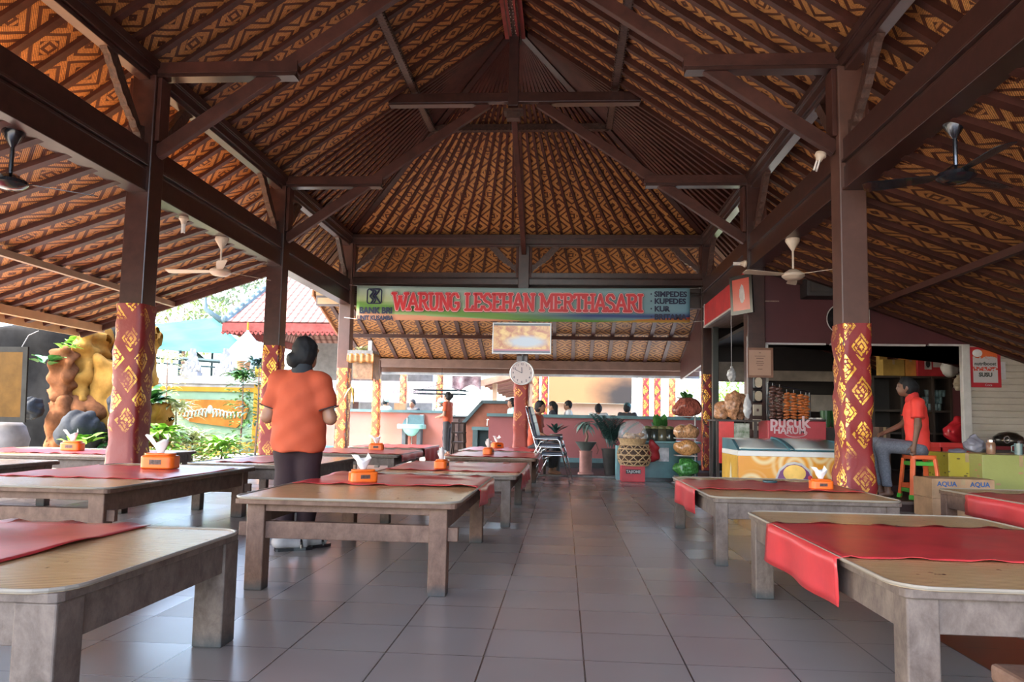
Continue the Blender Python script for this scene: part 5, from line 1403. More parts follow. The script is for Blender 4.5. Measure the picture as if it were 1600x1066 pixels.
q = ay(1597, 708, 9.2); t = thing('glass_mug', 'clear glass mug on the parcel at the right edge', 'mug', (q.x+.02, 9.3, JZ)); m = MB(); m.lathe([(0, 0), (.045, 0), (.045, .13), (.04, .13), (.038, .012), (0, .012)], (q.x+.02, 9.3, JZ), 16); m.put('mug', GLS, t, smooth='auto'); m = MB(); m.tube([(q.x-.025, 9.3, JZ+.11), (q.x-.06, 9.3, JZ+.10), (q.x-.06, 9.3, JZ+.04), (q.x-.025, 9.3, JZ+.03)], .006, 6); m.put('handle', GLS, t)
# water cartons in front of the step
a, b = ay(1452, 812, 8.5), ay(1540, 752, 8.5)
hz_ = b.z/2+.01
for k, lb in enumerate(('lower brown water carton on the tiles before the kiosk step', 'upper brown water carton on the tiles before the kiosk step')):
    c = carton(lb, a.x, b.x+.05, 8.42, 8.85, .002+k*hz_, (k+1)*hz_, CARD)
    if k:
        for dx in (-.17, .17): text('carton_print', 'AQUA', .07, (c.location.x+dx, 8.415, c.location.z+hz_*.72), EX, EZ, mat('blue print', (.03, .10, .28), .5), c, .001, offset=.002)

# ------------------------------------------------------------ ice cream freezer
FX0, FX1, FY0, FY1 = ay(1153, 700, 8.75).x, ay(1324, 700, 8.75).x, 8.75, 9.6
fr_ = thing('ice_cream_freezer', 'orange chest freezer with swirl print and sloping glass lids', 'freezer', ((FX0+FX1)/2, 9.07, 0))
def m_swirl():
    n = NT('orange swirl print'); uv = n.coord('UV'); u, v, _ = n.sep(uv); acc = None
    nz = n.math('MULTIPLY', n.math('SUBTRACT', n.noise(uv, 2.5, 2), .5), .35)
    base = n.mix(n.noise(uv, 2.2, 2), (.62, .19, .008), (.80, .38, .03))
    for cx, cy_, R_, sg_ in ((.62, .44, .27, 1), (1.13, .40, .20, 1), (.16, .20, .20, -1), (.90, .58, .14, -1), (.30, .60, .20, 1)):
        dx = n.math('SUBTRACT', u, cx); dy = n.math('SUBTRACT', v, cy_)
        r = n.math('SQRT', n.math('ADD', n.math('MULTIPLY', dx, dx), n.math('MULTIPLY', dy, dy)))
        th = n.math('ARCTAN2', dy, dx)
        s_ = n.math('SINE', n.math('ADD', n.math('MULTIPLY', r, 2*pi/.085), n.math('ADD', n.math('MULTIPLY', th, float(sg_)), nz)))
        s_ = n.math('ADD', n.math('MULTIPLY', s_, .5), .5)
        f = n.math('MULTIPLY', s_, n.math('SUBTRACT', 1, n.ramp(r, R_*.75, R_)))
        base = n.mix(n.math('MULTIPLY', f, .85), base, (.80, .66, .36))
    n.color(base); n.set(rough=.3); return n.m
m = MB(); fh = .665; w_ = FX1-FX0
m.bb(FX0, FX1, FY0+.004, FY1, .06, fh-.06); m.put('cabinet', mat('freezer white', (.70, .70, .68), .35, var=.04), fr_, bevel=.012)
m = MB(); m.quad([(FX0, FY0, .06), (FX1, FY0, .06), (FX1, FY0, fh-.06), (FX0, FY0, fh-.06)], [(0, 0), (w_, 0), (w_, fh-.12), (0, fh-.12)]); m.put('front_print', m_swirl(), fr_, fixn=False)
m = MB(); m.quad([(FX0-.003, FY1, .06), (FX0-.003, FY0, .06), (FX0-.003, FY0, fh-.06), (FX0-.003, FY1, fh-.06)], [(0, 0), (.6, 0), (.6, .5), (0, .5)]); m.put('side_print', mat('yellow side print', (.62, .34, .03), .35, c2=(.70, .42, .06)), fr_, fixn=False)
MB().bb(FX0-.004, FX1+.004, FY0-.012, FY1, fh-.06, fh).put('top_frame', mat('freezer white', (.70, .70, .68), .35), fr_, bevel=.006)
DT = mat('dark teal plastic', (.05, .16, .20), .35)
for s_ in (0, 1):
    x = FX0 if s_ == 0 else FX1-.03
    m = MB(); m.prism([(0, 0), (FY1-FY0, 0), (FY1-FY0, .13), (.32, .12), (.08, .03)], (x, FY0, fh), (0, 1, 0), (0, 0, 1), .03 ); m.put('end_cheek', DT, fr_)
LID = mat('freezer lid glass', (.62, .68, .64), .10, var=.05, spec=.8)
xm = FX0+w_*.52
for k, (xa_, xb_) in enumerate(((FX0+.03, xm), (xm-.04, FX1-.03))):
    prf = [(.03, .012), (.12, .045), (.32, .115), (.60, .125)]
    m = MB()
    m.grid(lambda a, b: ((xa_+(xb_-xa_)*a, FY0+.03+(FY1-FY0-.08)*b, fh+.012+.115*sin(b*pi/2)+.006*k), (a, b)), 2, 10); lg_ = m.put('lid_glass', LID, fr_, smooth=True, solid=.006)
    m = MB(); m.tube([(xb_ if k == 0 else xa_, FY0+.03+(FY1-FY0-.08)*b, fh+.018+.115*sin(b*pi/2)+.006*k) for b in [j/10 for j in range(11)]], .016, 6); m.tube([(xa_, FY0+.03, fh+.012), (xb_, FY0+.03, fh+.012)], .010, 6); m.put('lid_frame', DT, lg_)
# logo: dome badge with lettering
lx = FX0+w_*.515; lz = .215
def badge(nm, pts_, y, mt): m = MB(); m.prism([(a_*1.25, b_*1.25) for a_, b_ in pts_], (lx, y, lz), (1, 0, 0), (0, 0, 1), .002); return m.put(nm, mt, fr_ if nm == 'badge_border' else bb_)
dome = lambda s_, dz=0, flat=0: [(.33*s_, flat), (.27*s_, .08*s_+dz), (.17*s_, .12*s_+dz), (.14*s_, .20*s_+dz), (.07*s_, .26*s_+dz), (0, .275*s_+dz), (-.07*s_, .26*s_+dz), (-.14*s_, .20*s_+dz), (-.17*s_, .12*s_+dz), (-.27*s_, .08*s_+dz), (-.33*s_, flat)]
bb_ = badge('badge_border', dome(.98), FY0-.002, WTRIM); badge('badge_ring', dome(.90), FY0-.004, mat('purple print', (.16, .04, .14), .35))
badge('badge_sun', [(.10*cos(k*pi/12), .165+.075*sin(k*pi/12)) for k in range(24)], FY0-.008, mat('sun yellow print', (.80, .50, .12), .35))
badge('badge_wing', [(.30, .02), (.24, .075), (.12, .115), (.02, .09), (.10, .03)], FY0-.007, mat('teal print', (.08, .28, .32), .35)); badge('badge_wing', [(-.30, .02), (-.24, .075), (-.12, .115), (-.02, .09), (-.10, .03)], FY0-.007, mat('violet print', (.30, .14, .36), .35))
badge('badge_swoosh', [(-.34, .045), (-.2, .10), (0, .118), (.2, .10), (.34, .045), (.34, -.02), (-.34, -.02)], FY0-.010, mat('deep teal print', (.02, .12, .20), .35))
m = MB(); m.ball((lx+.17, FY0-.014, lz+.16), (.026, .004, .026), 12, 8); m.put('badge_dot', REDP, bb_)
text('badge_name', 'Campina', .075, (lx, FY0-.015, lz+.085), EX, EZ, WTRIM, bb_, .001, offset=.003)
m = MB(); m.ball((FX0-.005, FY0+.35, .22), (.002, .14, .10), 14, 8); m.put('cone_print', mat('blue cone print', (.04, .16, .30), .4), fr_); m = MB(); m.prism([(-.06, 0), (.06, 0), (0, .22)], (FX0-.006, FY0+.35, .30), (0, 1, 0), (0, 0, 1), .001); m.put('cone_print', mat('pale cone print', (.65, .6, .45), .4), fr_)
MB().bb(FX0+.02, FX1-.02, FY0+.03, FY1-.03, 0, .06).put('kick_base', BLACK, fr_)

# goods behind the freezer
q0, q1 = ay(1200, 690, 10.6), ay(1291, 659, 10.6)
hs = thing('drink_crate', 'red drink display with white lettering behind the freezer', 'crate', ((q0.x+q1.x)/2, 10.8, .2)); MB().bb(q0.x, q1.x, 10.6, 11.1, .2, q1.z).put('panel', mat('drink red', (.38, .03, .045), .35, var=.1), hs, bevel=.01)
text('crate_print', 'pucuk', .22, ((q0.x+q1.x)/2-.10, 10.595, q1.z-.02), EX, EZ, mat('pink white print', (.55, .38, .40), .4), hs, .001, offset=.006); text('crate_print', 'HARUM', .125, ((q0.x+q1.x)/2-.10, 10.595, q1.z-.135), EX, EZ, mat('pink white print', (.55, .38, .40), .4), hs, .001, offset=.004)
m = MB(); m.tube([((q0.x+q1.x)/2-.02+.15*cos(a), 10.594, q1.z-.16+.06*sin(a)) for a in [pi+k*pi/10 for k in range(12)]], .006, 5); m.put('crate_swoosh', mat('pink white print', (.55, .38, .40), .4), hs)
tz = q1.z
# snack strings: strips of small packets
def strip(label, x, y, ztop, zbot, mt, w_=.10, n=10, seed=0):
    t = thing('snack_strip', label, 'snack packets', (x, y, zbot), 'strips of snack packets hanging behind the freezer'); rn = random.Random(seed)
    for k in range(n):
        z = ztop-(ztop-zbot)*(k+.5)/n; m = MB(); m.ball((x+rn.uniform(-.012, .012), y+rn.uniform(-.02, .02), z), (w_/2*rn.uniform(.85, 1.1), .030, (ztop-zbot)/n*.52), 10, 6, rot=Matrix.Rotation(rn.uniform(-.25, .25), 3, 'Y')); m.put('packet', mt, t, smooth=True)
    m = MB(); m.tube([(x, y, zbot), (x, y, ztop+.04)], .004, 4); m.put('string', WTRIM, t)
BRN = mat('dark brown snack wrap', (.10, .045, .035), .2, var=.6, scale=30); ORN = mat('orange brown snack wrap', (.42, .12, .03), .2, var=.5, scale=30)
for k, (px, mt, top, lb) in enumerate(((1207, BRN, 603, 'leftmost dark brown'), (1218, BRN, 605, 'second dark brown'), (1229, ORN, 613, 'third, orange brown'), (1240, ORN, 614, 'fourth, orange'), (1251, ORN, 616, 'fifth, orange'), (1259, ORN, 618, 'rightmost orange'))):
    a, b = ay(px, top, 10.75), ay(px, 655, 10.75); strip(lb+' strip of snack packets above the red drink display', a.x, 10.75, a.z, b.z, mt, .105, 9, k)
m = MB(); a, b = ay(1200, 599, 10.8), ay(1265, 613, 10.8); m.tube([(a.x, 10.8, a.z), (b.x, 10.8, b.z)], .012, 6); m.tube([(a.x, 10.8, a.z), (a.x, 10.8, .2)], .012, 6); m.tube([(b.x, 10.8, b.z), (b.x, 10.8, .2)], .012, 6); tag(m.put('snack_rack', BLACK), 'dark rack from which the snack strips hang', 'rack')
q = ay(1273, 655, 10.8); t = thing('serving_tray', 'round tray with white packets on the red drink display', 'tray', (q.x, 10.85, tz)); m = MB(); m.lathe([(0, 0), (.15, .0), (.17, .03), (.16, .03), (.14, .01), (0, .01)], (q.x, 10.85, tz), 20); m.put('tray', mat('grey metal', (.3, .3, .3), .3, .8), t)
m = MB(); rn = random.Random(9)
for k in range(9): m.ball((q.x+rn.uniform(-.09, .09), 10.85+rn.uniform(-.08, .08), tz+.035), (.035, .025, .022), 8, 6)
tag(m.put('packet_heap', WTRIM, t, smooth=True), kind='stuff')
q0, q1 = ay(1286, 668, 11.2), ay(1312, 642, 11.2); t = thing('green_tub', 'two dark green tubs standing behind the tray', 'tub', ((q0.x+q1.x)/2, 11.3, q0.z))
for dx in (.07, .21): m = MB(); m.lathe([(0, q0.z), (.06, q0.z), (.075, q1.z), (0, q1.z)], (q0.x+dx, 11.3, 0), 16); m.put('tub', mat('dark green plastic', (.03, .10, .03), .35), t)
m = MB(); m.bb(q0.x-.1, q0.x+.45, 11.15, 11.5, .2, q0.z-.002); tag(m.put('side_shelf', SHW), 'dark shelf unit under the green tubs', 'shelf')
# cracker bags left of the corner column
CRK = mat('cracker filled clear bag', (.42, .21, .11), .25, var=.65, scale=26, bump=.6)
q = ay(1147, 640, 10.9)
for k, (px, py, r, lb) in enumerate(((1145, 655, (.10, .09, .20), 'tall clear bag of brown crackers beside the plain back column'), (1128, 657, (.10, .09, .14), 'clear bag of crackers, lower and left of the tall one'), (1157, 655, (.085, .08, .19), 'clear bag of crackers touching the corner column'))):
    q = ay(px, py, 10.9+.1*k); bag(lb, (q.x, 10.9+.1*k, q.z), (r[0]*1.15, r[1], r[2]), CRK, 20+k, 'cracker_bag', knot=False)
q = ay(1168, 655, 10.7); bag('nearly empty clear plastic bag hanging on the corner column', (q.x, 10.7, q.z), (.055, .05, .15), mat('clear plastic film', (.45, .45, .45), .15, var=.3, scale=12), 31, 'plastic_bag', hang=2.2)
q = ay(1143, 597, 12.4); bag('crumpled clear bag hanging above the crackers', (q.x, 12.4, q.z), (.07, .06, .11), mat('clear plastic film', (.45, .45, .45), .15, var=.3, scale=12), 32, hang=2.91)
q = ay(1150, 652, 11.0); qb = ay(1128, 655, 10.9); m = MB(); m.bb(qb.x-.12, q.x+.28, 10.75, 11.35, qb.z-.03, qb.z-.005); m.bb(qb.x-.10, qb.x-.06, 10.78, 10.82, 0, qb.z-.03); m.bb(q.x+.20, q.x+.24, 10.78, 10.82, 0, qb.z-.03); m.bb(qb.x-.10, qb.x-.06, 11.28, 11.32, 0, qb.z-.03); m.bb(q.x+.20, q.x+.24, 11.28, 11.32, 0, qb.z-.03)
tag(m.put('display_stand', SHW), 'small dark stand carrying the cracker bags', 'stand')
q0, q1 = ay(1124, 690, 10.7), ay(1147, 659, 10.7); tag(MB().bb(q0.x, q1.x, 10.7, 10.74, q0.z-.3, q1.z).put('red_packaging', mat('bright packaging red', (.60, .03, .03), .3)), 'red printed packaging below the cracker bags', 'packaging')
q0, q1 = ay(1147, 690, 10.68), ay(1171, 662, 10.68); t = thing('printed_leaflet', 'green and white leaflet hanging below the cracker bags', 'leaflet', (q0.x, 10.68, q0.z)); MB().bb(q0.x, q1.x, 10.68, 10.69, q0.z, q1.z).put('sheet', mat('green leaflet print', (.16, .36, .10), .4, var=.7, scale=12, c2=(.5, .5, .45)), t)

# ------------------------------------------------------------ snacks and plants along the back
def legs4(m, x0, x1, y0, y1, z, w_=.04):
    for x in (x0, x1-w_):
        for y in (y0, y1-w_): m.bb(x, x+w_, y, y+w_, 0, z)
a, b = ay(1003, 746, 13.0), ay(1064, 690, 13.0)
sc2 = thing('display_counter', 'dark teal display counter with sticker at the back right', 'counter', ((a.x+b.x)/2, 13.1, 0)); cz = b.z
MB().bb(a.x, b.x+.25, 12.85, 13.32, .05, cz-.03).put('panel', mat('dark teal glass panel', (.06, .14, .15), .25, var=.2), sc2); MB().bb(a.x-.04, b.x+.3, 12.80, 13.34, cz-.03, cz).put('top', mat('teal top', (.14, .32, .34), .3), sc2, bevel=.005)
MB().bb(a.x, b.x+.25, 12.9, 13.3, 0, .05).put('base', BLACK, sc2)
qa, qb = ay(1025, 721, 12.84), ay(1045, 700, 12.84); MB().bb(qa.x, qb.x, 12.835, 12.845, qa.z, qb.z).put('sticker', mat('ice sticker', (.45, .42, .42), .4, var=.4, scale=9), sc2)
# jars and pots on the counter
JAR = mat('dark jar', (.03, .035, .03), .12, var=.3)
for k, (px, w_, lb) in enumerate(((1011, .10, 'left'), (1022, .10, 'second'), (1034, .11, 'third, with red base'), (1046, .11, 'right'))):
    q = ay(px, 690, 13.05); t = thing('storage_jar', lb+' dark lidded jar on the teal display counter', 'jar', (q.x, 13.05, cz), 'jars on the teal counter')
    m = MB(); m.lathe([(0, 0), (w_, 0), (w_*1.05, .04), (w_, .15), (w_*.7, .20), (0, .21)], (q.x, 13.05, cz), 16); m.put('jar', JAR if k != 2 else mat('brown green jar', (.09, .08, .05), .15), t, smooth=True)
    m = MB(); m.lathe([(w_*.55, .20), (w_*.85, .215), (w_*.5, .25), (0, .26)], (q.x, 13.05, cz), 16); m.put('lid', mat('olive lid', (.14, .14, .05), .3), t, smooth=True)
LEAF = mat('deep green leaf', (.05, .16, .035), .4, var=.35, scale=9); LEAFD = mat('dark bluish leaf', (.035, .085, .075), .4, var=.3, scale=9); LEAFB = mat('bright leaf', (.22, .42, .06), .45, var=.3, scale=6); LEAFW = mat('variegated pale leaf', (.60, .62, .34), .5, var=.25, scale=8)
def leaf(m, p, d, L, w_, droop=.4, seg=5):
    p = Vector(p); d = Vector(d).normalized(); sd_ = d.cross(Vector((0, 0, 1)))
    if sd_.length < .1: sd_ = Vector((1, 0, 0))
    sd_.normalize(); prev = None
    for k in range(seg+1):
        t = k/seg; c = p+d*L*t+Vector((0, 0, -droop*L*t*t)); ww = w_*sin(pi*min(1, t*.93+.07))**.7*.5 if k < seg else .002
        row = (m.bm.verts.new(c-sd_*ww), m.bm.verts.new(c-Vector((0, 0, ww*.3))), m.bm.verts.new(c+sd_*ww))
        if prev:
            m.bm.faces.new((prev[0], prev[1], row[1], row[0])); m.bm.faces.new((prev[1], prev[2], row[2], row[1]))
        prev = row
def foliage(c, n, L, w_, spread=1.0, up=.6, seed=0, droop=.5, rad=.05, fern=False):
    m = MB(); rn = random.Random(seed); c = Vector(c)
    for k in range(n):
        a = rn.uniform(0, 2*pi); e_ = rn.uniform(up-.3, up+.5); d = Vector((cos(a)*spread, sin(a)*spread, e_)).normalized(); l = L*rn.uniform(.6, 1.1)
        p = c+Vector((rn.uniform(-rad, rad), rn.uniform(-rad, rad), rn.uniform(-rad, rad)*.5))
        if fern:
            m.tube([p+d*l*t-Vector((0, 0, droop*l*t*t)) for t in (0, .33, .66, 1)], .005, 4)
            for j in range(10):
                t = .2+.8*j/10; q = p+d*l*t-Vector((0, 0, droop*l*t*t)); s_ = d.cross(Vector((0, 0, 1))); s_ = s_.normalized() if s_.length > .05 else Vector((1, 0, 0))
                for sg_ in (-1, 1): leaf(m, q, s_*sg_+d*.5+Vector((0, 0, .25)), w_*(1.15-t*.6), w_*.42, .2, 3)
        else: leaf(m, p, d, l, w_*rn.uniform(.8, 1.2), droop)
    return m
def potted(label, c, pr, ph, potm, leafs, nm='potted_plant'):
    t = thing(nm, label, 'plant', c); m = MB(); m.lathe([(0, 0), (pr*.7, 0), (pr, ph*.9), (pr*1.1, ph), (pr*.95, ph), (pr*.85, ph*.85), (0, ph*.8)], c, 20); m.put('pot', potm, t, smooth='auto')
    for mm, lm in leafs: mm.put('foliage', lm, t, smooth=False, fixn=False)
    return t
DPOT = mat('dark clay pot', (.05, .045, .04), .5, var=.3)
q = ay(955, 738, 14.6); cP = Vector((q.x, 14.6, -.04)); potted('large dark fern leaved plant in a black pot before the pink wall', cP, .18, .5, DPOT, [(foliage(cP+Vector((0, 0, .55)), 34, .95, .12, .5, 1.1, 3, .35, .08, True), LEAFD)])
q = ay(1063, 738, 14.4); cP = Vector((q.x-.35, 14.6, -.04)); potted('broad leaved green plant behind the teal counter', cP, .2, .75, DPOT, [(foliage(cP+Vector((0, 0, .8)), 12, .55, .13, .5, 1.2, 5, .3, .06), LEAF)])
q = ay(915, 738, 14.65); pdz = .02
t = thing('plant_pedestal', 'short pinkish round pedestal before the pink wall', 'pedestal', (q.x, 14.65, -.04)); m = MB(); m.lathe([(0, 0), (.15, 0), (.15, .03), (.12, .05), (.12, .42), (.14, .45), (0, .45)], (q.x, 14.65, -.04), 20); m.put('shaft', mat('pink concrete', (.42, .20, .16), .6), t, smooth='auto')
cP = Vector((q.x, 14.65, .41)); t = thing('bonsai_bowl', 'small drooping bonsai in a wide grey bowl on the pedestal', 'plant', cP)
m = MB(); m.lathe([(0, 0), (.09, 0), (.12, .04), (.18, .13), (.21, .17), (.17, .16), (0, .14)], cP, 24); m.put('bowl', mat('grey stone bowl', (.09, .10, .09), .5, var=.2), t, smooth='auto')
m = MB(); m.tube([cP+Vector((0, 0, .16)), cP+Vector((.03, 0, .28)), cP+Vector((-.02, 0, .42)), cP+Vector((.02, 0, .52))], [.03, .022, .018, .01], 8); m.tube([cP+Vector((.19, -.05, .15)), cP+Vector((.24, -.05, .02)), cP+Vector((.21, -.05, -.06))], .008, 5); m.put('trunk', OLD2, t); foliage(cP+Vector((0, 0, .50)), 30, .30, .05, .9, .4, 8, 1.0, .10).put('foliage', mat('pale blue green leaf', (.16, .27, .24), .45), t, fixn=False)
q = ay(868, 715, 14.8); cP = Vector((q.x, 15.3, -.04)); potted('small blue green plant right of the stacked chairs', cP, .12, .75, DPOT, [(foliage(cP+Vector((0, 0, .78)), 12, .38, .07, .7, .9, 9, .3, .03), LEAFD)])
# baskets and red box
q = ay(989, 750, 12.6)
cb = thing('drink_case', 'red cardboard drink case on the tiles before the baskets', 'box', (q.x, 12.6, 0)); a, b = ay(971, 750, 12.45), ay(1008, 728, 12.45)
MB().bb(a.x, b.x, 12.45, 12.8, .003, b.z).put('body', mat('red case print', (.50, .02, .03), .45), cb, bevel=.004); text('case_print', 'TAJIOHE', .06, ((a.x+b.x)/2, 12.44, b.z*.62), EX, EZ, WTRIM, cb, .001, offset=.002)
m = MB(); m.bb((a.x+b.x)/2-.12, (a.x+b.x)/2+.12, 12.443, 12.449, b.z*.50, b.z*.76); m.put('case_label', DKP, cb)
RZ = b.z
def wicker(label, c, r, h, mt, open_weave=True, lid=False):
    t = thing('woven_basket', label, 'basket', c); c = Vector(c); m = MB()
    pr = lambda b: r*(.85+.28*sin(pi*(b*.8+.1)))
    if open_weave:
        for k in range(11):
            for s_ in (-1, 1): m.tube([c+Vector((pr(b)*cos(2*pi*k/11+s_*b*1.4), pr(b)*sin(2*pi*k/11+s_*b*1.4), h*b)) for b in [j/8 for j in range(9)]], .009, 4)
        for b in (0, .2, .5, .8, 1): m.tube([c+Vector((pr(b)*cos(a_), pr(b)*sin(a_), h*b)) for a_ in [j*pi/12 for j in range(24)]], .011, 5, closed=True)
        m.put('weave', mt, t); m = MB(); m.lathe([(0, .01), (pr(.05)*.9, .01), (pr(.5)*.9, h*.5), (pr(.9)*.9, h*.92), (0, h*.96)], c, 18); m.put('contents', mat('basket contents', (.07, .035, .02), .7, var=.5, scale=20), t)
    else:
        m.lathe([(0, 0), (r*.85, 0), (r, h*.9), (r*1.04, h), (r*.9, h), (r*.8, h*.5), (0, h*.4)], c, 24); m.put('weave', mt, t, smooth='auto')
    return t
WICK = mat('pale wicker', (.48, .32, .17), .6, var=.3, scale=30, bump=.4)
q = ay(991, 728, 12.62); h1 = ay(991, 695, 12.62).z-RZ
wicker('openwork bamboo basket standing on the red drink case', (q.x, 12.62, RZ), .245, h1, WICK)
wz = RZ+h1+.012
w2 = wicker('shallow wicker tray basket with packed snacks on the openwork basket', (q.x-.03, 12.62, wz), .235, .09, WICK, False)
SNK = mat('wrapped brown snacks', (.36, .18, .07), .3, var=.6, scale=22)
rn = random.Random(11); m = MB()
for k in range(16):
    a_ = rn.uniform(0, 6.28); rr2 = rn.uniform(0, .15); m.ball((q.x-.03+rr2*cos(a_), 12.62+rr2*sin(a_), wz+.10+rn.uniform(0, .06)), (.05, .04, .035), 8, 6)
tag(m.put('snack_heap', SNK, smooth=True), 'heap of wrapped snacks in the wicker tray', 'snacks', kind='stuff')
m = MB(); m.lathe([(.235, 0), (.24, .08), (.20, .20), (.11, .285), (0, .31)], (q.x-.03, 12.62, wz+.09), 24)
DOM = mat('clear plastic dome', (.75, .8, .82), .05, var=0, alpha=.18, spec=.8); o = m.put('dome_cover', DOM, smooth=True); tag(o, 'clear plastic dome over the snacks in the wicker tray', 'cover')
q = ay(1017, 712, 12.55); bag('deep red balloon shaped bag against the bamboo basket', (q.x+.02, 12.95-.28, q.z-.12), (.14, .11, .15), mat('deep red cloth', (.30, .015, .02), .6), 41, 'red_bag')
q0 = ay(968, 745, 12.9); m = MB(); m.bb(q0.x-.05, q0.x+.01, 12.88, 13.25, 0, ay(968, 697, 12.9).z); tag(m.put('teal_post', mat('aqua painted side', (.15, .34, .36), .4)), 'aqua painted side board left of the baskets', 'board')
# tower of snack bags
tw = thing('snack_tower', 'white metal stand holding the stacked bags of crackers', 'stand', (ay(1075, 745, 12.3).x, 12.4, 0)); q = ay(1088, 745, 12.4); zt_ = ay(1088, 622, 12.4).z
m = MB(); m.tube([(q.x, 12.5, 0), (q.x, 12.5, zt_-.05), (q.x-.04, 12.5, zt_), (q.x-.30, 12.5, zt_)], .012, 6); m.tube([(q.x-.38, 12.5, 0), (q.x+.03, 12.5, 0)], .015, 6); m.put('frame', WTRIM, tw)
for py in (650, 684, 711, 744): z = ay(1075, py, 12.4).z; MB().bb(q.x-.33, q.x, 12.3, 12.62, z-.02, z-.008).put('shelf_plate', WTRIM, tw)

for k, (py, r, col, lb) in enumerate(((651, (.17, .13, .135), (.30, .085, .06), 'topmost, reddish bag of dried chips'), (684, (.155, .12, .10), (.45, .24, .12), 'second bag, with orange and grey crackers'), (711, (.155, .12, .10), (.48, .24, .09), 'third bag, full of orange crackers'), (744, (.155, .12, .12), (.06, .22, .05), 'lowest, green striped bag'))):
    z = ay(1075, py, 12.4).z; qx = ay(1073, py, 12.4).x
    bag(lb+' on the snack tower at the kiosk post', (qx, 12.42, z-.02), (r[0]*1.38, r[1]*1.1, r[2]*1.22), mat('snack film '+str(k), col, .12, var=.75, scale=14, stretch=(4, 4, 1), bump=.4), 50+k, 'snack_bag', knot=False)
q = ay(1075, 622, 12.4); cP = Vector((q.x, 12.45, q.z-.03)); o = foliage(cP, 9, .22, .10, .5, 1.0, 12, .3, .05).put('leaf_bunch', LEAF, fixn=False); tag(o, 'bunch of green leaves on top of the snack tower', 'leaves')

# offering shrine hanging on the third garden side column
sh_ = ay(568, 585, 15.55)
t = thing('offering_shrine', 'small hanging shrine with gold cloth and offerings on the third garden side column', 'shrine', (sh_.x, 15.5, sh_.z))
x0_, x1_ = ay(548, 560, 15.4).x, ay(590, 560, 15.4).x; z0_, z1_, z2_ = ay(560, 592, 15.4).z, ay(560, 556, 15.4).z, ay(560, 540, 15.4).z
MB().bb(x0_+.08, x1_-.05, 15.3, 15.74, z0_, z1_).put('box', mat('silvery brown cloth', (.32, .20, .12), .4, var=.4, scale=10), t)
MB().bb(x0_-.02, x1_-.06, 15.22, 15.76, z1_, z1_+.10).put('shelf', mat('grey carved shelf', (.25, .25, .24), .6, var=.3, scale=20), t)
m = MB(); m.grid(lambda a, b: ((x0_-.03+(x1_-x0_)*a, 15.215+.01*sin(a*30), z1_+.03-(.16+.04*abs(sin(a*9)))*b), (a, b)), 24, 4); m.grid(lambda a, b: ((x1_-.055+.01*sin(a*20), 15.22+.54*a, z1_+.05-(.55+.05*sin(a*14))*b), (a, b)), 14, 6); m.put('gold_cloth', mat('gold brown cloth', (.42, .19, .05), .35, var=.5, scale=9), t, smooth=True, solid=.004)
foliage(Vector((x0_+.22, 15.45, z1_+.12)), 34, .16, .06, .8, .7, 14, .3, .08).put('offerings', LEAFW, t, fixn=False)
MB().bb(x0_+.36, x0_+.44, 15.4, 15.5, z1_+.10, z1_+.32).put('candle_glass', mat('pale glass', (.5, .5, .52), .2), t)
q = ay(545, 605, 15.4); foliage(Vector((q.x+.02, 15.55, q.z)), 8, .22, .04, .4, -.6, 15, .6, .03).put('hanging_leaves', mat('dry yellow leaf', (.45, .30, .08), .6), t, fixn=False)

# low stump stool with coiled mat at lower right corner
q = az(1545, 1035, .30); t = thing('stump_stool', 'low wooden stool with a pale coiled disc at the lower right corner', 'stool', (q.x+.22, q.y-.05, 0))
MB().bb(q.x, q.x+.46, q.y-.42, q.y+.0, .25, .30).put('seat', OLD2, t, bevel=.012)
for dx in (.03, .37):
    for dy in (-.39, -.09): MB().bb(q.x+dx, q.x+dx+.06, q.y+dy, q.y+dy+.06, 0, .25).put('leg', OLD2, t, bevel=.004)
m = MB(); m.tube([(q.x+.24+.006*k*cos(k*.5), q.y-.17+.006*k*sin(k*.5), .31) for k in range(0, 28)], .012, 5); m.put('coiled_disc', mat('pale rope', (.50, .44, .34), .7), t)

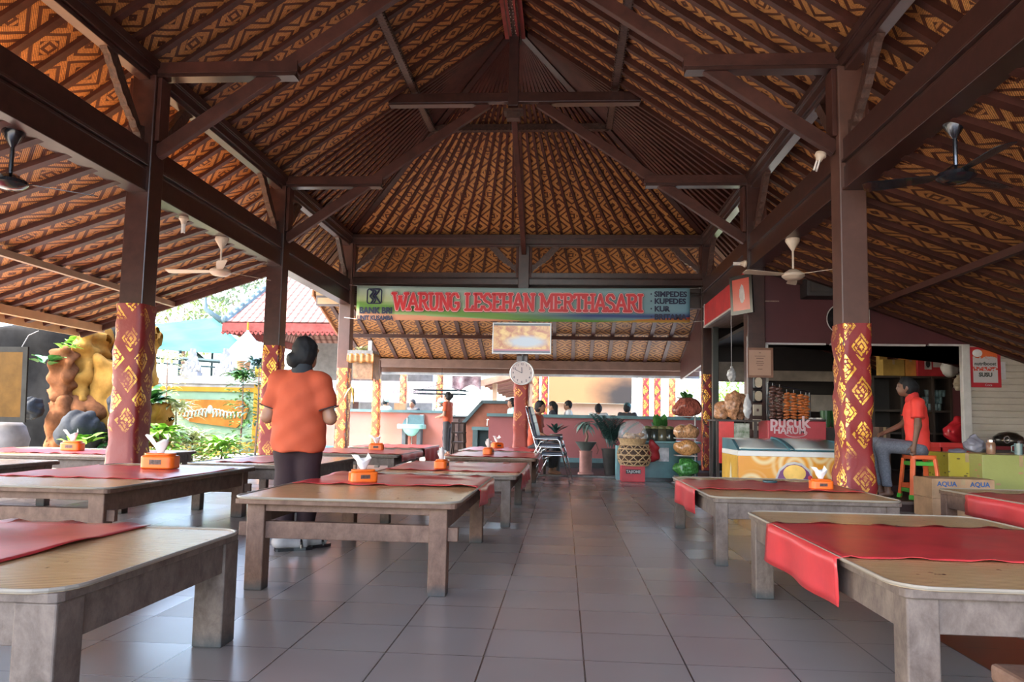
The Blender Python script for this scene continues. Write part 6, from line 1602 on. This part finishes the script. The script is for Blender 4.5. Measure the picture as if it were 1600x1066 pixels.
# ============================================================ yard and garden outside
_mat = mat
def mat(*a, **k):          # outdoor surfaces are dry and matt
    k.setdefault('spec', .06); return _mat(*a, **k)
GRD = mat('bright bounce earth and gravel', (0.340, 0.300, 0.230), .9, var=.25, scale=1.5, bump=.3)  # ground kept bright to bounce light into the pavilion
m = MB(); m.bb(-60, 60, -40, 90, -.35, -.14); struct(m.put('floor_yard', GRD))
YELR = mat('yellow ochre rock', (0.242, 0.121, 0.025), .8, var=.35, scale=3, bump=.8); ORR = mat('orange brown rock', (0.143, 0.055, 0.022), .85, var=.4, scale=4, bump=.9); GRR = mat('dark grey boulder', (0.028, 0.030, 0.033), .7, var=.4, scale=3, bump=.4); BLR = mat('shade-black rock', (0.007, 0.007, 0.007), .8, var=.4, bump=.6)
def rock(label, px0, px1, py0, py1, Y, mt, seed, depth=.8, ground=False, box_=False):
    a, b = ay(px0, py1, Y), ay(px1, py0, Y); w_, h_ = (b.x-a.x)/2, (b.z-a.z)/2
    if ground: h_ = (b.z+.2)/2; cz_ = b.z-h_
    else: cz_ = (a.z+b.z)/2
    f = rb((0, 0, 0), (w_*.95, depth/2, h_*.97), min(w_, h_)*.35) if box_ else el((0, 0, 0), (w_, depth/2, h_))
    r = max(w_, h_)
    f = noisy(f, r*.09, 3.0/min(w_, h_)*.7, seed); f0 = f
    def f(X, Y, Z, f0=f0, r=r, s=seed):
        a = np.abs(np.sin(X*9/r*.5+np.sin(Z*4/r+s)*.8+Y*3)); b = np.abs(np.sin(Z*6/r+X*5/r+s)); c = np.sin(X*31/r+s)*np.sin(Z*27/r)*np.sin(Y*29/r+X*9)
        return f0(X, Y, Z)-r*.09*(a-.5)-r*.035*(b-.5)+r*.02*c
    o = blob(f, [-w_*1.25, -depth*.7, -h_*1.25], [w_*1.25, depth*.7, h_*1.25], r/16, 'rock', mt, off=((a.x+b.x)/2, Y+depth/2, cz_), smooth=True)
    tag(o, label, 'rock', 'rocks of the garden grotto'); return o
rock('tall orange brown rock slab standing in the garden grotto', 70, 108, 543, 628, 14.2, ORR, 1, .7, box_=True)
rock('bright ochre rock column right of the tall brown slab', 100, 142, 508, 632, 14.5, YELR, 2, .8, box_=True)
rock('wide yellow rock behind the nearest column, grass on its top', 132, 184, 560, 668, 14.6, YELR, 3, .9, box_=True)
rock('brown rock arch foot above the grey boulder', 55, 100, 625, 712, 14.0, ORR, 4, .6)
rock('orange rock bridge over the grey boulder', 78, 160, 618, 668, 14.3, ORR, 5, .8)
rock('big dark grey boulder at the foot of the grotto', 74, 134, 643, 712, 13.6, GRR, 6, .9)
rock('small grey boulder beside the framed picture', 24, 50, 620, 655, 13.6, GRR, 7, .5)
rock('dark slate rock beside the nearest column', 160, 196, 602, 662, 14.2, GRR, 8, .6)
rock('yellow stone pillar just right of the nearest column', 196, 224, 505, 600, 15.2, YELR, 9, .7, box_=True)
rock('lower yellow stone under the leaves right of the nearest column', 212, 246, 628, 700, 15.0, YELR, 10, .7, box_=True)
m = MB(); a, b = ay(-60, 720, 15.4), ay(200, 505, 15.4)
f = noisy(rb((0, 0, 0), ((b.x-a.x)/2, .4, (b.z+.3)/2), .2), .12, 2.5, 30)
o = blob(f, [-(b.x-a.x)/2-.3, -.7, -(b.z+.3)/2-.3], [(b.x-a.x)/2+.3, .7, (b.z+.3)/2+.3], .12, 'rock', BLR, off=((a.x+b.x)/2, 15.8, b.z-(b.z+.3)/2), smooth=True); tag(o, 'shade-black rock face at the back of the grotto', 'rock')  # dark hollow of the grotto: its shade is put into the near-black colour
q = ay(160, 570, 14.9); o = foliage(Vector((q.x, 15.0, q.z-.1)), 90, .42, .03, .8, .8, 21, .9, .18).put('grass_tuft', LEAFB, fixn=False); tag(o, 'tuft of long grass on top of the yellow rock', 'grass')
for k, (px, py, Y, n_, L, w_, mt, lb) in enumerate(((128, 690, 13.7, 14, .5, .22, LEAFB, 'yellow green broad leaved plant at the right of the grey boulder'), (75, 565, 14.0, 10, .38, .22, LEAF, 'dark broad leaves hanging over the shade-black rock'), (112, 540, 14.0, 9, .35, .14, LEAFB, 'bright leaves on top of the ochre rock'),
      (232, 625, 15.0, 22, .8, .22, LEAF, 'large leaved green plant right of the nearest column'), (250, 680, 14.6, 30, .7, .16, LEAFB, 'bright green shrub at the garden edge'), (300, 690, 15.5, 90, .75, .07, LEAFW, 'pale spiky sunlit shrub before the mint wall'), (345, 700, 15.2, 80, .65, .08, LEAFB, 'sunlit bushy shrub with yellow green leaves'), (275, 640, 16.0, 60, .7, .08, LEAFW, 'pale variegated plant below the mint wall carving'), (180, 690, 14.6, 16, .5, .16, LEAF, 'dark green plant at the foot of the nearest column'),
      (380, 590, 19.2, 40, .6, .10, LEAF, 'grey green climber at the right end of the mint wall'), (405, 570, 19.0, 30, .5, .10, LEAFD, 'dark leaves beside the second column'), (262, 560, 19.5, 40, .5, .06, LEAFW, 'white flowering bush on the left of the mint wall'))):
    q = ay(px, py, Y); t = thing('garden_plant', lb, 'plant', (q.x, Y, -.14))
    mm_ = foliage(Vector((q.x, Y, q.z)), n_, L, w_, .8, .7, 60+k, .5, .15)
    if k >= 4:
        rn = random.Random(90+k); hh_ = max(.25, q.z*.9)
        for j in range(160):
            a_ = rn.uniform(0, 6.28); rr_2 = rn.random()**.5*.42; zz_ = -.1+(q.z+.25)*rn.random()
            leaf(mm_, (q.x+rr_2*cos(a_), Y+rr_2*sin(a_), zz_), (cos(a_), sin(a_), rn.uniform(.2, 1.2)), rn.uniform(.18, .32), w_*.7+.02, .6, 3)
    mm_.put('foliage', mt, t, fixn=False)
    if k not in (1, 2): m = MB(); m.tube([(q.x, Y, -.15), (q.x+.03, Y, q.z*.5), (q.x, Y, q.z)], [.03, .025, .012], 6); m.put('stem', OLD2, t)
# framed picture and urn at the left
picture('large dark framed golden picture hanging under the garden side eave', (-8.62, 10.9, 1.36), .95, 1.15, radians(-4), frame=mat('matt black frame', (.02, .02, .018), .8), inner=mat('golden picture', (0.055, 0.028, 0.006), .35, var=.45, scale=2.5), fr=.08, tilt=-.04)
m = MB(); m.tube([(-8.30, 10.9, 1.93), (-8.24, 10.95, 2.12), (-8.12, 11.0, 2.2)], .008, 5); tag(m.put('hanging_wire', mat('grey wire', (0.165, 0.165, 0.165), .4)), 'curved grey wire above the golden picture', 'wire')
m = MB(); m.lathe([(0, 0), (.16, 0), (.30, .30), (.33, .52), (.26, .72), (.20, .78), (0, .78)], (-8.75, 11.3, 0), 24); tag(m.put('clay_urn', mat('whitewashed clay', (0.165, 0.154, 0.149), .6), smooth=True), 'pale urn standing below the golden picture', 'urn')
# mint garden wall with carved panel
gw = thing('garden_wall', 'mint green garden wall with orange frame and white carved panel', 'wall', (-7.6, 20, -.14), kind=None)
GY = 20.0
def gx(px): return ay(px, 640, GY).x
def gz(py, px=330): return ay(px, py, GY).z
WL, WR = gx(236), gx(432)
MINT = mat('mint green paint', (0.161, 0.248, 0.167), .6, var=.08); OCH = mat('ochre yellow paint', (0.285, 0.155, 0.019), .6, var=.15)
MB().bb(WL, WR, GY, GY+.25, gz(690), gz(612)).put('panel', MINT, gw)
MB().bb(WL-.05, WR+.05, GY-.10, GY+.30, gz(600), gz(588)).put('cap', mat('white coping', (0.248, 0.240, 0.240), .7, var=.2, scale=6), gw); MB().bb(WL-.03, WR+.03, GY-.05, GY+.28, gz(605), gz(600)).put('cap', mat('grey stone band', (0.231, 0.220, 0.209), .7), gw)
MB().bb(WL, WR, GY-.05, GY+.27, gz(612), gz(605)).put('frame_band', OCH, gw); MB().bb(WL-.1, WR+.1, GY-.06, GY+.3, -.14, gz(690)).put('plinth', mat('yellow stone plinth', (0.220, 0.165, 0.033), .8, var=.4, scale=5, bump=.6), gw)
MB().bb(gx(397), gx(412), GY-.08, GY+.30, gz(690), gz(572)).put('pillar', OCH, gw, bevel=.01)
m = MB(); P_ = [(gx(272), gz(625)), (gx(380), gz(625)), (gx(390), gz(637)), (gx(385), gz(655)), (gx(372), gz(668)), (gx(300), gz(660)), (gx(280), gz(648))]; m.prism(P_, (0, GY-.03, 0), (1, 0, 0), (0, 0, 1), .04); m.put('carved_field', mat('orange carved field', (0.231, 0.094, 0.017), .6), gw)
m = MB(); rn = random.Random(8); cxm = gx(330)
for s_ in (-1, 1):
    for k in range(9):
        bx_, bz_ = cxm+s_*(.10+k*.10), gz(655)-.0+.02*sin(k); r_ = .16-.008*k
        m.tube([(bx_+s_*r_*t*1.2*cos(1.0+t*2.2), GY-.06, bz_+r_*1.4*sin(t*2.8)+.05) for t in [j/8 for j in range(9)]], [.035*(1-.6*j/8) for j in range(9)], 6)
m.ball((cxm, GY-.06, gz(640)), (.09, .04, .12), 10, 8); m.put('carved_scrolls', mat('pale mint carving', (0.275, 0.341, 0.275), .6), gw, smooth=True)
# ornaments on the wall cap
for k, (px, py, lb) in enumerate(((300, 545, 'carved grey stone ornament on the mint wall, left'), (352, 545, 'carved pale stone crown on the mint wall, middle'))):
    q = ay(px, 588, GY+.1); t = thing('stone_ornament', lb, 'ornament', (q.x, GY+.1, q.z)); m = MB(); zt2 = ay(px, py, GY+.1).z
    for j in range(7): rr3 = .22*(1-j/8.5); m.box((q.x, GY+.1, q.z+(zt2-q.z)*(j+.5)/7), (rr3*2, rr3*1.4, (zt2-q.z)/7*1.02), rz=.1*j)
    for j in range(10): m.ball((q.x+(-.25+.055*j), GY+.0, q.z+.1+.15*abs(sin(j*1.3))), (.06, .05, .09), 8, 6)
    m.put('carving', mat('pale grey stone', (0.275, 0.270, 0.275), .8, var=.3, scale=12, bump=.8), t)
q = ay(376, 588, GY-.05); m = MB(); m.lathe([(0, 0), (.13, 0), (.18, .38), (.20, .42), (.16, .42), (0, .36)], (q.x, GY+.1, q.z), 16); tag(m.put('clay_pot', mat('terracotta', (0.275, 0.143, 0.077), .7), smooth='auto'), 'terracotta pot on the mint wall coping', 'pot')
# white ceremonial parasol
q = ay(395, 590, 21.5); zt2 = ay(395, 512, 21.5).z; zb2 = ay(395, 560, 21.5).z; rr4 = (ay(420, 560, 21.5).x-ay(348, 560, 21.5).x)/2; cx3 = ay(385, 560, 21.5).x
t = thing('parasol', 'white ceremonial parasol with pointed top beyond the mint wall', 'parasol', (cx3, 21.5, -.14)); m = MB(); m.lathe([(0, zt2), (.04, zt2-.12), (rr4*.45, zt2-.45), (rr4*.85, zb2+.12), (rr4, zb2), (rr4*.98, zb2-.35), (rr4*.96, zb2-.35), (rr4*.97, zb2)], (cx3, 21.5, 0), 24); m.put('canopy', mat('white cloth', (0.369, 0.369, 0.360), .8, var=.03), t, smooth='auto')
m = MB(); m.tube([(cx3, 21.5, -.14), (cx3, 21.5, zt2+.15)], .03, 8); m.put('pole', OCH, t)
# teal net canopy on dark frame
tn = thing('net_canopy', 'teal shade net canopy on a dark metal frame behind the mint wall', 'canopy', (-10, 25, -.14))
P4 = [ay(236, 553, 23.5), ay(368, 545, 23.5), ay(322, 497, 28.0), ay(180, 508, 28.0)]
c_a, c_b, c_c, c_d = ay(170, 540, 23), ay(395, 556, 23), ay(335, 496, 30), ay(120, 520, 30)
zl = (c_a.z+c_b.z)/2; 
def nfn(a, b):
    p = c_a.lerp(c_b, a).lerp(c_d.lerp(c_c, a), b); return (p.x, p.y, p.z-.12*sin(pi*((a*3) % 1))*sin(pi*((b*3) % 1))), (a, b)
m = MB(); m.grid(nfn, 24, 18); m.put('net', mat('teal shade net', (0.023, 0.113, 0.099), .6, var=.2, scale=2.5), tn, smooth=True, solid=.01)
DM = mat('dark metal', (0.022, 0.039, 0.044), .4, .3)
m = MB()
for k in range(4):
    t_ = k/3; dz_ = Vector((0, 0, -.26)); m.tube([c_a.lerp(c_b, t_)+dz_, c_d.lerp(c_c, t_)+dz_], .07, 6); m.tube([c_a.lerp(c_d, t_)+dz_, c_b.lerp(c_c, t_)+dz_], .07, 6)
m.tube([c_b, c_b-Vector((0, 0, .45)), c_a-Vector((0, 0, .45)), c_a], .03, 6)
m.put('frame', DM, tn); m = MB()
for p_ in (c_a, c_b, c_c, c_d, c_a.lerp(c_b, .5)): m.tube([(p_.x, p_.y, -.14), p_], .05, 8)
m.put('post', DM, tn)
# house with tiled roof
RT = NT('clay roof tiles'); uu, vv, _ = RT.sep(RT.coord('UV'))
row = RT.math('FRACT', RT.math('DIVIDE', vv, .32)); colm = RT.math('ABSOLUTE', RT.math('SINE', RT.math('MULTIPLY', uu, pi/.26)))
RT.color(RT.mix(RT.ramp(row, .0, .25), (.06, .025, .02), RT.mix(colm, (.10, .045, .04), (.30, .17, .15)))); RT.set(rough=.9, spec=.05); RT.bump(RT.math('ADD', row, colm), .8, .05); TILE = RT.m
hs2 = thing('garden_house', 'open sided house with clay tile hip roof behind the second column', 'building', (-7, 27, -.14))
HY = 24.0
e0, e1 = ay(350, 506, HY), ay(548, 506, HY); r0, r1 = ay(455, 424, HY+4), ay(640, 400, HY+4)
def roof_slope(m, a, b, c, d):
    L_ = (b-a).length; H_ = ((c+d)/2-(a+b)/2).length; off = (c-a).dot((b-a).normalized()) if False else 0
    m.quad([a, b, c, d], [(0, 0), (L_, 0), ((c-a).dot((b-a).normalized()), H_), ((d-a).dot((b-a).normalized()), H_)])
A_ = Vector((e0.x, HY, e0.z)); B_ = Vector((e1.x+2.0, HY, e0.z)); C_ = Vector((r1.x+2.0, HY+4, r0.z)); D_ = Vector((r0.x, HY+4, r0.z)); E_ = Vector((e0.x, HY+8, e0.z)); G_ = Vector((e1.x+2, HY+8, e0.z))
m = MB(); roof_slope(m, A_, B_, C_, D_); roof_slope(m, E_, A_, D_, D_+Vector((0, .001, 0))); roof_slope(m, G_, E_, D_, C_); m.put('tiled_roof', TILE, hs2, solid=.08)
m = MB(); m.beam(A_+Vector((0, -.03, -.12)), B_+Vector((0, -.03, -.12)), .06, .30); m.beam(A_+Vector((-.03, 0, -.12)), E_+Vector((-.03, 0, -.12)), .06, .30)
k = 0.0
while k < (B_-A_).length: m.box(A_+Vector((k, -.04, -.30)), (.10, .04, .10), rot=Matrix.Rotation(.78, 3, 'Y')); k += .16
m.put('carved_eave', mat('red carved eave', (0.165, 0.039, 0.033), .6, var=.3), hs2)
m = MB(); m.tube([A_+Vector((0, 0, .05)), D_+Vector((0, 0, .1)), C_+Vector((0, 0, .1))], .14, 8)
for k in range(14): p_ = A_.lerp(D_, k/13); m.ball(p_+Vector((0, 0, .16)), (.12, .12, .14), 8, 6)
m.put('ridge_tiles', mat('grey teal ridge tiles', (0.121, 0.165, 0.171), .8, var=.3, scale=3), hs2, smooth='auto')
m = MB(); m.tube([A_+Vector((-.1, 0, .1)), A_+Vector((-.55, -.2, .45)), A_+Vector((-.6, -.2, .9)), A_+Vector((-.35, -.1, 1.0))], [.10, .08, .05, .02], 8); m.put('roof_finial', mat('grey teal ridge tiles', (0.121, 0.165, 0.171), .8), hs2, smooth=True)
for x in (A_.x+.5, A_.x+2.6, A_.x+4.4):
    MB().bb(x-.1, x+.1, HY+.5, HY+.7, -.14, A_.z-.1).put('post', DARKW, hs2)
m = MB(); m.bb(A_.x+.3, B_.x-.3, HY+6, HY+6.2, -.14, A_.z); m.put('rear_wall', mat('grey cream wall', (0.220, 0.209, 0.198), .7, var=.2), hs2)  # rear wall in one grey cream tone with random variation
for k in range(5): MB().beam((A_.x+.8+k*.95, HY+.6, A_.z-.25), (A_.x+1.7+k*.95, HY+2.4, A_.z+.6), .08, .12).put('rafter', mat('red brown rafter wood', (0.058, 0.020, 0.013), .36), hs2)
# white banner outside, pink cloth, lattice
WB = mat('white street banner', (0.351, 0.342, 0.351), .6, var=.03)
a, b = ay(500, 627, 24), ay(692, 597, 24)
t = thing('street_banner', 'long white banner with small faint lettering beyond the pink wall', 'banner', ((a.x+b.x)/2, 24, a.z)); MB().bb(a.x, b.x, 24, 24.02, a.z, b.z).put('cloth', WB, t)
text('banner_print', 'da Rayuhuman ga   maman   Ka', .28, ((a.x+b.x)/2+.4, 23.99, (a.z+b.z)/2+.05), EX, EZ, mat('faint mauve ink', (0.220, 0.182, 0.209), .6), t, .001)
MB().beam((a.x, 24, a.z), (a.x, 24, -.14), .08, .08).put('pole', WTRIM, t); MB().beam((b.x, 24, a.z), (b.x, 24, -.14), .08, .08).put('pole', WTRIM, t)
a, b = ay(706, 606, 20.0), ay(752, 588, 20.0); m = MB(); m.grid(lambda u_, v_: ((a.x+(b.x-a.x)*u_, 20.0+.06*sin(u_*12), b.z-(b.z-a.z)*v_*(1+.25*sin(u_*7))), (u_, v_)), 20, 4)
tag(m.put('floral_cloth', mat('pink floral cloth', (.62, .30, .38), .6, var=.6, scale=5, c2=(.85, .75, .85)), smooth=True, solid=.01), 'pink floral cloth hanging under the back eave', 'cloth')
t = thing('hanging_rack', 'flat metal lattice rack hanging under the back eave', 'rack', ay(690, 612, 19.9)); m = MB(); c_ = ay(690, 613, 19.9)
for k in range(7): x = c_.x-.65+k*.22; m.tube([(x, 19.6, c_.z-.05), (x, 20.2, c_.z-.05)], .008, 4)
for s_ in (-1, 1): m.tube([(c_.x-.7, 19.9+s_*.3, c_.z-.05), (c_.x+.7, 19.9+s_*.3, c_.z-.05)], .012, 4); m.tube([(c_.x-.7, 19.9+s_*.3, c_.z+.05), (c_.x+.7, 19.9+s_*.3, c_.z+.05)], .012, 4); m.tube([(c_.x+s_*.7, 19.6, c_.z), (c_.x, 19.9, c_.z+.22)], .008, 4)
m.put('lattice', DM, t)
m = MB(); m.tube([(c_.x, 19.9, c_.z+.2), (c_.x, 19.9, 2.45)], .006, 4); m.put('hanger', DM, t)
# lean roof of next building
NB = thing('neighbour_roof', 'low red roof with rafters of the next building, left of the clock', 'roof', (-1.5, 27, 0))
a, b = ay(755, 592, 25), ay(840, 592, 25)
m = MB(); p0 = ay(742, 640, 30); p1 = ay(900, 640, 30); m.quad([ay(748, 597, 24), ay(830, 575, 24), ay(836, 612, 33), ay(790, 618, 33)]); m.put('roof_sheet', mat('dull red roof sheet', (0.143, 0.055, 0.039), .7, var=.2), NB, solid=.05)
m = MB()
for k in range(7): t_ = k/6; m.beam(ay(748, 599, 24).lerp(ay(790, 620, 33), t_), ay(830, 577, 24).lerp(ay(836, 614, 33), t_), .10, .12)
m.beam(ay(748, 600, 24), ay(830, 578, 24), .15, .2); m.put('rafter', mat('pale rafter', (0.231, 0.132, 0.094), .6), NB)
m = MB(); m.bb(-2.4, -2.25, 25, 25.15, -.14, 2.2); m.bb(-1.2, -1.05, 25, 25.15, -.14, 2.2); m.put('post', PALEW, NB)
m = MB(); m.bb(-2.6, -.9, 33, 33.2, -.14, 1.9); m.put('wall', mat('dull red wall', (0.165, 0.072, 0.055), .7), NB)
# tan wall panel with soot
a, b = ay(857, 640, 22.3), ay(987, 590, 22.3)
def m_soot():
    n = NT('tan smoke hood'); uv = n.coord('UV'); u, v, _ = n.sep(uv)
    d = n.math('SQRT', n.math('ADD', n.math('POWER', n.math('MULTIPLY', n.math('SUBTRACT', u, .95), 1.3), 2), n.math('POWER', n.math('SUBTRACT', v, .15), 2)))
    n.color(n.mix(n.ramp(n.math('ADD', d, n.math('MULTIPLY', n.noise(uv, 3, 3), .3)), .35, .85), (.015, .011, .009), (.26, .13, .05))); n.set(rough=.6); return n.m
hd_ = thing('smoke_hood', 'large tan metal hood stained with soot above the back kitchen', 'hood', ((a.x+b.x)/2, 22.3, 1.2))
zm = ay(900, 630, 22.3).z; m = MB(); m.quad([(a.x, 22.3, zm), (b.x, 22.3, zm), (b.x, 22.3, b.z+.6), (a.x, 22.3, b.z+.6)]); m.put('front_sheet', m_soot(), hd_, solid=.05, fixn=False)
MB().bb(a.x, b.x, 22.4, 22.5, -.1, zm).put('rear_wall', mat('pale kitchen wall', (0.286, 0.198, 0.143), .7, var=.08), hd_)
# further wrapped columns
for px, wz_, lb, mt in ((630, 2.2, 'left of the kitchen', BATIK2), (687, 2.2, 'beside the hanging rack', BATIK2), (837, 2.2, 'pale, just right of the clock', BATIK2), (851, 2.2, 'right of the pale one by the smoke hood', BATIK), (1009, 2.2, 'first right of the smoke hood', BATIK), (1027, 2.2, 'second right of the smoke hood', BATIK), (1050, 2.2, 'third right of the smoke hood', BATIK2)):
    Yc = 23.4; q = ay(px, 620, Yc); column(q.x, Yc, 3.0, .20, mt, 2.4, 'distant batik wrapped column '+lb, 1.0, capital=False, group='distant wrapped columns of the next pavilion')
m = MB(); m.bb(ay(990, 600, 22.8).x, ay(997, 600, 22.8).x, 22.8, 22.9, -.1, 2.6); tag(m.put('white_post', WTRIM), 'plain white post at the right side of the smoke hood', 'post')
# trees
def tree(label, px, py_top, Y, w_, seed, lm, trunk=.12):
    p = ay(px, py_top, Y); t = thing('tree', label, 'tree', (p.x, Y, -.14), 'trees beyond the garden'); rn = random.Random(seed); m = MB(); zc3 = p.z-w_*.6
    for k in range(900):
        a_, b_ = rn.uniform(0, 2*pi), rn.uniform(-1, 1); r = w_*(.35+.65*rn.random()**.5)*(1+.25*sin(3*a_+seed)); c = Vector((p.x+r*cos(a_)*sqrt(1-b_*b_), Y+r*sin(a_)*sqrt(1-b_*b_), zc3+r*b_*.8))
        leaf(m, c, (rn.uniform(-1, 1), rn.uniform(-1, 1), rn.uniform(-.5, .8)), w_*.16, w_*.07, .3, 2)
    m.put('crown', lm, t, fixn=False); m = MB(); m.tube([(p.x, Y, -.14), (p.x+.1, Y, zc3*.5), (p.x, Y, zc3)], [trunk*1.5, trunk, trunk*.6], 8)
    for k in range(5): a_ = k*1.3; m.tube([(p.x, Y, zc3*.7), (p.x+w_*.4*cos(a_), Y+w_*.4*sin(a_), zc3+w_*.2)], [trunk*.6, trunk*.2], 6)
    m.put('trunk', OLD2, t)
TL = mat('pale yellow green leaf', (0.231, 0.303, 0.121), .6, var=.25, scale=2); TL2 = mat('pale grey green leaf', (0.209, 0.275, 0.198), .6, var=.25, scale=2)  # pale leaf tones with random variation
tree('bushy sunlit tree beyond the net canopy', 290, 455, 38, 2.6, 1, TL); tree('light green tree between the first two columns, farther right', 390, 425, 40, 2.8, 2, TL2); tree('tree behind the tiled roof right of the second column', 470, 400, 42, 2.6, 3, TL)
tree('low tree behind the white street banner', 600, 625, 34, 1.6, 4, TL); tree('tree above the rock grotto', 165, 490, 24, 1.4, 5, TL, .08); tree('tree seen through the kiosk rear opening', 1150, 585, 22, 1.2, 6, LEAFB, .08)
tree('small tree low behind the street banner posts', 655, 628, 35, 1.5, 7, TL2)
# pale hillside far behind
HB = mat('pale grey green hillside', (0.303, 0.330, 0.275), .9, var=.15, scale=.3)  # pale grey green tone, varied at random
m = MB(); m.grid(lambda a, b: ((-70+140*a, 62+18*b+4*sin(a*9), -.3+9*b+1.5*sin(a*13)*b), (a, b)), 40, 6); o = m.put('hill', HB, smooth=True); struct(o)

# dark cabinet and stools in the kitchen doorway
a, b = ay(690, 700, 21.6), ay(760, 650, 21.6)
t = thing('kitchen_cabinet', 'dark kitchen cabinet seen through the gap between the pink walls', 'cabinet', ((a.x+b.x)/2, 21.8, -.04))
MB().bb(a.x, b.x, 21.6, 22.1, -.04, b.z-.04).put('body', mat('dark kitchen wood', (.05, .035, .03), .6, var=.3), t); MB().bb(a.x-.03, b.x+.03, 21.57, 22.13, b.z-.04, b.z).put('top', mat('grey worktop', (.12, .14, .14), .5), t)
for k in range(2):
    x = a.x+.25+k*.55; f_ = MB().bb(x-.22, x+.22, 21.58, 21.6, .1, b.z-.1).put('door', mat('dark kitchen door', (.07, .05, .045), .5), t); MB().bb(x+.15, x+.18, 21.56, 21.58, .5, .6).put('handle', CHR, f_)
q = ay(716, 700, 18.6)
for k in range(3):
    t = thing('stacked_stool', ('lowest', 'middle', 'topmost')[k]+' dark stool of the stack in the kitchen doorway', 'stool', (q.x, 18.6, -.04+k*.22))
    z0 = -.04+k*.24; MB().bb(q.x-.17, q.x+.17, 18.45, 18.8, z0+.42, z0+.46).put('seat', mat('dark stool wood', (.035, .025, .022), .5), t, bevel=.01)
    for sx in (-1, 1):
        for sy in (-1, 1): MB().beam((q.x+sx*(.17-.015*k), 18.62+sy*.16, z0+(0 if k == 0 else .2)), (q.x+sx*.14, 18.62+sy*.13, z0+.42), .035, .035).put('leg', mat('dark stool wood', (.035, .025, .022), .5), t)
